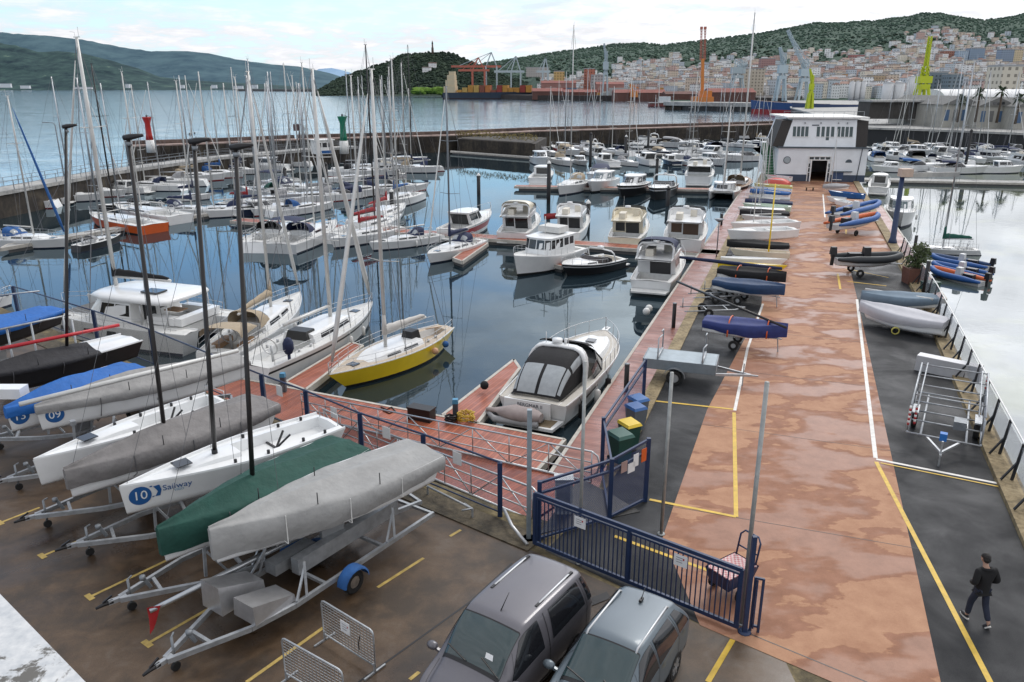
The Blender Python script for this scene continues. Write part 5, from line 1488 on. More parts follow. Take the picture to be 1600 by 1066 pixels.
mb.beam(q0+V((.1,0,1.42)),q1+V((0,0,1.42)),.05);mb.beam(q0+V((.1,0,.15)),q1+V((0,0,.15)),.05);mb.box(((q0.x+q1.x)/2,q1.y,.75),(.03,.03,1.3))
tag(mb.build('end_panel',BLUEST),'short navy end panel beyond the sliding gate post','fence')
en=thing('mesh_enclosure','navy framed mesh enclosure with notices around the gangway entrance','fence',tuple(at(950,785,0)))
o=V(en.location)
c1,c2,c3,c0=at(952,811,0),at(1008,783,0),at(1005,625,0),at(940,738,0)
left=at(842,845,0)
for p,hh_ in ((c1,1.95),(c2,2.1),(c0,1.95),(c3,1.75),(left,1.85)):
 mb=MB();q=p-o;mb.box((q.x,q.y,hh_/2),(.12,.12,hh_));mb.build('post',BLUEST,en)
for (a,b,ha,hb) in ((c1,c2,1.9,2.05),(c0,c3,1.85,1.7),(c1,left,1.9,1.8)):
 a_,b_=a-o,b-o
 for q1,q2 in ((ha,hb),(ha*.82,hb*.82),(.08,.08)):
  mb=MB();mb.beam(a_+V((0,0,q1)),b_+V((0,0,q2)),.065);mb.build('frame_rail',BLUEST,en)
 mesh_panel('mesh_panel',a,b,min(ha,hb)*.98,BMESHM,en,o,.1,True)
a_,b_=c0-o,c1-o
for z in (1.85,.1):
 mb=MB();mb.beam(a_+V((0,0,z)),b_+V((0,0,z)),.06);mb.build('frame_rail',BLUEST,en)
dv=(c2-c1).normalized();nn=V((dv.y,-dv.x,0))*.06
for t_,z,w_,h_2,m_,nm_ in ((.5,1.42,.3,.3,PAPER,'notice'),(.62,1.6,.22,.4,PAPER,'notice'),(.84,1.65,.22,.42,ORANGE,'orange_sign'),(.3,1.55,.26,.34,pm((.35,.24,.22),.6,name='brown_poster'),'poster')):
 q=c1.lerp(c2,t_)-o+nn
 mb=MB();mb.beam(q-dv*w_/2+V((0,0,z)),q+dv*w_/2+V((0,0,z)),.015,h_2);mb.build(nm_,m_,en)
mb=MB();q=at(880,800,0);mb.box((q.x,q.y,.55),(.5,.35,1.1));ci=mb.build('cabinet',pm((.4,.42,.42),.6,0,.2,3,name='grey_cabinet'));tag(ci,'pale grey service cabinet behind the sliding gate','cabinet')
mb=MB();mb.box((q.x,q.y,1.13),(.56,.42,.07));mb.build('lid',GALV,ci)
mb=MB();mb.box((q.x-.02,q.y-.18,.55),(.4,.012,.85));mb.build('door',GALVD,ci)
mb=MB();q=at(905,790,0);mb.slab([tuple(at(*p))[:2] for p in ((842,835),(1000,800),(950,770),(905,748))][::1],.004,.02)
structure(mb,'landing_plate',pm((.05,.048,.045),.5,.3,.3,3,name='dark_checker_plate'))
def bin_(label,u,v,s,body,lid,rz=.5):
 p=at(u,v,0)
 r_=thing('wheelie_bin',label,'bin',tuple(p),rz,'wheelie bins by the mesh enclosure')
 mb=MB();mb.add([(x*s,y*s,z*s) for (x,y,z) in [(-.24,-.26,.08),(.24,-.26,.08),(.24,.26,.08),(-.24,.26,.08),(-.3,-.33,.98),(.3,-.33,.98),(.3,.33,.98),(-.3,.33,.98)]],[(0,3,2,1),(4,5,6,7),(0,1,5,4),(1,2,6,5),(2,3,7,6),(3,0,4,7)]);mb.build('body',body,r_)
 mb=MB();mb.add([(x*s,y*s,z*s) for (x,y,z) in [(-.33,-.37,.985),(.33,-.37,.985),(.33,.35,.985),(-.33,.35,.985),(-.28,-.3,1.08),(.28,-.3,1.08),(.3,.33,1.1),(-.3,.33,1.1)]],[(0,3,2,1),(4,5,6,7),(0,1,5,4),(1,2,6,5),(2,3,7,6),(3,0,4,7)]);mb.tube([(-.26*s,.42*s,1.0*s),(.26*s,.42*s,1.0*s)],.025,6);mb.build('lid',lid,r_)
 for sg in (1,-1):
  mb=MB();mb.disc((sg*.24*s,.27*s,.1),(1,0,0),.1,.06,12);mb.build('wheel',RUBBER,r_)
BG=pm((.012,.06,.045),.5,0,.15,3,name='dark_green_plastic');BB=pm((.02,.1,.3),.45,0,.1,3,name='blue_plastic');BY=pm((.7,.5,.03),.45,0,.1,3,name='yellow_plastic');BGR=pm((.12,.14,.16),.5,0,.1,3,name='grey_plastic')
bin_('dark green wheelie bin closest to the gangway entrance',968,722,1.0,BG,pm((.03,.1,.08),.5,name='green_lid'))
bin_('wheelie bin with bright yellow lid behind the green bin',982,700,.92,BG,BY)
bin_('nearer of the two grey bins with blue lids',992,672,.9,BGR,BB)
bin_('farther of the two grey bins with blue lids',996,658,.9,BGR,pm((.03,.13,.36),.45,0,.1,3,name='blue_lid'))
ct=thing('luggage_cart','navy dock cart with pink checked load behind the gate','cart',tuple(at(1140,925,0)),R(35))
mb=MB();mb.add([(x,y,z) for (x,y,z) in [(-.45,-.3,.35),(.45,-.3,.35),(.45,.3,.35),(-.45,.3,.35),(-.55,-.38,.75),(.55,-.38,.75),(.55,.38,.75),(-.55,.38,.75)]],[(0,3,2,1),(0,1,5,4),(1,2,6,5),(2,3,7,6),(3,0,4,7)]);mb.build('tray',BLUEST,ct)
def checker():
 m=bpy.data.materials.new('pink_checks');N,L=nt(m);c=N.new('ShaderNodeTexChecker');c.inputs['Scale'].default_value=16
 c.inputs['Color1'].default_value=(.42,.12,.13,1);c.inputs['Color2'].default_value=(.55,.42,.4,1)
 t=N.new('ShaderNodeTexCoord');L.new(t.outputs['Object'],c.inputs['Vector']);L.new(c.outputs[0],N['Principled BSDF'].inputs['Base Color']);return m
mb=MB();mb.box((0,0,.72),(1.02,.7,.06));mb.build('load',checker(),ct)
mb=MB();mb.tube([(.5,.3,.7),(.62,.3,1.3),(.66,.2,1.42),(.66,-.2,1.42),(.62,-.3,1.3),(.5,-.3,.7)],.025,6);mb.tube([(.56,.3,1.0),(.56,-.3,1.0)],.02,6);mb.build('push_handle',BLUEST,ct)
for x,y in ((-.1,.42),(-.1,-.42)):
 mb=MB();mb.disc((x,y,.22),(0,1,0),.22,.07,14,hole=.1);mb.build('wheel',RUBBER,ct)
mb=MB();mb.beam((.4,0,.36),(.45,0,.02),.05);mb.build('stand',BLUEST,ct)
def dock_box(label,u,v,d,mat,rz,z=DOCK):
 p=at(u,v,z);r_=thing('dock_chest',label,'chest',tuple(p),rz)
 mb=MB();mb.box((0,0,d[2]*.42),(d[0],d[1],d[2]*.84));mb.build('body',mat,r_)
 mb=MB();mb.box((0,0,d[2]*.93),(d[0]*1.04,d[1]*1.06,d[2]*.14));mb.build('lid',mat,r_)
dock_box('black plastic chest standing on the red pontoon',659,655,(1.15,.55,.6),BLACKP,math.atan2(fd.y,fd.x))
for i,(u,v,lab) in enumerate([(444,612,'blue topped service pedestal beside the grey white yacht'),(712,655,'blue topped service pedestal beside the coiled yellow hose')]):
 r_=thing('service_pedestal',lab,'pedestal',tuple(at(u,v,DOCK)))
 mb=MB();mb.box((0,0,.4),(.24,.24,.8));mb.build('body',pm((.06,.07,.09),.5,name='dark_grey_plastic'),r_)
 mb=MB();mb.box((0,0,.88),(.27,.27,.2),taper=.85);mb.build('cap',pm((.06,.25,.42),.4,name='sky_blue_plastic'),r_)
mb=MB();c=at(728,658,DOCK);rr=random.Random(3)
pts=[]
for i in range(170):
 a=i*.32;rad=.3+rr.uniform(-.08,.05);pts.append(c+V((rad*math.cos(a)*1.2,rad*math.sin(a),.05+.36*(i/170)+rr.uniform(-.03,.05))))
mb.tube(pts,.026,5);tag(mb.build('coiled_hose',pm((.6,.4,.05),.55,name='yellow_hose')),'heap of coiled yellow hose on the red pontoon','hose')
mb=MB();c=at(704,660,DOCK);pts=[]
for i in range(90):
 a=i*.35;rad=.22+rr.uniform(-.05,.05);pts.append(c+V((rad*math.cos(a),rad*math.sin(a),.05+.3*i/90)))
mb.tube(pts,.03,5);tag(mb.build('coiled_cable',BLACKP),'black coiled cable left of the blue topped pedestal','cable')
mb=MB();mb.tube([at(u,v,DOCK+.03) for u,v in ((595,636),(604,640),(612,636),(618,643),(608,646),(598,641))],.03,5);tag(mb.build('mooring_rope',BLACKP),'dark mooring rope lying on the pontoon edge','rope')
rc,hc=place('white sports cruiser with black cockpit tent and grey covered dinghy on its stern','motor_cruiser','motor boat',tuple(at(832,624,-1.6))[:2],tuple(at(946,516,-1.5))[:2])
Lc=hc
hc=Hull(Lc,3.9,1.2,1.42,.86,.9,-.3,3.6,.4,.45,.4,wl=.86)
hc.build([GEL,GEL,BOOTB],rc,n=20)
hc.deck([GEL,pm((.5,.47,.42),.6,0,.1,4,name='beige_side_deck')],rc,(.04,.46,.76),.7,n=26)
X,Wd=hc.x,hc.half
trunk(hc,rc,.52,.93,.66,.3,GEL,'foredeck_cabin',front=.85,win=None)
mb=MB();mb.box((X(.76),0,hc.sheer(.76)+.26),(.55,.5,.05));mb.build('hatch',DGLASS,rc)
z=hc.sheer(.5)
lo=[V((X(.34),Wd(.34)*.88,z)),V((X(.46),Wd(.46)*.86,z)),V((X(.57),Wd(.56)*.68,z+.1)),V((X(.63),Wd(.6)*.35,z+.18)),V((X(.645),0,z+.2))]
hi=[V((X(.32),Wd(.34)*.84,z+.5)),V((X(.41),Wd(.46)*.8,z+.72)),V((X(.485),Wd(.56)*.62,z+.85)),V((X(.525),Wd(.6)*.32,z+.9)),V((X(.535),0,z+.92))]
mi_=lambda r_:r_+[V((p.x,-p.y,p.z)) for p in r_[-2::-1]]
mb=MB();mb.grid([mi_(lo),mi_(hi)]);ws=mb.build('windscreen',pm((.03,.035,.04),.08,0,0,name='tinted_screen'),rc)
mb=MB();mb.tube(mi_(hi),.035,6);mb.tube(mi_(lo),.03,6)
for a,b in zip(mi_(lo)[1:-1],mi_(hi)[1:-1]):mb.tube([a,b],.028,5)
mb.build('frame',BLACKP,ws)
rows=[]
for i in range(9):
 k=i/8;x=X(.36)+(X(.52)-X(.36))*k;w_=Wd(.4)*(.66-.12*k);zz=z+1.5-.72*k**1.5
 rows.append([V((x,w_*math.copysign(abs(math.cos(math.pi*j/10))**.6,math.cos(math.pi*j/10)),zz+.16*math.sin(math.pi*j/10)**.6)) for j in range(11)])
mb=MB();mb.grid(rows);mb.build('sun_awning',BLACKC,rc)
rows=[]
for i in range(13):
 a=math.pi*i/12;y=Wd(.25)*.8*math.copysign(abs(math.cos(a))**.45,math.cos(a));zq=z-.1+1.75*math.sin(a)**.55
 fw=.55*math.sin(a)**.6
 rows.append([V((X(.24)+fw+.0,y,zq)),V((X(.24)+fw+.38+.3*(1-math.sin(a)),y,zq+.04)),V((X(.24)+fw+.38+.3*(1-math.sin(a)),y*.94,zq-.1)),V((X(.24)+fw,y*.94,zq-.12))])
mb=MB();mb.grid(rows,0,True,closed=True);ar=mb.build('radar_arch',GEL,rc)
mb=MB();mb.cyl((X(.3)+.2,.15,z+1.68),.26,.2,14);mb.build('radar',GEL,ar)
mb=MB();mb.tube([(X(.3),-.5,z+1.65),(X(.3),-.5,z+2.8)],.012,4);mb.tube([(X(.3)+.1,.7,z+1.65),(X(.3)+.1,.7,z+2.2)],.02,5);mb.cyl((X(.3)+.3,-.25,z+1.66),.08,.25,8);mb.build('antenna',GEL,ar)
T=[]
for i in range(4):
 k=i/3
 x=[X(.03),X(.09),X(.2),X(.31)][i];zt_=[z+.12,z+.85,z+1.45,z+1.58][i];w_=[Wd(.05)*.68,Wd(.1)*.69,Wd(.2)*.68,Wd(.28)*.68][i]
 row=[]
 for j in range(11):
  a=math.pi*j/10
  row.append(V((x,w_*math.copysign(abs(math.cos(a))**.4,math.cos(a)),z-.02+(zt_-z)*math.sin(a)**.42)))
 T.append(row)
TS=Surf(T);mb=MB();TS.mesh(mb,4,2);tn=mb.build('cockpit_tent',BLACKC,rc)
for v0,v1 in ((3.05,4.9),(5.1,6.95)):
 mb=MB();TS.patch(mb,.16,1.55,v0,v1,.015,6,5);mb.build('clear_panel',CLEARV,tn)
for v0,v1 in ((1.25,2.7),(7.3,8.75)):
 mb=MB();TS.patch(mb,.3,1.6,v0,v1,.015,6,5);mb.build('clear_panel',CLEARV,tn)
for v0,v1 in ((1.0,2.4),(7.6,9.0)):
 mb=MB();TS.patch(mb,1.75,2.75,v0,v1,.015,6,4);mb.build('clear_panel',CLEARV,tn)
mb=MB();mb.slab([(-Lc/2-1.0,-1.35),(-Lc/2+.1,-1.5),(-Lc/2+.1,1.5),(-Lc/2-1.0,1.35)],.28,.42);pl=mb.build('bathing_platform',GEL,rc)
mb=MB();mb.slab([(-Lc/2-.85,-1.2),(-Lc/2+.0,-1.25),(-Lc/2+.0,1.25),(-Lc/2-.85,1.2)],.42,.426);mb.build('tread',pm((.2,.15,.09),.6,0,.3,5,name='wet_teak'),pl)
mb=MB();mb.box((-Lc/2-.02,.25,.82),(.12,2.3,.78));mb.build('transom',GEL,rc)
text_on(rc,'BERGMAR II',.24,frame_M((-Lc/2-.095,.1,1.0),(0,-1,0),(0,0,1)),pm((.03,.03,.06),.5,0,0,name='dark_lettering'))
dn_=thing('covered_dinghy','small dinghy under a taupe cover lying across the stern of the black tented cruiser','dinghy',tuple(rc.matrix_basis @ V((-Lc/2-.62,.55,.44)) if False else (0,0,0)))
cA=math.cos(rc.rotation_euler.z);sA=math.sin(rc.rotation_euler.z)
lx,ly=-Lc/2-.72,.62
dn_.location=(rc.location.x+cA*lx-sA*ly,rc.location.y+sA*lx+cA*ly,WATER+.43);dn_.rotation_euler.z=rc.rotation_euler.z+R(90)
rows=[]
for i in range(11):
 k=i/10;x=-1.35+2.7*k;e=max(math.sin(math.pi*min(k*1.15+.06,1))**.4,.25);
 rows.append([V((x,.55*e*math.cos(2*math.pi*j/12),.36+.36*e*math.sin(2*math.pi*j/12)+.04*math.sin(i*2+j))) for j in range(12)])
mb=MB();mb.grid(rows,0,True,closed=True);mb.poly(rows[0][::-1]);mb.poly(rows[-1]);mb.build('cover',pm((.32,.27,.26),.85,0,.12,4,.3,name='taupe_cover'),dn_)
mb=MB();mb.tube([(-1.3,.35,.12),(.8,.4,.12),(1.3,0,.16),(.8,-.4,.12),(-1.3,-.35,.12)],.16,8);mb.build('tube',GREYC,dn_)
guard_rail(hc,rc,.45,1.0,.6,7,.016,0,.12)
mb=MB();mb.box((X(.99)+.25,0,hc.sheer(1)+.02),(.7,.35,.06));mb.build('bow_plate',GEL,rc)
mb=MB();mb.box((X(.98)+.5,0,hc.sheer(1)+.02),(.3,.12,.14));mb.build('anchor',STEEL,rc)
for t_ in (.12,.3,.45):
 y=-(Wd(t_)+.12);zz=hc.sheer(t_)*.42
 mb=MB();mb.tube([(X(t_),y,zz-.38),(X(t_),y,zz-.3),(X(t_),y,zz+.3),(X(t_),y,zz+.38)],[.04,.15,.15,.04],9);mb.tube([(X(t_),y,zz+.38),(X(t_),y+.12,hc.sheer(t_))],.014,4);mb.build('fender',BLACKC if t_ !=.3 else FENDER,rc)
for zz,t0_,t1_ in ((.62,.12,.3),):
 mb=MB();pts=[]
 for sg in (1,-1):
  mb=MB()
  P1=[(X(.13),sg*Wd(.13)*1.005,.72),(X(.33),sg*Wd(.33)*1.0,.95),(X(.33),sg*Wd(.33)*1.0,1.02),(X(.13),sg*Wd(.13)*1.01,.9)]
  mb.poly(P1 if sg<0 else P1[::-1]);mb.build('air_intake',BLACKP,rc)
mb=MB();q=at(757,602,-1.9);mb.ball(q,.22,10);tag(mb.build('buoy_fender',BLACKC),'round black fender hanging from the red finger left of the cruiser','fender')
for i,(u,v) in enumerate(((1010,487),(1014,482))):
 mb=MB();mb.ball(at(u,v,-2.2),.26,10);tag(mb.build('buoy_fender',FENDER),'white ball fender at the dock edge beyond the cruiser, '+('nearer one' if i==0 else 'farther one'),'fender')
def barrier(label,a,b,notice):
 pa,pb=at(*a,0),at(*b,0);d=pb-pa;l=d.length
 r_=thing('crowd_barrier',label,'barrier',tuple(pa),math.atan2(d.y,d.x),'crowd barriers beside the van')
 mb=MB();c=.1
 mb.tube([(0,0,.18),(0,0,1.08-c),(c*.3,0,1.08-c*.3),(c,0,1.08),(l-c,0,1.08),(l-c*.3,0,1.08-c*.3),(l,0,1.08-c),(l,0,.18)],.021,7,closed=True);mb.build('frame',GALV,r_)
 mb=MB();k=16
 for i in range(1,k):mb.beam((l*i/k,0,.18),(l*i/k,0,1.08),.008)
 for z_ in [.18+.9*j/12 for j in range(1,12)]:mb.beam((0,.006,z_),(l,.006,z_),.008)
 mb.build('mesh',GALV,r_)
 for x in (.02,l-.02):
  mb=MB();mb.beam((x,-.3,.02),(x,.3,.02),.04);mb.beam((x,0,0),(x,0,.25),.04);mb.build('foot',GALV,r_)
 if notice:
  mb=MB();mb.box((l*.48,-.03,.75),(.3,.01,.3));n_=mb.build('notice',PAPER,r_)
  mb=MB();mb.box((l*.48+.09,-.037,.8),(.03,.004,.04));mb.build('red_mark',REDP,n_)
  for q in range(3):
   mb=MB();mb.box((l*.48-.02,-.037,.82-.06*q),(.15,.004,.012));mb.build('text_line',pm((.25,.25,.27),.6,0,0,name='printed_pale_grey'),n_)
  mb=MB();mb.tube([(l*.74,.01,.75),(l*.72,-.02,.55),(l*.71,0,.35)],.012,4);mb.build('strap',BLACKP,r_)
barrier('galvanised crowd barrier with a white notice left of the van',(507,1000),(587,1052),True)
barrier('plain galvanised crowd barrier at the bottom edge of the picture',(447,1062),(540,1118),False)
mb=MB()
a,b=far(0,928,2.0),far(132,1066,2.0)
za=10.55
A_,B_=at(0,928,za),at(134,1066,za);d=(B_-A_).normalized();n=V((d.y,-d.x,0))
if n.y>0:n=-n
A_,B_=A_-d*6,B_+d*1.2
pw=thing('parapet','flaking white painted parapet in the bottom left corner','parapet',(A_.x,A_.y,0))
o=V(pw.location)
mb.slab([tuple(p-o)[:2] for p in (A_,A_+n*.5,B_+n*.5,B_)],za-.18,za);
def flaky():
 m=bpy.data.materials.new('flaking_white_paint');N,L=nt(m);b_=N['Principled BSDF'];p=world_xy(N)
 a1=nz(N,L,p,5,8,.7,.5);a2=nz(N,L,p,30,4,.6)
 mk=ramp(N,[(.56,(0,0,0)),(.6,(1,1,1))]);L.new(a1.outputs['Fac'],mk.inputs[0])
 w_=mixc(N,L,mapr(N,L,a2.outputs['Fac'],.3,.7,0,1),srgb(176,180,184),srgb(206,207,207))
 L.new(mixc(N,L,mk.outputs[0],w_,srgb(98,96,92)),b_.inputs['Base Color']);b_.inputs['Roughness'].default_value=.8;return m
FLK=flaky();mb.build('coping',FLK,pw)
mb=MB();mb.slab([tuple(p-o)[:2] for p in (A_+n*.06,A_+n*.44,B_+n*.44,B_+n*.06)],0,za-.18);mb.build('wall',FLK,pw)
def dinghy(label,a,b,z=.55,B=1.5,hgt=.45,hullm=GEL,deckm=None,cover=None,upside=False,skirt=.3,ridge=.15,open_=True,group='small boats stored along the pier',name='sailing_dinghy',cat='dinghy',trolley=True,mast=None,mastm=SPARW,straps=None,seed=0,tw=.75,full=2.0,trailer_wheels=False):
 z0=z
 root,Ln=place(label,name,cat,tuple(at(*a,z0+hgt*.8))[:2],tuple(at(*b,z0+hgt*.8))[:2],group,z0)
 h=Hull(Ln,B,hgt*.92,hgt*1.15,tw,.35,.0,full,.3,hgt*.45,.42)
 if upside:
  mb=MB();rows=[]
  for i in range(13):
   t=i/12;b_=h.half(min(t,.99))
   rows.append([V((h.x(t),b_*math.cos(math.pi*j/10),(hgt*1.3)*(1-.75*abs(2*t-.9)**2.5)*math.sin(math.pi*j/10)**.8)) for j in range(11)])
  mb.grid(rows,0,True,flip=True);mb.poly(rows[0]);mb.build('hull',hullm,root)
 else:
  h.build([hullm,hullm,hullm],root,n=10)
  if cover is not None:
   cover_over(h,root,cover,skirt=skirt,ridge=ridge,seed=seed,n=14)
   for t_ in straps or ():
    mb=MB();P=[]
    for j in range(9):
     a_=math.pi*j/8;P.append(V((h.x(t_),(h.half(t_)+.07)*math.copysign(abs(math.cos(a_))**.7,math.cos(a_)),h.sheer(t_)-skirt*(1-math.sin(a_))+(ridge+.12)*math.sin(a_))))
    mb.tube([P[0]-V((0,0,.3))]+P,.035,5);mb.build('strap',ORANGE,root)
  else:
   h.deck([hullm,deckm or DECK],root,(.06,.62,.66) if open_ else None,hgt*.6,n=12)
   mb=MB();mb.box((h.x(.36),0,h.sheer(.3)-.08),(.22,h.half(.36)*1.5,.05));mb.build('thwart',deckm or DECK,root)
 if mast:
  mb=MB();x=h.x(.66);mb.tube([(x,0,hgt),(x,0,mast*.6),(x,0,mast)],[.045,.045,.03],7);m_=mb.build('mast',mastm,root)
  mw=MB()
  for sg in (1,-1):mw.tube([(x-.2,sg*h.half(.6),hgt),(x,0,mast*.85)],.012,4)
  mw.tube([(h.x(.98),0,hgt),(x,0,mast*.85)],.012,4);mw.build('rigging',STEEL,root)
  mb=MB();mb.tube([(x,0,hgt+.7),(x-Ln*.42,0,hgt+.6)],.035,6);mb.build('boom',mastm,root)
 if trolley:
  t_=thing('launching_trolley','trolley under the '+' '.join(label.split()[:11]),'trolley',tuple(V((root.location.x,root.location.y,0))),root.rotation_euler.z,'launching trolleys')
  mb=MB()
  for sg in (1,-1):mb.beam((-Ln*.3,sg*.35,z0-.04),(Ln*.45,0,z0-.1),.05)
  mb.beam((-Ln*.1,-.6,z0-.12),(-Ln*.1,.6,z0-.12),.05);mb.build('frame',GALV,t_)
  for sg in (1,-1):
   mb=MB();mb.disc((-Ln*.1,sg*.66,.24),(0,1,0),.24,.12,14,hole=.12);w_=mb.build('wheel',RUBBER,t_)
   mb=MB();mb.disc((-Ln*.1,sg*.66,.24),(0,1,0),.13,.08,10);mb.build('rim',STEEL,w_)
  mb=MB();mb.beam((Ln*.4,0,z0-.1),(Ln*.42,0,0),.05);mb.build('prop',GALV,t_)
 return root,h
LBL=pm((.02,.035,.16),.7,0,.2,4,.3,name='royal_blue_cover')
dinghy('royal blue covered rowing gig with orange straps, nearest the grey box trailer',(1102,500),(1230,515),.75,1.5,.5,cover=LBL,straps=(.32,.78),skirt=.55,ridge=.12,seed=1)
dinghy('navy blue covered rowing gig',(1118,438),(1226,452),.7,1.4,.5,cover=pm((.012,.045,.12),.6,0,.25,4,.3,name='navy_cover'),skirt=.5,seed=2)
dinghy('black covered rowing gig with red straps',(1125,420),(1228,432),.85,1.3,.5,cover=BLACKC,straps=(.3,.75),skirt=.5,seed=3)
dinghy('slim white racing kayak lying crosswise',(1126,403),(1230,408),.75,.75,.3,open_=False,name='kayak',cat='kayak',trolley=False,tw=.3,full=1.4)
dinghy('slim yellow and white kayak lying crosswise',(1122,411),(1230,418),.65,.7,.3,hullm=YELLOW,deckm=GEL,open_=False,name='kayak',cat='kayak',trolley=False,tw=.3,full=1.4)
mb=MB();a,b=at(1062,402,1.0),at(1222,420,1.0);mb.tube([a,a.lerp(b,.3),a.lerp(b,.6),b],[.09,.12,.13,.1],8);tag(mb.build('rolled_sail',NAVY),'rolled navy sail on a spar overhanging the dock','sail')
dinghy('large white sailing dinghy with dark red patch near its bow',(1240,358),(1136,364),.8,2.0,.62,hullm=GEL)
mb=MB();o_,h_=dinghy('white sailing dinghy with pale mast and small deck hatch',(1243,346),(1142,352),.6,2.0,.55,mast=6.2)
dinghy('black covered dinghy in the pier row',(1232,334),(1156,332),.5,1.6,.5,cover=BLACKC,skirt=.4,seed=4)
dinghy('pale green and white sailing dinghy',(1236,324),(1160,320),.6,1.6,.45,hullm=pm((.5,.62,.5),.4,name='pale_green_gelcoat'),mast=6.8)
dinghy('white dinghy with red waterline stripe',(1226,328),(1152,326),.55,1.5,.4,hullm=GEL,deckm=GEL,open_=False)
dinghy('grey covered dinghy in the pier row',(1234,312),(1170,309),.5,1.6,.5,cover=GREYC,skirt=.4,seed=5,mast=6.5)
dinghy('blue covered dinghy in the pier row',(1234,303),(1172,299),.5,1.5,.5,cover=BLUEC,skirt=.3,seed=6)
dinghy('pale yellow dinghy near the club house',(1238,292),(1178,289),.5,1.5,.5,hullm=pm((.6,.55,.2),.5,name='pale_yellow_gelcoat'),mast=7.0)
dinghy('upturned coral red dinghy next to the club house',(1234,283),(1192,280),.4,1.7,.6,hullm=pm((.6,.09,.07),.45,0,.1,3,name='coral_red'),upside=True,trolley=False)
mb=MB();a=at(1199,412,0);b=V((a.x,a.y,5.6));mb.tube([a,b],[.06,.045],7);tag(mb.build('mast',YELLOW),'thin bright yellow mast standing among the pier dinghies','mast')
dinghy('white skiff with a red deck behind the coral red dinghy',(1236,278),(1196,275),.5,1.5,.45,deckm=REDP)
dinghy('slim black covered boat between the white dinghies and kayak',(1232,384),(1136,380),.5,1.3,.45,cover=BLACKC,skirt=.4,seed=12)
dinghy('slim cream rowing skiff on the low rack beside the yellow mast',(1234,396),(1140,391),.45,1.0,.4,hullm=CREAM,deckm=TEAK)
dinghy('navy covered dinghy with mast in the pier row',(1238,318),(1164,315),.5,1.5,.5,cover=NAVY,skirt=.3,seed=13,mast=6.6)
dinghy('white dinghy with blue deck beside the pale yellow one',(1236,298),(1176,294),.5,1.5,.4,deckm=BLUEC)
dinghy('small grey tender lying between white dinghies',(1230,341),(1158,338),.4,1.3,.4,hullm=GELG)
dinghy('long white hull under a pale grey cover lying by the right fence',(1480,505),(1344,478),.35,1.9,.62,cover=pm((.5,.5,.53),.8,0,.1,2,.3,name='lilac_grey_cover'),skirt=.5,ridge=.12,seed=8,name='rowing_boat',cat='boat',trolley=False,tw=.6)
dinghy('blue grey covered boat behind the pale covered hull',(1462,466),(1346,462),.4,1.6,.5,cover=pm((.16,.22,.28),.8,0,.15,2,.3,name='blue_grey_cover'),skirt=.5,ridge=.1,seed=9,name='rowing_boat',cat='boat',trolley=False)
mb=MB();a,b=at(1352,452,.9),at(1458,468,.9);mb.tube([a,b],.07,8);tag(mb.build('spar',SPARW),'white spar lying on the blue grey covered boat','spar')
dinghy('small white optimist dinghy nearest the blue inflatable',(1330,318),(1302,312),.3,1.2,.4,trolley=False)
dinghy('second small white dinghy with a dark cockpit',(1322,311),(1291,309),.3,1.2,.4,trolley=False,deckm=BLACKP)
dinghy('blue and white rowing skiff right of the small dinghies',(1350,305),(1294,300),.5,1.4,.45,hullm=BLUEC,deckm=GEL,trolley=False)
dinghy('white covered dinghy before the club house door',(1322,290),(1286,292),.5,1.3,.4,cover=GREYC,trolley=False,seed=10,mast=6.8)
mb=MB();mb.disc(at(1399,517,.22),(.3,1,0),.2,.09,18,hole=.15);tag(mb.build('hose_ring',pm((.5,.45,.1),.6,name='pale_yellow_rubber')),'pale yellow hose ring leaning under the covered hull','ring')
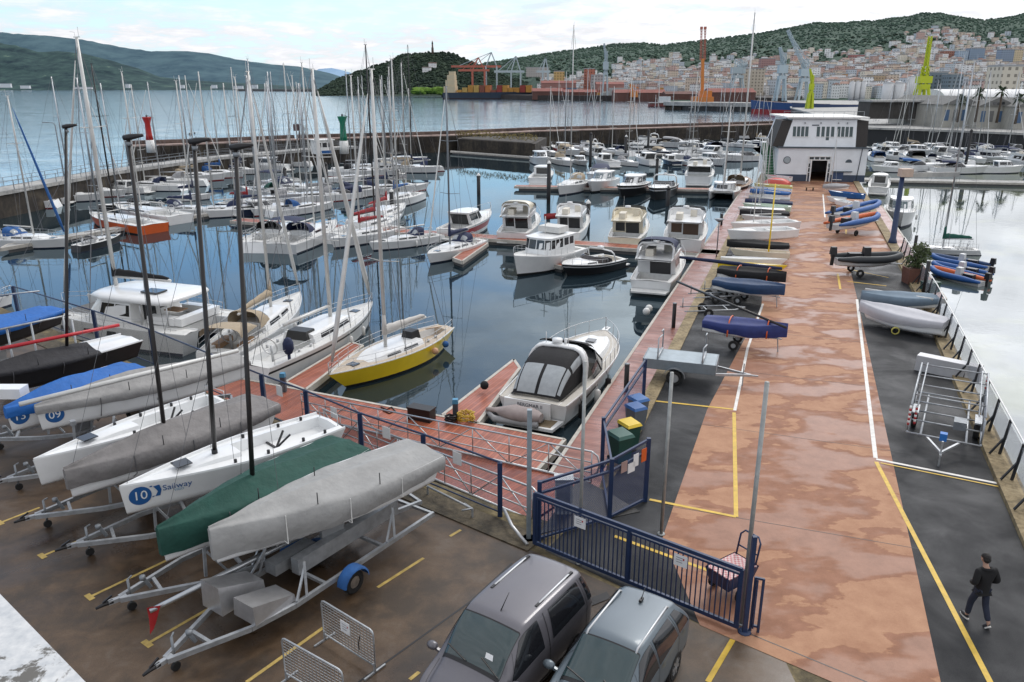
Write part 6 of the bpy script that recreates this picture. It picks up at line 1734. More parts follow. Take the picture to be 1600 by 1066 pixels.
def rib(label,a,b,z,tube_m,B=1.9,tubed=.24,consolem=GELG,motor=True,group='inflatable boats',onland=False,second=None):
 root,Ln=place(label,'inflatable_boat','inflatable',tuple(at(*a,z+.4))[:2],tuple(at(*b,z+.4))[:2],group,z)
 w=B/2-tubed
 for sg in (1,-1):
  P=[(-Ln/2,sg*w,.38),(-Ln*.2,sg*w,.38),(Ln*.15,sg*w,.4),(Ln*.33,sg*w*.8,.46),(Ln*.45,sg*w*.4,.55),(Ln*.49,0,.6)]
  rr_=[tubed*.4,tubed,tubed,tubed,tubed*.95,tubed*.9]
  mb=MB();S_=[V(p) for p in P]
  fine=[];fr_=[]
  for i in range(len(S_)-1):
   for q in range(4):
    t=q/4;fine.append(cr(S_[max(i-1,0)],S_[i],S_[i+1],S_[min(i+2,5)],t));fr_.append(rr_[i]+(rr_[i+1]-rr_[i])*t)
  fine.append(S_[-1]);fr_.append(rr_[-1]);mb.tube(fine,fr_,10);mb.build('buoyancy_tube',tube_m if (sg>0 or second is None) else second,root)
 h=Hull(Ln*.94,B*.8,.3,.42,.9,.5,0,2.2,.3,.25)
 h.build([GELG,GELG,GELG],root,n=8)
 mb=MB();mb.slab([(-Ln*.46,-w),(Ln*.3,-w*.8),(Ln*.42,0),(Ln*.3,w*.8),(-Ln*.46,w)],.26,.3);mb.build('floor',pm((.2,.21,.22),.7,name='grey_floor'),root)
 mb=MB();mb.box((-Ln*.02,0,.7),(.5,.55,.8),taper=.8);c_=mb.build('console',consolem,root)
 mb=MB();mb.box((-Ln*.2,0,.5),(.8,.5,.42));mb.build('seat',BLACKP,root)
 if motor:
  mb=MB();mb.box((-Ln*.5-.12,0,.85),(.42,.36,.5),taper=.8);mb.beam((-Ln*.5-.1,0,.7),(-Ln*.5-.15,0,-.15),.14,.2);mb.build('outboard_motor',BLACKP,root)
 if onland:
  mb=MB()
  for sg in (1,-1):mb.beam((-Ln*.4,sg*.45,.02),(Ln*.55,0,.0),.06)
  mb.beam((-Ln*.15,-.8,-.1),(-Ln*.15,.8,-.1),.06)
  t_=thing('launching_trolley','trailer frame under the '+' '.join(label.split()[:10]),'trolley',tuple(root.location),root.rotation_euler.z,'launching trolleys');mb.build('frame',GALV,t_)
  for sg in (1,-1):
   mb=MB();mb.disc((-Ln*.15,sg*.85,.25-z),(0,1,0),.25,.14,14,hole=.12);mb.build('wheel',RUBBER,t_)
 return root
RBL=pm((.02,.1,.33),.6,0,.15,3,name='blue_hypalon');ROR=pm((.6,.12,.03),.6,0,.12,3,name='orange_hypalon');RBK=pm((.03,.035,.04),.6,0,.15,3,name='black_hypalon')
rib('blue inflatable on a trailer with its bow toward the right wall',(1302,334),(1372,318),.75,RBL,onland=True)
rib('orange and blue inflatable on a trailer below the blue one',(1300,350),(1370,338),.75,ROR,onland=True,second=RBL)
rib('grey black inflatable on a trailer with a black outboard',(1304,402),(1406,403),.75,RBK,onland=True,consolem=BLACKP)
rib('dark blue inflatable afloat, farthest of the three moored off the right fence',(1548,416),(1456,402),WATER,RBL,second=pm((.02,.06,.16),.6,name='dark_blue_hypalon'))
rib('royal blue inflatable afloat in the middle of the three',(1546,430),(1458,414),WATER,RBL)
rib('orange red inflatable with blue stern afloat, nearest of the three',(1540,440),(1456,422),WATER,RBL,second=ROR)
bt=thing('box_trailer','grey box trailer with roller rack and silver wheels beside the dock','trailer',tuple(at(1062,592,0)))
f,r_=at(1118,578,.6),at(1006,566,.6);d=f-r_;bt.rotation_euler.z=math.atan2(d.y,d.x)
LT=3.0;GTB=pm((.2,.24,.27),.45,.2,.15,3,name='grey_trailer_panel')
mb=MB();mb.box((0,0,.62),(LT,1.5,.06));
for x in (-LT/2,LT/2):mb.box((x,0,.82),(.04,1.5,.42))
for y in (-.75,.75):mb.box((0,y,.823),(LT-.045,.04,.42))
mb.build('box_body',GTB,bt)
mb=MB();mb.slab([(-LT/2+.03,-.73),(LT/2-.03,-.73),(LT/2-.03,.73),(-LT/2+.03,.73)],.98,1.03);mb.build('deck_cover',pm((.3,.36,.4),.5,.1,.2,2,name='grey_sheet_cover'),bt)
mb=MB();mb.beam((LT/2,.5,.55),(LT/2+1.4,0,.5),.07,.1);mb.beam((LT/2,-.5,.55),(LT/2+1.4,0,.5),.07,.1);mb.beam((LT/2+1.2,0,.5),(LT/2+1.7,0,.5),.06);mb.beam((LT/2+1.1,0,0),(LT/2+1.1,0,1.0),.05);mb.build('drawbar',GALV,bt)
for sg in (1,-1):
 mb=MB();mb.disc((-.15,sg*.86,.33),(0,1,0),.33,.18,18,hole=.2);w_=mb.build('wheel',RUBBER,bt)
 mb=MB();mb.disc((-.15,sg*.87,.33),(0,1,0),.21,.12,14);mb.build('rim',STEEL,w_)
 mb=MB();P=[V((-.15+.45*math.cos(math.pi*i/8),sg*.76,.36+.42*math.sin(math.pi*i/8))) for i in range(9)];mb.grid([[p,p+V((0,sg*.24,0))] for p in P],0,False);mb.build('mudguard',GALVD,bt)
for x in (-.9,.95):
 mb=MB();mb.tube([(x,-.7,.8),(x,-.7,1.95 if x<0 else 1.7),(x+.1,-.3,2.0 if x<0 else 1.75)],.03,6);mb.tube([(x,.7,.8),(x,.7,1.95),(x,.2,2.0)],.03,6);mb.tube([(x,-.7,1.1),(x,.7,1.1)],.05,7);mb.build('roller_rack',GALV,bt)
for i,(u,v,a_) in enumerate([(1120,470,.1),(1140,462,.15),(1110,492,.05)]):
 p=at(u,v,0);q=thing('launching_trolley',['empty trolley with small wheels beside the navy gig','empty trolley pushed against the navy gig','empty trolley between the two blue gigs'][i],'trolley',tuple(p),a_,'launching trolleys')
 mb=MB();mb.tube([(-1.6,.5,.35),(1.2,.45,.4),(1.9,0,.4),(1.2,-.45,.4),(-1.6,-.5,.35)],.035,6);mb.beam((-.3,-.55,.35),(-.3,.55,.35),.05);mb.beam((.8,-.5,.4),(.8,.5,.4),.04);mb.tube([(-1.5,.3,.35),(-1.5,.3,.9)],.03,5);mb.build('frame',GALV,q)
 for sg in (1,-1):
  mb=MB();mb.disc((-.3,sg*.62,.26),(0,1,0),.26,.13,14,hole=.12);mb.build('wheel',RUBBER,q)
mb=MB();a,b=at(1058,440,1.5),at(1228,512,1.5);mb.tube([a,b],[.07,.06],8);tag(mb.build('spar',CARBON),'long black carbon mast laid across the trolleys and the royal blue gig','spar')
rt=thing('rack_trailer','empty galvanised multi level boat rack trailer with red and white stripes','trailer',tuple(at(1472,690,0)))
f,r_=at(1472,735,0),at(1478,600,0);d=r_-f;rt.rotation_euler.z=math.atan2(d.y,d.x)-R(2)
HW,RL,ZT=1.12,4.3,1.5
mb=MB()
xs=(-1.1,3.2)
for sg in (1,-1):
 mb.tube([(-1.1,sg*HW,.55),(3.3,sg*HW,.55)],.035,6);mb.tube([(-.9,sg*HW,ZT),(3.3,sg*HW,ZT+.25)],.03,6);mb.tube([(-1.1,sg*HW*.62,.5),(3.3,sg*HW*.62,.5)],.04,6)
 mb.tube([(-.9,sg*HW*.82,ZT+.02),(3.3,sg*HW*.82,ZT+.28)],.025,6)
for x in (-1.1,.2,1.2,2.2,3.3):
 mb.tube([(x,-HW,.55),(x,HW,.55)],.03,6)
 if x>-1:mb.tube([(x,-HW,ZT+.06*x),(x,HW,ZT+.06*x)],.028,6)
mb.build('frame',GALV,rt)
for sg in (1,-1):
 for x in (-1.0,.2,1.7,3.3):
  mb=MB();mb.tube([(x,sg*HW,.55),(x,sg*HW,ZT+.06*x)],.03,6);mb.tube([(x,sg*HW,.55),(min(x+.7,3.3),sg*HW,ZT+.06*x)],.02,5);mb.build('upright',GALV,rt)
 mb=MB();mb.disc((.9,sg*1.0,.33),(0,1,0),.33,.18,16,hole=.18);mb.build('wheel',RUBBER,rt)
 mb=MB();mb.box((.9,sg*1.0,.72),(.9,.22,.05));mb.build('mudguard',GALV,rt)
mb=MB();mb.beam((-1.1,.5,.5),(-2.1,0,.45),.07);mb.beam((-1.1,-.5,.5),(-2.1,0,.45),.07);mb.beam((-1.9,0,.45),(-2.4,0,.45),.06);mb.beam((-2.2,0,0),(-2.2,0,.9),.05);mb.build('drawbar',GALV,rt)
mb=MB();mb.box((-1.4,0,.75),(.22,.22,.26));mb.build('winch',pm((.02,.16,.5),.5,name='bright_blue_plastic'),rt)
mb=MB();mb.box((.4,-.45,.62),(.5,.4,.3));mb.build('tool_box',GALVD,rt)
for sg,x in ((1,-.85),(-1,3.2),(1,-1.05)):
 mb=MB();z0_,z1_=(ZT-.7,ZT) if sg>0 else (ZT-.35,ZT+.2)
 for i in range(8):
  mb.tube([(x,sg*HW*(.84 if x==-.85 else 1.0),z0_+(z1_-z0_)*i/8),(x,sg*HW*(.84 if x==-.85 else 1.0),z0_+(z1_-z0_)*(i+1)/8)],.042,7,mi=i%2)
 mb.build('striped_marker',[REDP,WHITEP],rt)
cb=thing('concrete_block','long white painted concrete block behind the rack trailer','block',tuple(at(1480,586,0)))
f,r_=at(1432,575,0),at(1532,596,0);d=r_-f;cb.rotation_euler.z=math.atan2(d.y,d.x)
mb=MB();mb.box((0,0,.34),(d.length,.55,.68),taper=.985);mb.build('block',pm((.45,.45,.46),.8,0,.12,1.5,.2,name='shaded_side_white'),cb)  # side shade put into the colour of the white block
mb=MB();mb.box((0,0,.69),(d.length*.985,.53,.02));mb.build('top',pm((.75,.75,.76),.7,0,.08,2,name='lit_top_white'),cb)  # same white paint, brightened as the lit top
rf=thing('pier_railing','black post railing with glassy grey panels along the right pier edge','fence',(Rx(30),30,0))
o=V(rf.location);pts=[]
y=13.0
while y<58:
 pts.append(V((Rx(y)-.28,y,.14)));y+=1.85
for i,p in enumerate(pts):
 mb=MB();q=p-o
 mb.beam(q,q+V((.16,.02,1.25)),.07);mb.beam(q+V((-.35,0,.02)),q+V((.05,0,.6)),.06,.05);mb.build('post',BLACKP,rf)
mb=MB();mb.tube([p-o+V((.16,.02,1.27)) for p in pts],.03,6);mb.build('handrail',WHITEP,rf)
RMESH=mesh_mat('fine_grey_mesh',(.42,.44,.47),.03,.3)
for a,b in zip(pts,pts[1:]):
 k=V((.12,.02,0));dd_=(b-a)*.04
 ob=mesh_panel('mesh_panel',V((a.x,a.y,.14))+k+dd_,V((b.x,b.y,.14))+k-dd_,1.18,RMESH,rf,V((o.x,o.y,0)),.12)
cp_=thing('davit_post','tall dark blue crane post with a white head by the right pier edge','post',tuple(at(1394,382,0)))
zt_=up_to(1394,382,276,0)
mb=MB();mb.tube([(0,0,0),(0,0,.5),(0,0,.52),(0,0,zt_)],[.42,.26,.24,.18],8);mb.build('column',BLUEST,cp_)
mb=MB();mb.box((.2,0,zt_+.3),(.9,.7,.6));mb.build('head',pm((.55,.42,.34),.6,name='cream_box'),cp_)
mb=MB();mb.beam((.2,0,zt_+.1),(5.0,1.2,zt_+.05),.25,.35);mb.build('arm',PALECON,cp_)
for i,(u,v,vt) in enumerate([(1428,395,368),(1443,460,408)]):
 p=at(u,v,0);q=thing('pile_guide',['black guide post beside the grey keelboat','black guide post beside the planter'][i],'post',tuple(p),0,'guide posts on the right pier edge')
 mb=MB();mb.cyl((0,0,0),.12,up_to(u,v,vt,0),8);mb.build('shaft',BLACKP,q);mb=MB();mb.cyl((0,0,0),.2,.05,8);mb.build('base_plate',BLACKP,q)
LEAF=pm((.05,.075,.02),.7,0,.4,9,name='olive_leaves');LEAF2=pm((.03,.06,.02),.7,0,.4,6,name='dark_leaves')
def leaf_cloud(mb,c,r,n,size,rnd,squash=1.0):
 for i in range(n):
  while True:
   p=V((rnd.uniform(-1,1),rnd.uniform(-1,1),rnd.uniform(-1,1)))
   if p.length<1:break
  p=V((p.x*r,p.y*r,p.z*r*squash))+V(c)
  a=V((rnd.gauss(0,1),rnd.gauss(0,1),rnd.gauss(0,1))).normalized()*size;b=a.orthogonal().normalized()*size*.5
  mb.poly([p-a,p+b,p+a,p-b])
pr=thing('potted_bush','bushy green plant in a rusty planter by the right fence','plant',tuple(at(1428,442,0)))
mb=MB();mb.box((0,0,.5),(1.2,.9,1.0),taper=1.1);mb.build('planter',pm((.16,.07,.05),.8,0,.3,3,name='rusty_planter'),pr)
mb=MB();rnd=random.Random(5)
for c in ((0,0,1.5),(.3,.1,1.8),(-.3,-.1,1.4),(.1,0,2.1)):leaf_cloud(mb,c,.55,160,.13,rnd)
mb.build('foliage',LEAF,pr)
gb=thing('green_crate','small dark green crate at the foot of the right fence','crate',tuple(at(1452,456,0)),.4)
mb=MB();mb.box((0,0,.3),(.9,.7,.6));mb.build('body',BG,gb);mb=MB();mb.box((0,0,.62),(.96,.76,.05));mb.build('lid',BG,gb)
lp=thing('dock_lamp','slim grey lamp post with a saucer lamp on the red dock','lamp',tuple(at(1119,404,DOCK)))
z_=up_to(1119,404,347,DOCK)-DOCK
mb=MB();mb.cyl((0,0,0),.05,z_,8);mb.build('post',GALVD,lp);mb=MB();mb.tube([(0,0,z_),(0,0,z_+.25)],[.12,.45],12);mb.build('lamp_head',GALVD,lp)
for i,(u,v,vt) in enumerate([(1052,512,475),(1127,352,335),(978,612,570)]):
 p=at(u,v,DOCK);q=thing('dock_pile',['brown steel guide pile at the dock edge by the trolleys','dark guide pile at the dock edge by the white dinghies','grey guide pile at the dock edge beside the blue mesh'][i],'pile',tuple(p),0,'guide piles along the dock')
 mb=MB();mb.cyl((0,0,-1),.12,up_to(u,v,vt,DOCK)-DOCK+1,8);mb.build('shaft',piler,q);mb=MB();mb.cyl((0,0,up_to(u,v,vt,DOCK)-DOCK),.13,.06,8);mb.build('cap',GALVD,q)
def car(label,name,cat,loc,rz,st,H_,paint,wheels,rails,zl=.26,screen=(4.12,5.85),sidewin=(),door=(),blackpanel=None,rail_z=.07):
 root=thing(name,label,cat,(loc[0],loc[1],0),rz)
 rows=[]
 for (xl,xb,xt,zb,zt,wl,wb,wt,lo) in st:
  half=[(xl,wl*.95,lo),(xl,wl,lo+.16),((xl+xb)/2,(wl+wb)/2+.012,(lo+zb)/2+.08),(xb,wb,zb),((xb+xt)/2,wb+(wt-wb)*.42,zb+(zt-zb)*.52),(xt,wt,zt-.06),(xt,wt-.12,zt),(xt,0,zt+.025)]
  rows.append([V(p) for p in half]+[V((p[0],-p[1],p[2])) for p in half[-2::-1]])
 S_=Surf(rows)
 mb=MB();S_.mesh(mb,5,3);mb.poly([S_.p(0,j/3) for j in range(14*3+1)]);mb.poly([S_.p(len(st)-1,j/3) for j in range(14*3+1)][::-1])
 body=mb.build('body',paint,root)
 gl=pm((.02,.045,.05),.04,0,0,spec=.9,name='green_tinted_glass');dg=pm((.012,.013,.016),.05,0,0,spec=.9,name='dark_side_glass')
 def pt(nm,mat,u0,u1,v0,v1,off=.008,**k):
  c=V((0,0,.8));p=S_.p((u0+u1)/2,(v0+v1)/2);n=S_.n((u0+u1)/2,(v0+v1)/2)
  sgn=1 if n.dot(p-c)>0 else-1
  m_=MB();S_.patch(m_,u0,u1,v0,v1,off,k.get('nu',8),k.get('nv',8),ua=k.get('ua'),ub=k.get('ub'));return m_.build(nm,mat,k.get('parent',body))
 pt('screen_seal',BLACKP,screen[0]-.07,screen[1]+.16,5.03,8.97,.006,nv=14)
 ws=pt('windscreen',gl,screen[0],screen[1],5.16,8.84,.012,nv=14)
 for (u0,u1,ua,ub) in sidewin:
  for v0,v1 in ((3.12,4.82),(10.88,9.18)):
   pt('side_window',dg,u0,u1,v0,v1,.01,ua=ua,ub=ub)
 for u in door:
  for v0,v1 in ((.6,4.9),(13.4,9.1)):
   pt('door_gap',BLACKP,u,u+.018,v0,v1,.004,nu=1,nv=12)
 for u0 in door[:2]:
  for v0 in (2.75,11.1):
   pt('door_handle',paint if blackpanel is None else STEEL,u0-.32,u0-.1,v0,v0+.14,.03,nu=3,nv=2)
 for v0,v1 in ((.2,.75),(13.8,13.25)):
  pt('sill_trim',BLACKP,.6,len(st)-2.2,v0,v1,.012,nu=14,nv=2)
 for v0,v1 in ((3.1,5.2),(10.9,8.8)):
  pt('headlight',pm((.5,.53,.55),.1,.3,0,name='headlamp_glass'),len(st)-2.35,len(st)-1.35,v0,v1,.01)
 for v0,v1 in ((2.6,4.5),(11.4,9.5)):
  pt('tail_light',REDP,.05,.35,v0,v1,.012)
 pt('bonnet_gap',BLACKP,screen[1]+.2,len(st)-2.4,4.6,4.66,.004,nu=8,nv=1);pt('bonnet_gap',BLACKP,screen[1]+.2,len(st)-2.4,9.4,9.34,.004,nu=8,nv=1)
 for v0 in (5.5,7.2):
  m_=MB();a,b=S_.p(screen[1],v0) ,S_.p(screen[1]-.35,v0+1.2);n=S_.n(screen[1],7);n=n if n.z>0 else-n
  m_.beam(a+n*.03,b+n*.03,.022,.02);m_.build('wiper',BLACKP,ws)
 xr=st[4][1]
 for sg in (1,-1):
  m_=MB();m_.ball((screen_x(st,screen)+.02,sg*(st[4][6]+.14),st[4][3]+.1),(.1,.14,.09),10);m_.beam((screen_x(st,screen)+.02,sg*(st[4][6]-.06),st[4][3]+.04),(screen_x(st,screen)+.02,sg*(st[4][6]+.1),st[4][3]+.08),.06);m_.build('wing_mirror',paint,root)
 for (x,r) in wheels:
  for sg in (1,-1):
   w_=max(s_[5] for s_ in st)
   m_=MB();m_.disc((x,sg*(w_-.1),r+.01),(0,1,0),r+.065,.21,22);m_.build('wheel_arch',BLACKP,root)
   m_=MB();m_.disc((x,sg*(w_-.085),r),(0,1,0),r,.215,24,hole=r*.62);t_=m_.build('tyre',RUBBER,root)
   m_=MB();m_.disc((x,sg*(w_-.075),r),(0,1,0),r*.2,.19,10)
   for i in range(7):
    a=2*math.pi*i/7;m_.beam((x+r*.1*math.cos(a),sg*(w_+.01),r+r*.1*math.sin(a)),(x+r*.62*math.cos(a),sg*(w_+.005),r+r*.62*math.sin(a)),.06,.03,up=(0,1,0))
   m_.disc((x,sg*(w_-.02),r),(0,1,0),r*.66,.06,20,hole=r*.56);m_.build('rim',ALU,t_)
 for (x0,x1,y,z,feet) in rails:
  for sg in (1,-1):
   m_=MB();m_.tube([(x0,sg*y,z),(x0+.12,sg*y,z+rail_z),(x1-.12,sg*y,z+rail_z),(x1,sg*y,z)],.026,7);rl=m_.build('roof_rail',STEEL,root)
   if feet:
    for xx in (x0+.1,x1-.1):
     m_=MB();m_.box((xx,sg*y,z+.03),(.36,.075,.1),taper=.7);m_.build('rail_foot',BLACKP,rl)
 return root,S_
def screen_x(st,s):return st[int(s[1])][1]+.05
VANP=pm((.13,.126,.142),.36,.3,.05,1,coat=.4,name='metallic_taupe_grey');SUVP=pm((.11,.14,.165),.36,.25,.05,1,coat=.35,name='metallic_blue_grey')
VST=[(-2.17,-2.17,-2.04,1.08,1.76,.84,.84,.62,.34),(-2.02,-2.04,-1.84,1.1,1.82,.89,.89,.69,.28),(-1.1,-1.1,-1.05,1.1,1.85,.9,.905,.715,.26),(0,0,0,1.06,1.84,.9,.905,.705,.26),(.7,.7,.42,1.02,1.78,.9,.9,.69,.26),(1.0,1.02,.86,1.0,1.5,.9,.885,.69,.26),(1.3,1.3,1.22,.98,1.14,.9,.86,.68,.26),(1.75,1.75,1.75,.9,.98,.88,.8,.6,.26),(2.06,2.06,2.06,.76,.84,.8,.68,.48,.27),(2.19,2.19,2.17,.58,.64,.66,.54,.36,.34)]
vn,vs=car('grey compact van with roof rails parked left of the grey suv','van','van',(-.155,13.66),R(-124.3),VST,1.82,VANP,[(-1.38,.32),(1.36,.32)],[(-1.75,-.35,.56,1.79,True)],sidewin=[(.55,1.1,.7,1.08),(1.3,2.55,1.32,2.5),(2.85,5.0,2.9,4.2)],door=(2.66,1.2,4.75))
mb=MB();mb.tube([(.2,.05,1.86),(-.1,.05,2.12)],[.014,.007],5);mb.build('aerial',BLACKP,vn)
mb=MB();p=vs.p(5.4,7.3)+V((.0,0,.016));n=vs.n(5.4,7.3);
mb.poly([vs.p(5.45,6.3)+V((.012,0,.02)),vs.p(5.45,6.6)+V((.012,0,.02)),vs.p(5.25,6.62)+V((.012,0,.02)),vs.p(5.25,6.35)+V((.012,0,.02))]);mb.build('paper_card',PAPER,vn)
SST=[(-2.06,-2.06,-1.86,1.0,1.42,.81,.81,.6,.36),(-1.95,-1.97,-1.72,1.03,1.51,.855,.86,.61,.3),(-1.1,-1.1,-1.1,1.02,1.55,.87,.87,.61,.26),(-.3,-.3,-.3,.99,1.59,.87,.87,.63,.26),(.35,.35,.12,.97,1.55,.87,.87,.625,.26),(.75,.78,.6,.96,1.3,.87,.86,.64,.26),(1.15,1.15,1.05,.94,1.06,.87,.83,.66,.26),(1.6,1.6,1.6,.88,.95,.86,.78,.58,.26),(1.95,1.95,1.95,.74,.8,.78,.66,.46,.28),(2.08,2.08,2.06,.56,.62,.64,.52,.34,.34)]
sv,ss=car('blue grey suv with roof rails parked nearest the sliding gate','suv','car',(2.04,13.03),R(-121.9),SST,1.58,SUVP,[(-1.28,.33),(1.28,.33)],[(-1.55,.2,.535,1.49,False)],sidewin=[(1.0,1.65,1.25,1.6),(1.75,2.95,1.8,2.9),(3.05,4.95,3.1,4.3)],door=(3.0,1.7,4.7),rail_z=.09)
mb=MB();mb.box((-1.35,.0,1.6),(.14,.06,.05));mb.tube([(-1.33,0,1.6),(-1.55,0,1.8)],[.012,.006],5);mb.build('aerial',BLACKP,sv)
dr=MB();dr.slab([tuple(at(*p))[:2] for p in ((880,965),(955,935),(948,925),(872,955))],.001,.012);tag(dr.build('drain_grate',BLACKP),'black drain grating between the two cars','drain')
def skin_mesh(name,verts,edges,radii,mat,parent,sub=2):
 me=bpy.data.meshes.new(name);me.from_pydata([tuple(v) for v in verts],edges,[]);me.update()
 o_=bpy.data.objects.new(name,me);COL.objects.link(o_)
 sk=o_.modifiers.new('skin','SKIN');sk.use_smooth_shade=True
 for i,r_2 in enumerate(radii):
  me.skin_vertices[0].data[i].radius=r_2 if isinstance(r_2,tuple) else (r_2,r_2)
 me.skin_vertices[0].data[0].use_root=True
 s_=o_.modifiers.new('sub','SUBSURF');s_.levels=sub;s_.render_levels=sub
 dg_=bpy.context.evaluated_depsgraph_get();m2=bpy.data.meshes.new_from_object(o_.evaluated_get(dg_))
 o_.modifiers.clear();o_.data=m2;m2.materials.clear();m2.materials.append(mat)
 for p in m2.polygons:p.use_smooth=True
 o_.parent=parent;return o_
pp=at(1524,972,0)
per=thing('person','person in black hooded top and dark jeans walking away on the wet asphalt','person',(pp.x,pp.y,0),R(6))
SKIN=pm((.42,.25,.18),.6,0,.05,8,name='skin');JEAN=pm((.018,.024,.045),.85,0,.25,8,.2,name='dark_denim');HOOD=pm((.008,.008,.009),.9,0,.2,6,.2,name='black_fleece');HAIR=pm((.012,.01,.009),.7,0,.2,20,name='black_hair')
bv=[(0,0,.93),(0,-.01,1.12),(0,.0,1.36),(0,.02,1.47),(0,.07,1.56),(0,.12,1.66),
  (-.1,0,.9),(-.11,.14,.5),(-.115,.17,.09),(-.12,.28,.05),
  (.1,0,.9),(.11,-.06,.5),(.105,-.27,.15),(.11,-.27,.05),
  (-.19,.0,1.4),(-.27,-.07,1.14),(-.2,.13,1.04),(.19,.0,1.4),(.27,-.07,1.14),(.2,.13,1.04),(-.12,.2,1.05),(.12,.2,1.05)]
be=[(0,1),(1,2),(2,3),(3,4),(4,5),(0,6),(6,7),(7,8),(8,9),(0,10),(10,11),(11,12),(12,13),(2,14),(14,15),(15,16),(2,17),(17,18),(18,19),(16,20),(19,21)]
br=[(.13,.1),(.125,.09),(.14,.095),.055,.058,.05,.08,.06,.04,.032,.08,.06,.04,.032,.055,.042,.032,.055,.042,.032,.026,.026]
body=skin_mesh('body',bv,be,br,SKIN,per)
mb=MB();mb.ball((0,.11,1.665),(.078,.1,.115),16);mb.ball((0,.212,1.66),(.014,.02,.022),8)
for sg in (1,-1):mb.ball((sg*.08,.1,1.66),(.014,.03,.035),8)
hd=mb.build('head',SKIN,per)
for sg in (1,-1):
 mb=MB();mb.ball((sg*.03,.196,1.68),.011,8);mb.build('eye',pm((.02,.015,.012),.3,name='eye'),hd)
mb=MB();mb.box((0,.2,1.615),(.045,.012,.01));mb.build('mouth',pm((.3,.12,.1),.6,name='lips'),hd)
mb=MB();rn=random.Random(4);mb.ball((0,.085,1.71),(.093,.112,.1),16,0,.06,rn);mb.ball((0,.04,1.675),(.084,.08,.095),12,0,.05,rn);mb.build('hair',HAIR,per)
tv=[(0,0,.96),(0,-.012,1.14),(0,-.005,1.36),(0,.01,1.47),(-.2,-.01,1.4),(-.29,-.08,1.14),(-.2,.14,1.05),(.2,-.01,1.4),(.29,-.08,1.14),(.2,.14,1.05),(0,0,.88)]
skin_mesh('hooded_top',tv,[(0,1),(1,2),(2,3),(2,4),(4,5),(5,6),(2,7),(7,8),(8,9),(0,10)],[(.175,.135),(.175,.13),(.185,.13),(.09,.08),.092,.078,.062,.092,.078,.062,(.16,.125)],HOOD,per)
mb=MB();rows=[[V((.15*math.cos(2*math.pi*j/14)*k,-.03+.11*math.sin(2*math.pi*j/14)*k,1.44+dz_+.025*math.sin(2*math.pi*j/14+3.14))) for j in range(14)] for k,dz_ in ((1.0,0),(1.08,.03),(.95,.065),(.6,.06))];mb.grid(rows,0,True,closed=True);mb.build('hood',HOOD,per)
lv=[(0,0,.93),(-.1,0,.88),(-.11,.14,.5),(-.115,.165,.12),(.1,0,.88),(.11,-.06,.5),(.105,-.25,.18)]
skin_mesh('jeans',lv,[(0,1),(1,2),(2,3),(0,4),(4,5),(5,6)],[(.125,.1),.09,.078,.066,.09,.078,.066],JEAN,per)
for sx,y,z_,tilt in ((-.117,.21,.0,.0),(.108,-.27,.02,.85)):
 s_M=Matrix.Translation((sx,y,z_)) @ Matrix.Rotation(-tilt,4,'X')
 mb=MB();mb.M=s_M;mb.ball((0,.02,.065),(.052,.145,.05),12);sh=mb.build('shoe',BLACKP if tilt==0 else pm((.03,.03,.035),.7,name='dark_shoe'),per)
 mb=MB();mb.M=s_M;mb.slab([(.048*math.cos(a),.02+.148*math.sin(a)) for a in [2*math.pi*i/16 for i in range(16)]],.0,.032);mb.build('sole',pm((.75,.72,.66),.7,0,.1,8,name='pale_sole'),sh)
ch0=thing('club_house','white two storey club house with navy base and dark side louvres at the pier end','building',(35.2,105.9,0),math.atan2(104.45-105.9,46.26-35.21))
CW,CD=11.15,13.0
WWALL=pm((.76,.79,.82),.6,0,.1,.6,name='white_render');NB=pm((.04,.06,.1),.6,0,.15,1.5,name='navy_base_paint');LOUV=pm((.035,.03,.028),.7,0,.25,6,name='dark_louvre');SLATE=pm((.06,.08,.1),.5,0,.1,2,name='slate_trim')
mb=MB()
dx0,dx1,dh=4.15,6.35,2.75
for x0,x1,z0,z1 in ((-.1,dx0,.9,4.3),(dx1,CW,.9,4.3),(dx0,dx1,dh,4.3)):
 mb.box(((x0+x1)/2,.15,(z0+z1)/2),(x1-x0,.3,z1-z0))
mb.box((-.0,CD/2+.3,2.15),(.3,CD,4.3));mb.box((CW-.15,CD/2+.3,2.15),(.3,CD,4.3));mb.box((CW/2,CD+.3,2.15),(CW,.3,4.3));mb.box((CW/2,CD/2+.3,4.2),(CW-.4,CD-.2,.2))
mb.build('ground_floor_wall',WWALL,ch0)
mb=MB();mb.box(((-.1+dx0)/2,.14,.45),(dx0+.1,.34,.9));mb.box(((CW+dx1)/2,.14,.45),(CW-dx1,.34,.9));mb.build('base_band',NB,ch0)
mb=MB();mb.box((CW/2,CD/2,.012),(CW-.5,CD-.6,.02));mb.build('floor',TERRA,ch0)
mb=MB();mb.box((CW/2,.0,4.38),(CW+.5,.5,.18));mb.build('string_course',SLATE,ch0)
ux0,ux1,z0,z1=.5,CW-1.6,4.47,8.0
mb=MB();yb,yt=.15,.75
pts=[(ux0,yb,z0),(ux1,yb,z0),(ux1-.05,yt,z1),(ux0+1.0,yt,z1)]
mb.add([V(p) for p in pts]+[V((p[0],CD,p[2])) for p in pts],[(0,1,2,3),(1,5,6,2),(5,4,7,6),(4,0,3,7),(3,2,6,7)]);up_w=mb.build('upper_wall',WWALL,ch0)
fp=lambda x,z,off=.012:V((x,yb+(yt-yb)*(z-z0)/(z1-z0)-off,z))
def pane(x0,x1,za,zb,m,nm,par,off=.012):
 m_=MB();m_.poly([fp(x0,za,off),fp(x1,za,off),fp(x1,zb,off),fp(x0,zb,off)]);return m_.build(nm,m,par)
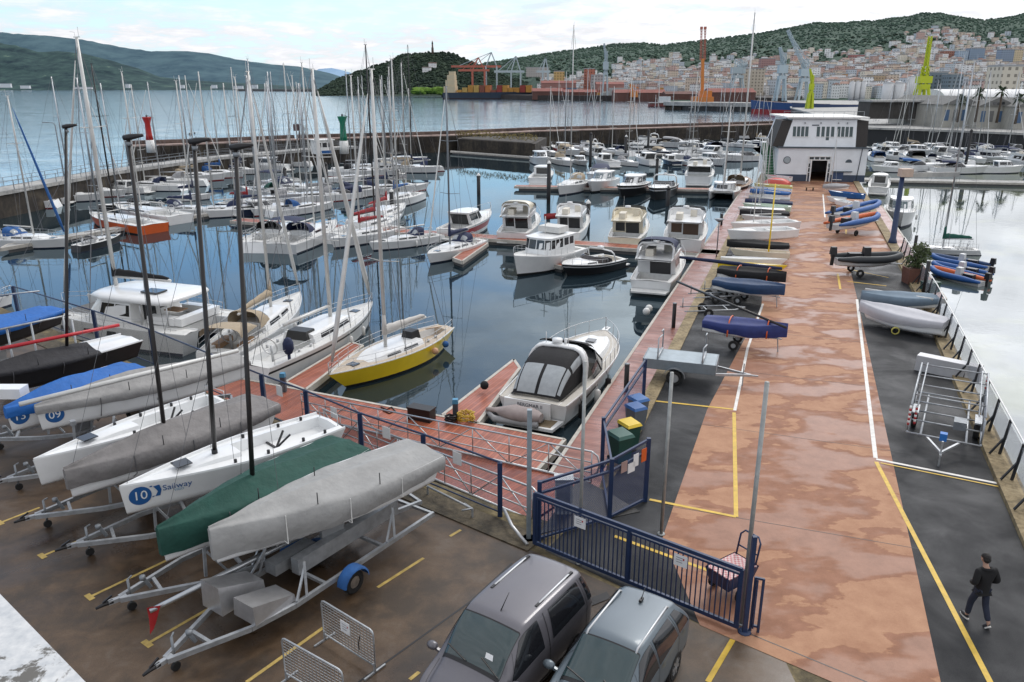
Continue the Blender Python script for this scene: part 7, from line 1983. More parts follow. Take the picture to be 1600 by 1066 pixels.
for gx in (1.55,4.55,7.1):
 for i in range(4):
  x=gx+i*.52 if gx !=4.55 else gx+i*.6
  w_=pane(x,x+.4,5.75 if not (gx==4.55 and i==2) else 5.3,7.0,pm((.05,.08,.085),.15,0,.1,2,name='window_glass'),'window',up_w)
  m_=MB();m_.beam(fp(x-.03,5.72,.05),fp(x+.43,5.72,.05),.06,.06);m_.build('sill',WHITEP,w_)
pane(3.9,4.8,7.1,7.25,SLATE,'sign',up_w,.03)
for x in (3.0,5.0,7.2,8.3):
 m_=MB();m_.box(tuple(fp(x,7.45,.08)),(.1,.15,.2));m_.build('wall_lamp',GALVD,up_w)
for x0,x1 in ((-.9,ux0-.01),(ux1+.01,CW-.15)):
 m_=MB();k=1.05 if x0<0 else 0
 q=[(x0,.3,4.47),(x1,.3,4.47),(x1+(k if x0<0 else-.05),.8,7.75),(x0+k,.8,7.75)]
 m_.add([V(p) for p in q]+[V((p[0],5.5,p[2])) for p in q],[(0,1,2,3),(1,5,6,2),(5,4,7,6),(4,0,3,7),(3,2,6,7)]);m_.build('louvre_panel',LOUV,ch0)
mb=MB();mb.box((CW/2+.2,CD/2+.3,8.12),(CW-.9,CD,.2));mb.build('roof',WHITEP,ch0)
mb=MB();mb.box(((ux0+ux1)/2+.2,.62,8.02),(ux1-ux0+.2,.12,.1));mb.build('eaves_trim',SLATE,ch0)
mb=MB()
for i in range(9):mb.beam((.2+1.25*i,.5,8.23),(.2+1.25*i,.5,8.9),.04)
mb.tube([(.2,.5,8.9),(10.2,.5,8.9)],.03,5);mb.build('roof_railing',GALV,ch0)
mb=MB()
for x in (dx0+.06,dx1-.06):mb.box((x,-.06,1.375),(.14,.1,2.75))
mb.box(((dx0+dx1)/2,-.06,2.8),(2.9,.1,.12));mb.box(((dx0+dx1)/2,-.06,3.25),(2.9,.1,.1))
for x in (dx0-.32,dx1+.32):mb.box((x,-.06,1.65),(.1,.1,3.2))
dfr=mb.build('door_frame',WHITEP,ch0)
for i in range(4):
 mb=MB();x=dx0-.2+i*.68;mb.box((x+.26,-.02,3.03),(.54,.02,.34));mb.build('fanlight',DGLASS,dfr)
for x in (dx0-.16,dx1+.16):
 for z in (.9,1.5,2.1):
  mb=MB();mb.box((x,-.02,z),(.2,.02,.5));mb.build('sidelight',DGLASS,dfr)
mb=MB();mb.disc((1.1,-.02,2.75),(0,1,0),.48,.06,20);mb.build('round_window',SLATE,ch0)
mb=MB();mb.disc((1.1,-.05,2.75),(0,1,0),.4,.06,20);mb.build('pane',pm((.35,.4,.42),.2,0,.2,2,name='pale_pane'),ch0)
mb=MB();mb.poly([(8.9+.42*math.cos(a),-.03,2.5+.42*math.sin(a)) for a in [math.pi*i/10 for i in range(11)]]);mb.build('half_round_window',SLATE,ch0)
mb=MB();mb.box((8.2,-.15,1.35),(2.5,.3,.1));mb.build('ledge',SLATE,ch0)
mb=MB();mb.box((7.7,-.06,.75),(1.4,.08,1.0));mb.build('blue_panel',pm((.03,.06,.14),.5,name='deep_blue_panel'),ch0)
mb=MB();mb.tube([(10.4,-.06,4.3),(10.1,-.06,.2)],.05,6);mb.build('drain_pipe',SLATE,ch0)
for i in range(12):
 mb=MB();mb.box((-.95,.1+.3*i,.35*(i+1)-.22),(1.3,.3,.33));mb.build('stair_step',pm((.03,.14,.06),.6,0,.2,3,name='green_paint'),ch0)
mb=MB();mb.add([(-1.65,-.1,0),(-1.65,3.7,4.2),(-1.65,3.7,4.5),(-1.65,-.1,.35)],[(0,1,2,3)]);mb.box((-.95,3.9,3.9),(1.4,.1,1.6));mb.build('stair_panel',pm((.03,.14,.06),.6,0,.2,3,name='green_paint'),ch0)
mb=MB();mb.tube([(-1.65,-.1,1.0),(-1.65,3.7,5.2)],.04,6);mb.tube([(-.3,-.1,1.0),(-.3,3.7,5.2)],.04,6);mb.build('stair_handrail',WHITEP,ch0)
tb=thing('sandwich_board','small dark low bench in front of the club house door','bench',tuple(at(1265,298,0)))
mb=MB();mb.box((0,0,.4),(1.0,.35,.06));mb.build('seat',TEAK,tb)
for x in (-.4,.4):
 mb=MB();mb.box((x,0,.2),(.06,.3,.38));mb.build('leg',BLACKP,tb)
tb.name='bench'
def light_tower(label,u,v,vt,col,z,base_h=1.6):
 p=at(u,v,z);zt=up_to(u,v,vt,z)-z
 r_=thing('harbour_light',label,'lighthouse',tuple(p))
 k=zt/7.6
 mb=MB();mb.tube([(0,0,-.5),(0,0,zt*.3)],[1.05*k,.95*k],12);mb.build('base',WHITEP,r_)
 mb=MB();mb.tube([(0,0,zt*.3),(0,0,zt*.45),(0,0,zt*.8),(0,0,zt*.97),(0,0,zt)],[.9*k,.72*k,.62*k,1.05*k,1.1*k],12);mb.build('tower',col,r_)
 mb=MB();mb.cyl((0,0,zt),.2*k,.5*k,8);mb.build('lantern',DGLASS,r_)
 mb=MB();mb.tube([(0,0,zt+.4*k),(1.6*k,0,zt-.1),(1.8*k,0,zt-.2)],.05,5);mb.build('arm',GALVD,r_)
light_tower('red harbour light on a white base at the breakwater end',236,234,183,pm((.45,.02,.015),.5,0,.15,1,name='signal_red'),1.0)
light_tower('green harbour light with a white base beside the hut',538,236,182,pm((.0,.16,.09),.5,0,.15,1,name='signal_green'),.2)
hu=thing('harbour_hut','small white hut with dark windows on the low walkway','hut',tuple(at(504,240,.2)),R(35))
mb=MB();mb.box((0,0,1.2),(3.4,2.6,2.4));hb=mb.build('wall',WHITEP,hu)
mb=MB();mb.box((0,0,2.48),(3.9,3.1,.16));mb.build('roof',WHITEP,hu)
for x in (-1.1,0,1.1):
 mb=MB();mb.box((x,-1.31,1.6),(.85,.03,.8));mb.build('window',DGLASS,hb)
mb=MB();mb.box((1.71,0,1.6),(.03,1.6,.8));mb.build('window',DGLASS,hb)
mb=MB();mb.box((0,-1.315,.35),(3.38,.02,.5));mb.build('stripe',BLUEC,hb)
ns=thing('notice_frame','dark square board on a post behind the left masts','sign',tuple(at(470,238,.2)))
z_=up_to(470,238,195,.2)-.2
mb=MB();mb.box((0,0,z_/2),(.12,.12,z_));mb.build('post',BLACKP,ns);mb=MB();mb.box((-.5,0,z_-.5),(1.1,.08,1.2));mb.build('board',pm((.1,.05,.05),.6,name='dark_red_board'),ns)
for i,(u,v,vt,s_) in enumerate([(360,228,182,1),(445,222,178,1),(747,210,174,-1),(612,226,170,1),(100,275,192,-1)]):
 z=.2;p=at(u,v,z);zt=up_to(u,v,vt,z)-z
 q=thing('street_lamp',['lamp post on the breakwater right of the red light','lamp post on the breakwater behind the black flag board','lamp post above the dark mole','lamp post near the green light','double armed lamp post behind the first black mast'][i],'lamp',tuple(p),0,'lamps on the breakwater')
 mb=MB();mb.tube([(0,0,0),(0,0,zt-.3),(s_*.3,0,zt),(s_*1.1,0,zt+.05)],[.08,.06,.05,.04],6);mb.build('post',GALVD,q);mb=MB();mb.box((s_*1.3,0,zt+.04),(.7,.25,.12));mb.build('lamp_head',GALVD,q)
dpl=MB();rnd=random.Random(8)
for i in range(26):
 t=i/25;p=sp[0].lerp(sp[1],t)+V((0,1.2,0));leaf_cloud(dpl,(p.x,p.y,1.5+rnd.uniform(-.1,.3)),.8,26,.22,rnd)
tag(dpl.build('dry_plants',pm((.2,.16,.05),.8,0,.4,3,name='dry_straw_leaves')),'dry yellowish plants along the top of the short mole','plants',None,'stuff')
def haze(c,k,hz=(.42,.52,.62)):return tuple(a+(b-a)*k for a,b in zip(c,hz))
def wood_mat(name,c0,c1,sc=.02,c2=None,p2=.62):
 m=bpy.data.materials.new(name);N,L=nt(m);b=N['Principled BSDF'];p=world_xy(N)
 a=nz(N,L,p,sc,10,.72,.2)
 r_=ramp(N,[(.36,c0),(.6,c1)]+([(p2,c1),(p2+.06,c2)] if c2 else []));L.new(a.outputs['Fac'],r_.inputs[0])
 L.new(r_.outputs[0],b.inputs['Base Color']);b.inputs['Roughness'].default_value=.95;b.inputs['Specular IOR Level'].default_value=.1
 return m
def hill(name,sky,Ynear,Yfar,mat,zbase=-3,rows=26,rough=.06,power=1.15,seed=0,step=10,flat=0.0,back=True):
 us=[sky[0][0]+step*i for i in range(int((sky[-1][0]-sky[0][0])/step)+1)]
 def vs(u):
  for (a,va),(b,vb) in zip(sky,sky[1:]):
   if a<=u<=b:return va+(vb-va)*(u-a)/(b-a)
  return sky[-1][1]
 g=[]
 for i in range(rows+1):
  t=i/rows;row=[]
  for u in us:
   Yn=Ynear(u) if callable(Ynear) else Ynear
   Y=Yn+(Yfar-Yn)*t
   top=far(u,vs(u),Yfar);xr=(u-800)/FPX/1.051
   tt=max(0,(t-flat)/(1-flat))
   z=zbase+(top.z-zbase)*tt**power
   nn=noise.fractal(V((xr*Y*.004,Y*.004,seed)),.9,2.1,5)*rough*(top.z-zbase)*math.sin(math.pi*min(tt,1))**.6
   if tt>0:z=max(z+nn,zbase)
   jag=noise.noise(V((u*.13,seed,1)))*.02*(top.z-zbase) if i==rows else 0
   row.append(V((xr*Y,Y,z+jag)))
  g.append(row)
 if back:g.append([V((p.x*1.15,p.y*1.15,zbase)) for p in g[-1]])
 mb=MB();mb.grid(g,0,True);structure(mb,name,mat)
 return g,us
H1=wood_mat('hazy_far_forest',srgb(56,80,94),srgb(80,105,114),.006)  # bluish aerial haze put into the forest colours
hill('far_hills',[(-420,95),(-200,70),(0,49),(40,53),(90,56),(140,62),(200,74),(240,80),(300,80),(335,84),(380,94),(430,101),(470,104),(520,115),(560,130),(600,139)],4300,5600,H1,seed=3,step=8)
H2=wood_mat('hazy_mid_forest',srgb(32,50,58),srgb(64,86,84),.012,srgb(112,130,112))  # aerial haze painted into these forest tones too
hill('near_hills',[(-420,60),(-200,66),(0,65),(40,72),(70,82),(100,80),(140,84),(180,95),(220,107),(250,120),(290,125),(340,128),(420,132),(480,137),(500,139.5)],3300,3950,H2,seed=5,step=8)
hill('distant_ridge',[(470,125),(500,108),(520,106),(545,112),(560,118),(600,132)],7500,9000,wood_mat('very_hazy_ridge',srgb(128,158,188),srgb(140,168,194),.003),seed=6)  # ridge colour is mostly painted distance haze
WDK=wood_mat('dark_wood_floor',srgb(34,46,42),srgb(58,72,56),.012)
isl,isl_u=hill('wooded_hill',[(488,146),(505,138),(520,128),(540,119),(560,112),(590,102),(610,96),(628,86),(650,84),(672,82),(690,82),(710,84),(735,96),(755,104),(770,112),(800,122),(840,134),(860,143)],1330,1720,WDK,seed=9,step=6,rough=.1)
CITYG=wood_mat('city_hill_ground',srgb(52,68,62),srgb(80,98,86),.02,srgb(124,126,116),.66)
SKYL=[(690,116),(720,110),(760,99),(800,93),(860,83),(900,78),(960,69),(1000,67.5),(1030,71),(1100,63),(1150,56),(1190,51),(1230,43),(1260,36),(1300,36),(1360,32),(1395,28),(1425,21),(1455,22),(1480,27),(1520,32),(1560,27),(1585,20),(1620,24),(1700,40),(1800,60),(1950,90)]
city,city_u=hill('city_hill',SKYL,lambda u:1230 if u<835 else 905 if u<950 else 880 if u<1045 else 720 if u<1225 else 640,2600,CITYG,zbase=-1.0,rows=34,rough=.05,power=1.25,seed=12,step=10,flat=.09)
def ground(u,t):
 i=(u-city_u[0])/10;j=t*34
 i0=max(0,min(int(i),len(city_u)-2));j0=max(0,min(int(j),33));a=i-i0;b=j-j0
 return city[j0][i0].lerp(city[j0][i0+1],a).lerp(city[j0+1][i0].lerp(city[j0+1][i0+1],a),b)
def clumps(name,pts,mat,size,rnd,n=7,label=None):
 mb=MB()
 for p in pts:
  s_=size*rnd.uniform(.6,1.4)
  mb.ball(p+V((0,0,s_*.5)),(s_,s_,s_*rnd.uniform(.4,.8)),n,0,.42,rnd)
 o_=mb.build(name,mat);o_['kind']='stuff';o_['label']=label;return o_
rnd=random.Random(21)
pts=[]
for k in range(5500):
 i=rnd.uniform(0,len(isl_u)-1.01);j=rnd.uniform(1.5,26);i0,j0=int(i),min(int(j),25)
 p=isl[j0][i0].lerp(isl[j0][i0+1],i-i0).lerp(isl[j0+1][i0].lerp(isl[j0+1][i0+1],i-i0),j-j0)
 pts.append(p)
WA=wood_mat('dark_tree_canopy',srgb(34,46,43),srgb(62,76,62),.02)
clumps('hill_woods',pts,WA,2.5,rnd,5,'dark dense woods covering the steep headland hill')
WB=wood_mat('hazy_tree_canopy',srgb(58,76,70),srgb(90,110,96),.012)  # canopy tones carry painted distance haze
pts=[]
for k in range(9000):
 u=rnd.uniform(700,1690);t=1-rnd.random()**1.7*.6;pts.append(ground(u,t))
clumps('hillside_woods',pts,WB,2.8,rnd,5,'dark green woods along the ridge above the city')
pts=[ground(rnd.uniform(840,1690),rnd.uniform(.12,.7)) for k in range(900)]
clumps('city_trees',pts,WA,3.6,rnd,5,'dark trees scattered between the houses of the city')
tw=thing('stone_tower','small dark tower on top of the wooded headland','tower',tuple(far(676,83,1700)))
mb=MB();mb.tube([(0,0,-8),(0,0,10),(0,0,11),(0,0,18)],[2.6,2.4,1.6,1.5],8);mb.build('shaft',PARW,tw);mb=MB();mb.tube([(0,0,18),(0,0,24)],[2,.1],8);mb.build('spire',PARW,tw)
WALLC=[(srgb(232,232,232),'white'),(srgb(222,214,200),'cream'),(srgb(208,192,176),'sand coloured'),(srgb(196,168,160),'pinkish'),(srgb(190,198,206),'grey'),(srgb(204,180,144),'ochre')]  # wall tones lightened to stand for distance haze
ROOFC=[(srgb(158,130,120),'red tiled'),(srgb(146,130,124),'brown tiled'),(srgb(158,160,162),'grey')]
def house_mat(c,name,wins=True,sx=.36,sz=.34):
 m=bpy.data.materials.new(name);N,L=nt(m);b=N['Principled BSDF'];b.inputs['Roughness'].default_value=.9
 tc=N.new('ShaderNodeTexCoord');sp_=N.new('ShaderNodeSeparateXYZ');L.new(tc.outputs['Object'],sp_.inputs[0])
 xy=math_(N,L,'ADD',sp_.outputs[0],sp_.outputs[1])
 fx=math_(N,L,'FRACT',math_(N,L,'MULTIPLY',xy,sx));fz=math_(N,L,'FRACT',math_(N,L,'MULTIPLY',sp_.outputs[2],sz))
 k=math_(N,L,'MULTIPLY',math_(N,L,'MULTIPLY',math_(N,L,'GREATER_THAN',fx,.3),math_(N,L,'LESS_THAN',fx,.72)),math_(N,L,'MULTIPLY',math_(N,L,'GREATER_THAN',fz,.35),math_(N,L,'LESS_THAN',fz,.8)))
 gm=N.new('ShaderNodeNewGeometry');sn=N.new('ShaderNodeSeparateXYZ');L.new(gm.outputs['Normal'],sn.inputs[0])
 side_=math_(N,L,'LESS_THAN',math_(N,L,'ABSOLUTE',sn.outputs[2]),.3)
 L.new(mixc(N,L,math_(N,L,'MULTIPLY',k,side_),c,tuple(x*.4 for x in c)),b.inputs['Base Color'])
 return m
HWM=[house_mat(c,n.replace(' ','_')+'_house_wall') for c,n in WALLC];HRM=[pm(c,.9,0,.2,.3,name=n.replace(' ','_')+'_roof') for c,n in ROOFC]
def house_mesh(mb,w_,d_,h_,gable,M_=None,mw=0,mr=1):
 mb.M=M_
 x,y=w_/2,d_/2
 mb.add([(-x,-y,-4),(x,-y,-4),(x,y,-4),(-x,y,-4),(-x,-y,h_),(x,-y,h_),(x,y,h_),(-x,y,h_)],[(0,1,5,4),(1,2,6,5),(2,3,7,6),(3,0,4,7)],mw)
 if gable:
  r=h_+gable;e=.5
  mb.add([(-x-e,-y-e,h_),(x+e,-y-e,h_),(x+e,y+e,h_),(-x-e,y+e,h_),(-x*.6,0,r),(x*.6,0,r)],[(0,1,5,4),(1,2,5),(2,3,4,5),(3,0,4)],mr)
 else:
  mb.box((0,0,h_+.3),(w_+.4,d_+.4,.6),None,mr)
 mb.M=None
protos={}
for wi in range(6):
 for ri in range(3):
  for big in (0,1):
   mb=MB()
   if big:house_mesh(mb,16,12,14+2*(wi%3),0 if ri==2 else 2.5)
   else:house_mesh(mb,11,9,6.5,3 if ri<2 else 0)
   o_=mb.build('house',[HWM[wi],HRM[ri]]);protos[(wi,ri,big)]=o_.data
   bpy.data.objects.remove(o_)
ZONES=[(860,'left of the thin pale crane'),(960,'behind the red port sheds'),(1090,'left of the tall orange crane'),(1180,'right of the orange crane'),(1260,'behind the white harbour cranes'),(1340,'above the club house roof'),(1440,'left of the lime green crane'),(1530,'right of the lime crane'),(1720,'above the palms at the right edge')]
rnd=random.Random(33)
def dens(u,t):
 lim=.36+.1*math.sin(u*.018)+(.2 if 960<u<1060 else 0)+(.14 if u>1230 else 0)
 if u<900:lim-=.1
 if t<lim:return 1.0
 return max(0,1-(t-lim)/.14)*.6
spots=[]
while len(spots)<2900:
 u,t=rnd.uniform(845,1680),rnd.uniform(.1,.82)
 if rnd.random()<dens(u,t):spots.append((t,u))
spots.sort()
near_spots=[s_ for s_ in spots if s_[1]<1612][:285]
rest=[s_ for s_ in spots if s_ not in set(near_spots)]
for (t,u) in near_spots:
 wi,ri,big=rnd.choice([0,0,0,0,1,1,2,3,4,4]),rnd.choice([0,1,2,2,2]),int(rnd.random()<.45)
 zn=next(z for lim,z in ZONES if u<lim)
 o_=bpy.data.objects.new('town_house',protos[(wi,ri,big)]);COL.objects.link(o_)
 o_.location=ground(u,t);o_.rotation_euler.z=rnd.uniform(-.6,.6)+(math.pi/2 if rnd.random()<.4 else 0)
 k=rnd.uniform(.6,1.05);o_.scale=(k,k,k*rnd.uniform(.9,1.25))
 kind_=('tall ' if big else 'small ')+WALLC[wi][1]+(' block' if big else ' house')+' with '+ROOFC[ri][1]+' roof'
 tag(o_,kind_+' '+zn,'house','town houses: '+kind_+' '+zn)
mb=MB()
for (t,u) in rest:
 p=ground(u,t);big=rnd.random()<.3
 M_=Matrix.Translation(p) @ Matrix.Rotation(rnd.uniform(-.6,.6),4,'Z')
 house_mesh(mb,(12 if big else 8)*rnd.uniform(.7,1.2),8,(11 if big else 5)*rnd.uniform(.7,1.2),0 if big else 2.5,M_,rnd.choice([0,0,0,1,2,3,4]),6+rnd.choice([0,1,2,2]))
o_=mb.build('hillside_houses',HWM+HRM);o_['kind']='stuff';o_['label']='pale houses packed together high on the green hillside'
def block(label,u0,u1,v0,v1,Y,col,name='apartment_block',cat='building',roofc=None,depth=14,floors=True,sx=.28,sz=.3):
 a,b=far(u0,v0,Y),far(u1,v0,Y);zb=far(u0,v1,Y).z
 r_=thing(name,label,cat,((a.x+b.x)/2,Y,zb));w_=b.x-a.x;h_=a.z-zb
 mb=MB();mb.box((0,depth/2,h_/2-3),(w_,depth,h_+6));mb.build('wall',house_mat(col,'facade',sx=sx,sz=sz) if floors else pm(col,.8,0,.12,.2,name='plain_facade'),r_)
 mb=MB();mb.box((0,depth/2,h_+.5),(w_*1.02,depth*1.02,1.0));mb.build('roof',roofc or HRM[2],r_)
 return r_
BL=[('large dusty pink slab block left of the red brick one',1330,1354,86,106,1500,srgb(176,122,120)),('dark red brick block between pink and orange blocks',1356,1374,90,108,1480,srgb(120,84,76)),('orange banded apartment block',1375,1396,86,104,1460,srgb(184,126,96)),('long cream slab block with rows of windows',1397,1438,85,104,1450,srgb(200,172,136)),
  ('pink and white block right of the lime crane',1452,1474,88,108,1420,srgb(184,140,128)),('tall red brown block by the blue white towers',1476,1498,80,97,1400,srgb(164,118,104)),('blue trimmed white tower block',1499,1514,80,100,1380,srgb(168,184,200)),('blue grey slab with white bands',1516,1540,76,92,1380,srgb(138,156,176)),('tall grey blue towers at the right edge',1566,1586,78,102,1300,srgb(140,154,172)),('cream tower at the right edge behind the gabled sheds',1586,1600,78,106,1300,srgb(206,190,160)),
  ('grey glazed office block behind the lime crane',1452,1482,114,146,760,srgb(120,132,140)),('grey office block with a pale blue roof',1485,1506,117,144,740,srgb(124,136,146)),('yellow cream port office with arched windows',866,882,112,126,1050,srgb(196,168,116)),('tall terracotta block in the port',914,930,108,134,1000,srgb(172,110,92)),('pale grey block beside the terracotta one',925,942,118,136,980,srgb(168,168,168)),('long pale block above the port sheds',822,858,106,114,1250,srgb(176,172,168)),
  ('ivory block at the far right with blue corner',1568,1600,104,146,420,srgb(196,190,176)),('grey block behind the club house',1290,1310,104,124,1200,srgb(150,144,138)),('ochre block behind the club house',1300,1325,116,130,1100,srgb(190,150,104)),('sand coloured block beside the green cranes',1362,1384,118,134,1000,srgb(176,156,132)),('large pale hotel block with tree in front',1164,1196,108,142,900,srgb(190,180,164)),('mauve slab at the hill foot near the white cranes',1190,1212,92,112,1300,srgb(160,128,126))]
for l_,a,b,c,d,Y,col in BL:block(l_,a,b,c,d,Y,col)
QW=pm(srgb(60,54,52),.9,0,.3,.1,name='dark_quay_wall')
mb=MB();mb.slab([tuple(far(840,157,900))[:2],tuple(far(1040,159,860))[:2],tuple(far(1225,158,700))[:2],tuple(far(1300,130,1200))[:2],tuple(far(690,140,1250))[:2],tuple(far(690,150,1180))[:2]],-4,2.5);structure(mb,'port_quay',QW)
mb=MB();mb.slab([tuple(at(*p,1.6))[:2] for p in [(1352,199),(1480,203),(1700,212),(1900,190)]]+[tuple(far(1800,150,620))[:2],tuple(far(1230,150,640))[:2],tuple(far(1235,170,420))[:2]],1.1,1.6);structure(mb,'right_quay',PALECON)
mb=MB();mb.slab([tuple(at(*p,1.6)+V((0,1.2,0)))[:2] for p in [(1352,199),(1480,203),(1700,212),(1900,190)]]+[tuple(far(1800,150,618))[:2],tuple(far(1232,150,638))[:2],tuple(far(1237,170,424))[:2]],-4,1.098);structure(mb,'under_quay_shade',BLACKP)  # black slab stands for the shaded gap under the open-piled quay
def shed(label,u0,u1,v0,v1,Y,wall,roof,depth=24,gable=None,name='port_shed'):
 a,b=far(u0,v1,Y),far(u1,v1,Y);top=far(u0,v0,Y).z
 r_=thing(name,label,'shed',((a.x+b.x)/2,Y,a.z));w_=b.x-a.x;h_=top-a.z
 e=h_*.68
 mb=MB();mb.box((0,depth/2,e/2-1),(w_,depth,e+2));mb.build('wall',wall,r_)
 mb=MB();x=w_/2+.4;y0,y1=-.6,depth+.6
 if gable:mb.add([(-x,y0,e),(x,y0,e),(0,y0,h_),(-x,y1,e),(x,y1,e),(0,y1,h_)],[(0,1,2),(3,5,4),(0,2,5,3),(1,4,5,2)])
 else:mb.add([(-x,y0,e),(x,y0,e),(x,y1,e),(-x,y1,e),(-x,depth/2,h_),(x,depth/2,h_)],[(0,1,5,4),(2,3,4,5),(1,2,5),(3,0,4)])
 mb.build('roof',roof,r_)
 return r_,w_,h_,e
RR=pm(srgb(136,84,76),.9,0,.2,.1,name='faded_red_roof');BRW=pm(srgb(104,72,64),.9,0,.25,.1,name='brown_shed_wall');PKW=pm(srgb(160,120,112),.9,0,.2,.1,name='pink_shed_wall')
for i,(l_,a,b,c,d,Y,w_,r_) in enumerate([('long brown red shed behind the container ship bow',832,880,138,153,900,BRW,RR),('faded red roofed shed with pink wall',846,900,126,138,1000,PKW,RR),('dark red stacked scrap shed',880,932,140,153,900,BRW,RR),('red brown warehouse left of the pier crane',960,1040,140,156,850,BRW,RR),('dark brown warehouse right of the yellow crane',1040,1090,143,156,820,BRW,BRW),('red warehouse beside the tall orange crane',1108,1180,138,158,700,BRW,RR),('pinkish warehouse in front of the hotel block',932,975,128,140,950,PKW,RR)]):
 shed(l_,a,b,c,d,Y,w_,r_)
GRW=pm(srgb(168,166,158),.9,0,.2,.3,name='pale_render');GRR=pm(srgb(112,112,110),.9,0,.2,.3,name='grey_roof')
for i,(l_,a,b,c,d,Y) in enumerate([('first gabled grey quay warehouse beside the quay wall',1470,1524,150,192,215),('second gabled grey quay warehouse behind the palms',1526,1580,152,194,210),('third gabled grey quay warehouse at the right edge',1582,1640,153,196,205)]):
 r_,w_,h_,e=shed(l_,a,b,c,d,Y,GRW,GRR,30,True,'quay_warehouse')
 for k in range(4):
  mb=MB();mb.box((-w_*.36+k*w_*.24,-.03,e*.42),(w_*.12,.06,e*.6));mb.build('door',pm((.06,.12,.22),.6,0,.2,1,name='faded_blue_door') if k%2==0 else GRR,r_)
 for k in range(3):
  mb=MB();mb.box((-w_*.12+k*w_*.12,-.63,e+h_*.1),(w_*.08,.06,h_*.1));mb.build('gable_window',DGLASS,r_)
mb=MB();a,b=far(1352,190,232),far(1466,190,226)
bs=thing('open_dock_shed','long dark open shed with white roof edge on the right quay','shed',tuple((a+b)/2))
w_=(b-a).length
mb=MB();mb.box((0,4,3.0),(w_,8,4.6));mb.build('wall',pm((.06,.055,.05),.8,0,.3,.5,name='shed_interior_shade'),bs)  # solid dark box stands for the shade inside the open shed
mb=MB();mb.box((0,3.5,5.5),(w_*1.02,10,.5));mb.build('roof',PALECON,bs)
wr_=thing('vaulted_hall','white vaulted roof hall behind the quay warehouses','hall',tuple(far(1578,160,330)))
rows=[[V((-26,0+24*(1-math.cos(math.pi*j/10))/2,0.5+4.5*math.sin(math.pi*j/10))) for j in range(11)],[V((26,24*(1-math.cos(math.pi*j/10))/2,0.5+4.5*math.sin(math.pi*j/10))) for j in range(11)]]
mb=MB();mb.grid(rows);mb.poly(rows[0]);mb.poly(rows[1][::-1]);mb.build('roof',pm((.6,.61,.62),.6,0,.08,.2,name='white_roof_sheet'),wr_)
mb=MB();mb.box((0,12,-3.5),(50,22,8));mb.build('wall',GRW,wr_)
for i,(u,vt,vb) in enumerate([(1496,150,192),(1523,139,191),(1557,136,192),(1586,147,194)]):
 p=far(u,vb,196);zt=far(u,vt,196).z-p.z
 q=thing('palm_tree',['short palm in front of the first gabled warehouse','slender palm between the first two gables','tall palm before the second gable','palm nearest the right edge'][i],'palm',tuple(p),0,'palms on the right quay')
 mb=MB();mb.tube([(0,0,0),(.1,0,zt*.5),(0,0,zt-1)],[.32,.24,.22],7);mb.build('trunk',pm((.1,.075,.055),.9,name='palm_trunk'),q)
 mb=MB();rn=random.Random(i)
 for k in range(46):
  a=rn.uniform(0,6.28);e=rn.uniform(-.7,1.2);ln_=rn.uniform(1.5,2.3);pr_=None
  d=V((math.cos(a)*math.cos(e),math.sin(a)*math.cos(e),math.sin(e)))
  A0_=V((0,0,zt-1.0));A1_=A0_+d*ln_*.6;A2_=A0_+d*ln_+V((0,0,-.5));sd_=V((-math.sin(a),math.cos(a),0))*.22
  mb.poly([A0_,A1_+sd_,A2_,A1_-sd_])
 mb.build('crown',LEAF2,q)
for i,(u0,u1,vt,vb,Y,n) in enumerate([(1325,1351,128,152,640,3),(1376,1410,130,160,560,2),(1415,1428,120,150,620,1)]):
 for k in range(n):
  u=u0+(u1-u0)*(k+.5)/n;p=far(u,vb,Y);rad=(far(u1,vb,Y).x-far(u0,vb,Y).x)/n/2;h_=far(u,vt,Y).z-p.z
  q=thing('silo',['left white silo of the group of three','middle white silo of the group of three','right white silo of the group of three','left wide white storage tank','right wide white storage tank','single white silo beside the lime crane'][[0,3,5][i]+k],'silo',tuple(p),0,'white silos in the port')
  mb=MB();mb.cyl((0,0,-3),rad*.97,h_+3,16);mb.build('shell',pm((.58,.59,.6),.6,0,.1,.2,name='white_silo_paint'),q);mb=MB();mb.tube([(0,0,h_),(0,0,h_+rad*.35)],[rad,.1],16);mb.build('cap',pm((.5,.51,.52),.6,name='silo_cap'),q)
rn=random.Random(6)
for k in range(34):
 u=rn.uniform(842,1090);j=rn.choice([0,1,2,3]);n_=rn.choice([1,2,2,3]);p=far(u,153,rn.uniform(905,960));p.z=2.5
 q=thing('container_stack',['ochre','brick red','slate blue','pale grey'][j]+' container stack on the port quay','container',tuple(p),rn.uniform(-.3,.3),['ochre','brick red','slate blue','pale grey'][j]+' container stacks on the port quay')
 for i in range(n_):
  mb=MB();mb.box((0,0,1.3+2.65*i),(12,5,2.55));mb.build('container',pm([srgb(186,140,74),srgb(150,76,64),srgb(96,112,132),srgb(176,178,178)][j],.8,0,.2,.3,name='container_paint'),q)
def ship(label,stern,bow,Y0,Y1,hullc,bootc,freeb,housev,houseu,hcol,name='cargo_ship'):
 a,b=far(stern[0],stern[1],Y0),far(bow[0],bow[1],Y1);a.z=b.z=WATER
 d=b-a;r_=thing(name,label,'ship',tuple((a+b)/2),math.atan2(d.y,d.x));L_=d.length
 h=Hull(L_,L_*.16,freeb,freeb*1.25,.85,L_*.03,0,3.2,.3,2,.4);h.build([hullc,hullc,bootc],r_,n=14);h.deck(pm((.12,.08,.07),.8,name='rusty_deck'),r_,n=12)
 return r_,h,L_
cs,chh,CL=ship('dark hulled container ship with cream deckhouse and stacked containers',(694,152),(848,152),1010,990,pm(srgb(48,58,72),.6,0,.15,.05,name='dark_ship_hull'),pm(srgb(60,36,34),.7,name='red_boot'),7.5,0,0,None,'container_ship')
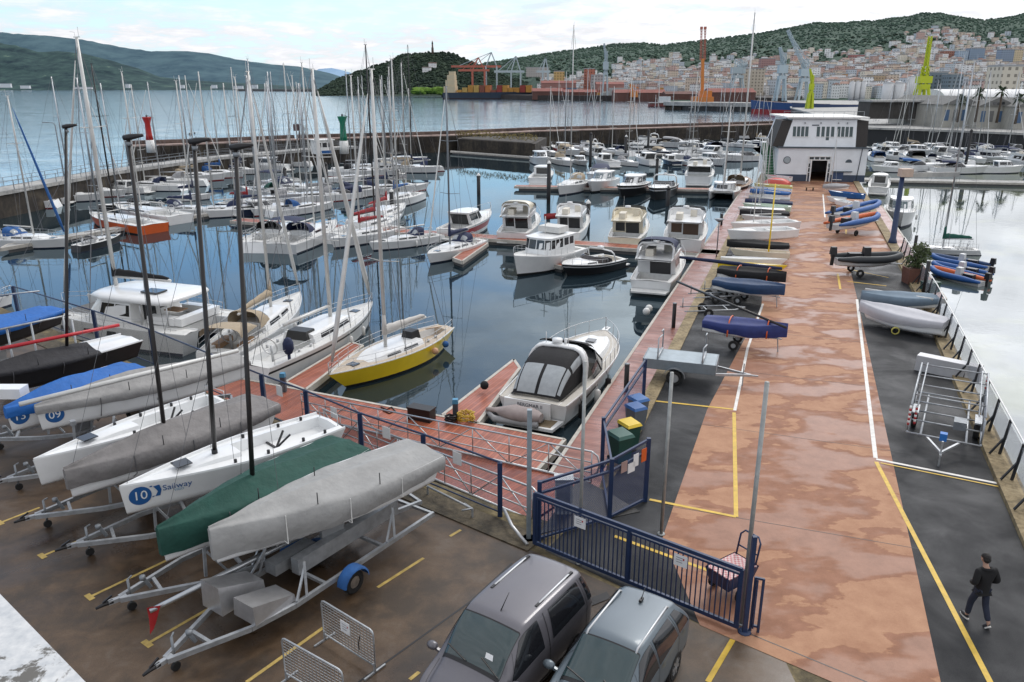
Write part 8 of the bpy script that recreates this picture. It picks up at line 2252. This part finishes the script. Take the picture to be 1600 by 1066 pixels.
mb=MB();xh=-CL*.43
for k,(w_,h_) in enumerate(((16,8),(13,7),(11,6),(8,4))):mb.box((xh+k*.8,0,7+sum((8,7,6,4)[:k])+h_/2),(14-k*2.4,w_,h_))
mb.build('deckhouse',pm(srgb(196,180,150),.8,0,.1,.1,name='cream_deckhouse'),cs)
cc=[srgb(190,140,70),srgb(176,128,60),srgb(140,60,52),srgb(176,110,60),srgb(90,98,110),srgb(184,150,84),srgb(130,76,60)]
rn=random.Random(2)
for k in range(13):
 x=-CL*.33+k*CL*.058
 for y in (-5,1.5):
  n_=rn.choice([1,2,2,3,3]);mb=MB();mb.box((x,y,8+1.35*n_),(CL*.052,6,2.7*n_));mb.build('container_stack',pm(rn.choice(cc),.8,0,.2,.3,name='container_paint'),cs)
s2,h2,L2=ship('blue ship with red waterline moored at the pier end',(1290,172),(1172,168),430,470,pm(srgb(36,70,120),.6,0,.15,.1,name='blue_ship_hull'),pm(srgb(140,36,40),.7,name='red_ship_boot'),6.0,0,0,None)
mb=MB();mb.slab([(-L2*.49,-L2*.081),(L2*.42,-L2*.07),(L2*.42,L2*.07),(-L2*.49,L2*.081)],-.5,2.6);mb.build('red_band',pm(srgb(140,36,40),.7,name='red_ship_boot'),s2)
s3,h3,L3=ship('long dark blue hull behind the club house roof',(1352,170),(1236,172),440,420,pm(srgb(44,66,104),.6,0,.15,.1,name='blue_ship_hull_b'),pm(srgb(60,36,40),.7,name='red_boot_b'),5.5,0,0,None)
s4=thing('fishing_boat','dark red and green trawler moored against the pier','boat',tuple(far(1055,158,620)))
mb=MB();h=Hull(40,8,3,4.5,.8,2);h.build([pm(srgb(120,60,56),.7,name='trawler_red'),pm(srgb(50,84,70),.7,name='trawler_green'),BOOTB],s4);h.deck(GELG,s4);mb.box((-8,0,5),(8,5,5));mb.build('wheelhouse',GELG,s4);s4.location.z=WATER
pa,pb=at(1036,172,WATER),at(1210,176,WATER)
pi_=thing('stone_pier','dark open piled pier below the tall orange crane','pier',tuple(pa));o=V(pi_.location);d=(pb-pa);n_=V((-d.y,d.x,0)).normalized()*22
mb=MB();mb.slab([tuple(pa-o)[:2],tuple(pb-o)[:2],tuple(pb+n_-o)[:2],tuple(pa+n_-o)[:2]],2.9,5.2);mb.build('deck',PALECON,pi_)
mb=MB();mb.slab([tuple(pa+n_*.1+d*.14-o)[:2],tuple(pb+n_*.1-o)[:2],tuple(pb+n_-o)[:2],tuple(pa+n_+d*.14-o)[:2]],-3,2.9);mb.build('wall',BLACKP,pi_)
for k in range(9):
 mb=MB();q=pa+d*(.012+.018*k)+n_*.08-o;mb.cyl((q.x,q.y,-3),.7,5.9,8);mb.build('pile',WALLM,pi_)
def lattice(mb,p,q,w,n=8,t=.35):
 p,q=V(p),V(q);d=(q-p).normalized();a=d.orthogonal().normalized()*w/2;b=d.cross(a.normalized())*w/2
 cs_=[a+b,a-b,-a-b,-a+b]
 for c in cs_:mb.beam(p+c,q+c*.7,t)
 for i in range(n):
  u0,u1=p.lerp(q,i/n),p.lerp(q,(i+1)/n)
  for j in range(4):mb.beam(u0+cs_[j],u1+cs_[(j+1)%4],t*.7)
OC=pm(srgb(206,124,56),.6,0,.1,.2,name='crane_orange');LIME=pm(srgb(178,190,36),.6,0,.12,.2,name='crane_lime');CW_=pm(srgb(172,186,192),.6,0,.1,.2,name='crane_pale_grey');CR=pm(srgb(176,100,82),.6,0,.1,.2,name='crane_red')
oc=thing('mobile_crane','tall orange harbour crane with twin upright lattice jibs on the pier','crane',tuple(far(1097,158,500)))
F=lambda u,v,Y,r_:far(u,v,Y)-V(r_.location)
mb=MB();mb.box((0,0,1.0),(12,9,3));mb.box((1.5,0,4),(7,6,4));mb.build('carrier',OC,oc)
mb=MB();mb.beam(F(1097,152,500,oc),F(1098,92,500,oc),1.7);mb.build('tower',OC,oc)
for s_ in (-1.1,1.1):
 mb=MB();a,b=F(1098,94,500,oc)+V((s_,0,0)),F(1099,44,500,oc)+V((s_,0,0));lattice(mb,a,b,1.0,12,.16);mb.box(tuple(b),(1.4,1.4,1.6));mb.build('jib',CR,oc)
def portal_crane(label,u,vb,Y,jib_to,tower_v,col,wpx=10,cab=True,name='harbour_crane',t=1.3):
 r_=thing(name,label,'crane',tuple(far(u,vb,Y)),0,None);k=Y/FPX
 mb=MB();w_=wpx*k/2;ht=(vb-tower_v)*k*.45
 for sx in (-1,1):
  for sy in (-1,1):mb.beam((sx*w_,sy*w_,0),(sx*w_*.55,sy*w_*.55,ht),t)
 mb.box((0,0,ht),(w_*1.5,w_*1.5,t*2));mb.build('portal',col,r_)
 zt=F(u,tower_v,Y,r_).z
 mb=MB();lattice(mb,(0,0,ht),(0,0,zt),w_*.9,5,t*.45);mb.box((0,0,ht+(zt-ht)*.35),(w_*1.9,w_*1.4,(zt-ht)*.35));mb.build('tower',col,r_)
 tip=F(jib_to[0],jib_to[1],Y,r_)
 mb=MB();lattice(mb,(0,0,ht+(zt-ht)*.5),tip,w_*.5,12,t*.32);mb.beam((0,0,zt),(0,0,ht)+V((0,0,0)) if False else V((0,0,zt)).lerp(tip,.75),t*.35);mb.build('jib',col,r_)
 return r_
portal_crane('big lime green harbour crane with raised jib',1437,167,330,(1454,57),104,LIME,20,t=1.0)
portal_crane('lime green upright crane column right above the club house roof',1264,172,400,(1266,108),118,LIME,7,t=1.1)
portal_crane('tall pale grey crane with a long jib leaning left behind the club house',1253,158,640,(1231,47),92,CW_,16)
portal_crane('pale grey portal crane left of the leaning jib crane',1218,158,640,(1219,74),84,CW_,14)
portal_crane('thin pale crane with tall mast near the terracotta block',945,150,900,(944,68),80,CW_,8)
portal_crane('pale grey gantry crane with four legs right of the orange crane',1150,148,800,(1168,100),92,CW_,20)
for i,(u,vb,Y,w_,vt,uj,vj,c2_,l_) in enumerate([(768,138,1080,16,82,705,104,CW_,'ship to shore gantry crane with long boom over the container ship'),(748,138,1060,18,90,716,110,CR,'red gantry crane with a low boom over the container ship'),(806,140,1040,14,88,772,112,CW_,'grey gantry crane beside the container ship bow'),(852,134,1150,8,90,838,112,CW_,'distant grey gantry crane inland of the port sheds')]):
 r_=thing('gantry_crane',l_,'crane',tuple(far(u,vb,Y)));k=Y/FPX;w2=w_*k/2;zb=F(u,vj,Y,r_).z;zt=F(u,vt,Y,r_).z
 for sx in (-1,1):
  mb=MB()
  for sy in (-8,8):mb.beam((sx*w2,sy,0),(sx*w2,sy,zb),1.8)
  mb.beam((sx*w2,-8,zb*.55),(sx*w2,8,zb*.55),1.4);mb.build('leg',CW_ if i !=1 else CR,r_)
 mb=MB();tip=F(uj,vj,Y,r_);mb.beam((w2*1.8,0,zb),tip,2.0,2.6);mb.build('boom',CR if i<2 else CW_,r_)
 mb=MB();mb.beam((-w2,0,zb),(0,0,zt),1.4);mb.beam((w2,0,zb),(0,0,zt),1.4);mb.beam((0,0,zt),V((0,0,zb)).lerp(tip,.85),.7);mb.beam((0,0,zt),V((0,0,zb)).lerp(tip,.45),.7);mb.build('apex_frame',c2_,r_)
yc=thing('excavator_crane','yellow orange scrap crane on the port quay','crane',tuple(far(990,152,850)))
mb=MB();mb.box((0,0,3),(8,6,6));mb.beam((0,0,5),F(984,132,850,yc),1.6);mb.beam(F(984,132,850,yc),F(998,138,850,yc),1.2);mb.build('body',OC,yc)
for i,(u,v,Y,w_,h_) in enumerate([(676,107,1560,14,9),(667,112,1540,16,7),(8,135.5,3260,50,11),(40,137,3250,36,7),(200,136,3250,16,10),(285,136.5,3250,16,8),(335,136.5,3250,20,8),(372,138,3250,40,8),(398,137,3250,24,10),(130,138,3250,70,4)]):
 q=thing('shore_house',['white house on the wooded headland','lower white house on the wooded headland','white factory building at the far left shore','second white building on the far left shore','white villa under the left hills','small white house in the wooded far slope','pale house group on the far slope','long white shed by the far water','pale building above the long white shed','long low white jetty building on the far shore'][i],'house',tuple(far(u,v,Y)))
 mb=MB();mb.box((0,0,h_/2-2),(w_,10,h_+4));mb.build('wall',HWM[0],q);mb=MB();mb.box((0,0,h_+.6),(w_*1.03,11,1.4));mb.build('roof',HRM[i%2 if i<2 else 2],q)
mb=MB();mb.slab([tuple(at(370,142.6,WATER))[:2],tuple(at(640,144.5,WATER))[:2],tuple(at(640,143.8,WATER))[:2],tuple(at(370,142.2,WATER))[:2]],-4,3.5);structure(mb,'far_mole',pm(srgb(92,92,92),.9,0,.2,.01,name='grey_mole'))
pts=[at(670,146.5,2)+V((rnd.uniform(-22,22),rnd.uniform(0,40),0)) for k in range(60)]
clumps('bright_trees',pts,wood_mat('bright_green_canopy',srgb(76,104,44),srgb(110,138,62),.05),6,rnd,7,'bright green trees at the foot of the headland')
for i,(u,v) in enumerate(((297,210),(304,208))):
 mb=MB();mb.ball(at(u,v,WATER+.1),.5 if i==0 else .3,8);tag(mb.build('buoy',BLACKP),['larger dark buoy on the open water above the breakwater','smaller dark buoy on the open water above the breakwater'][i],'buoy')
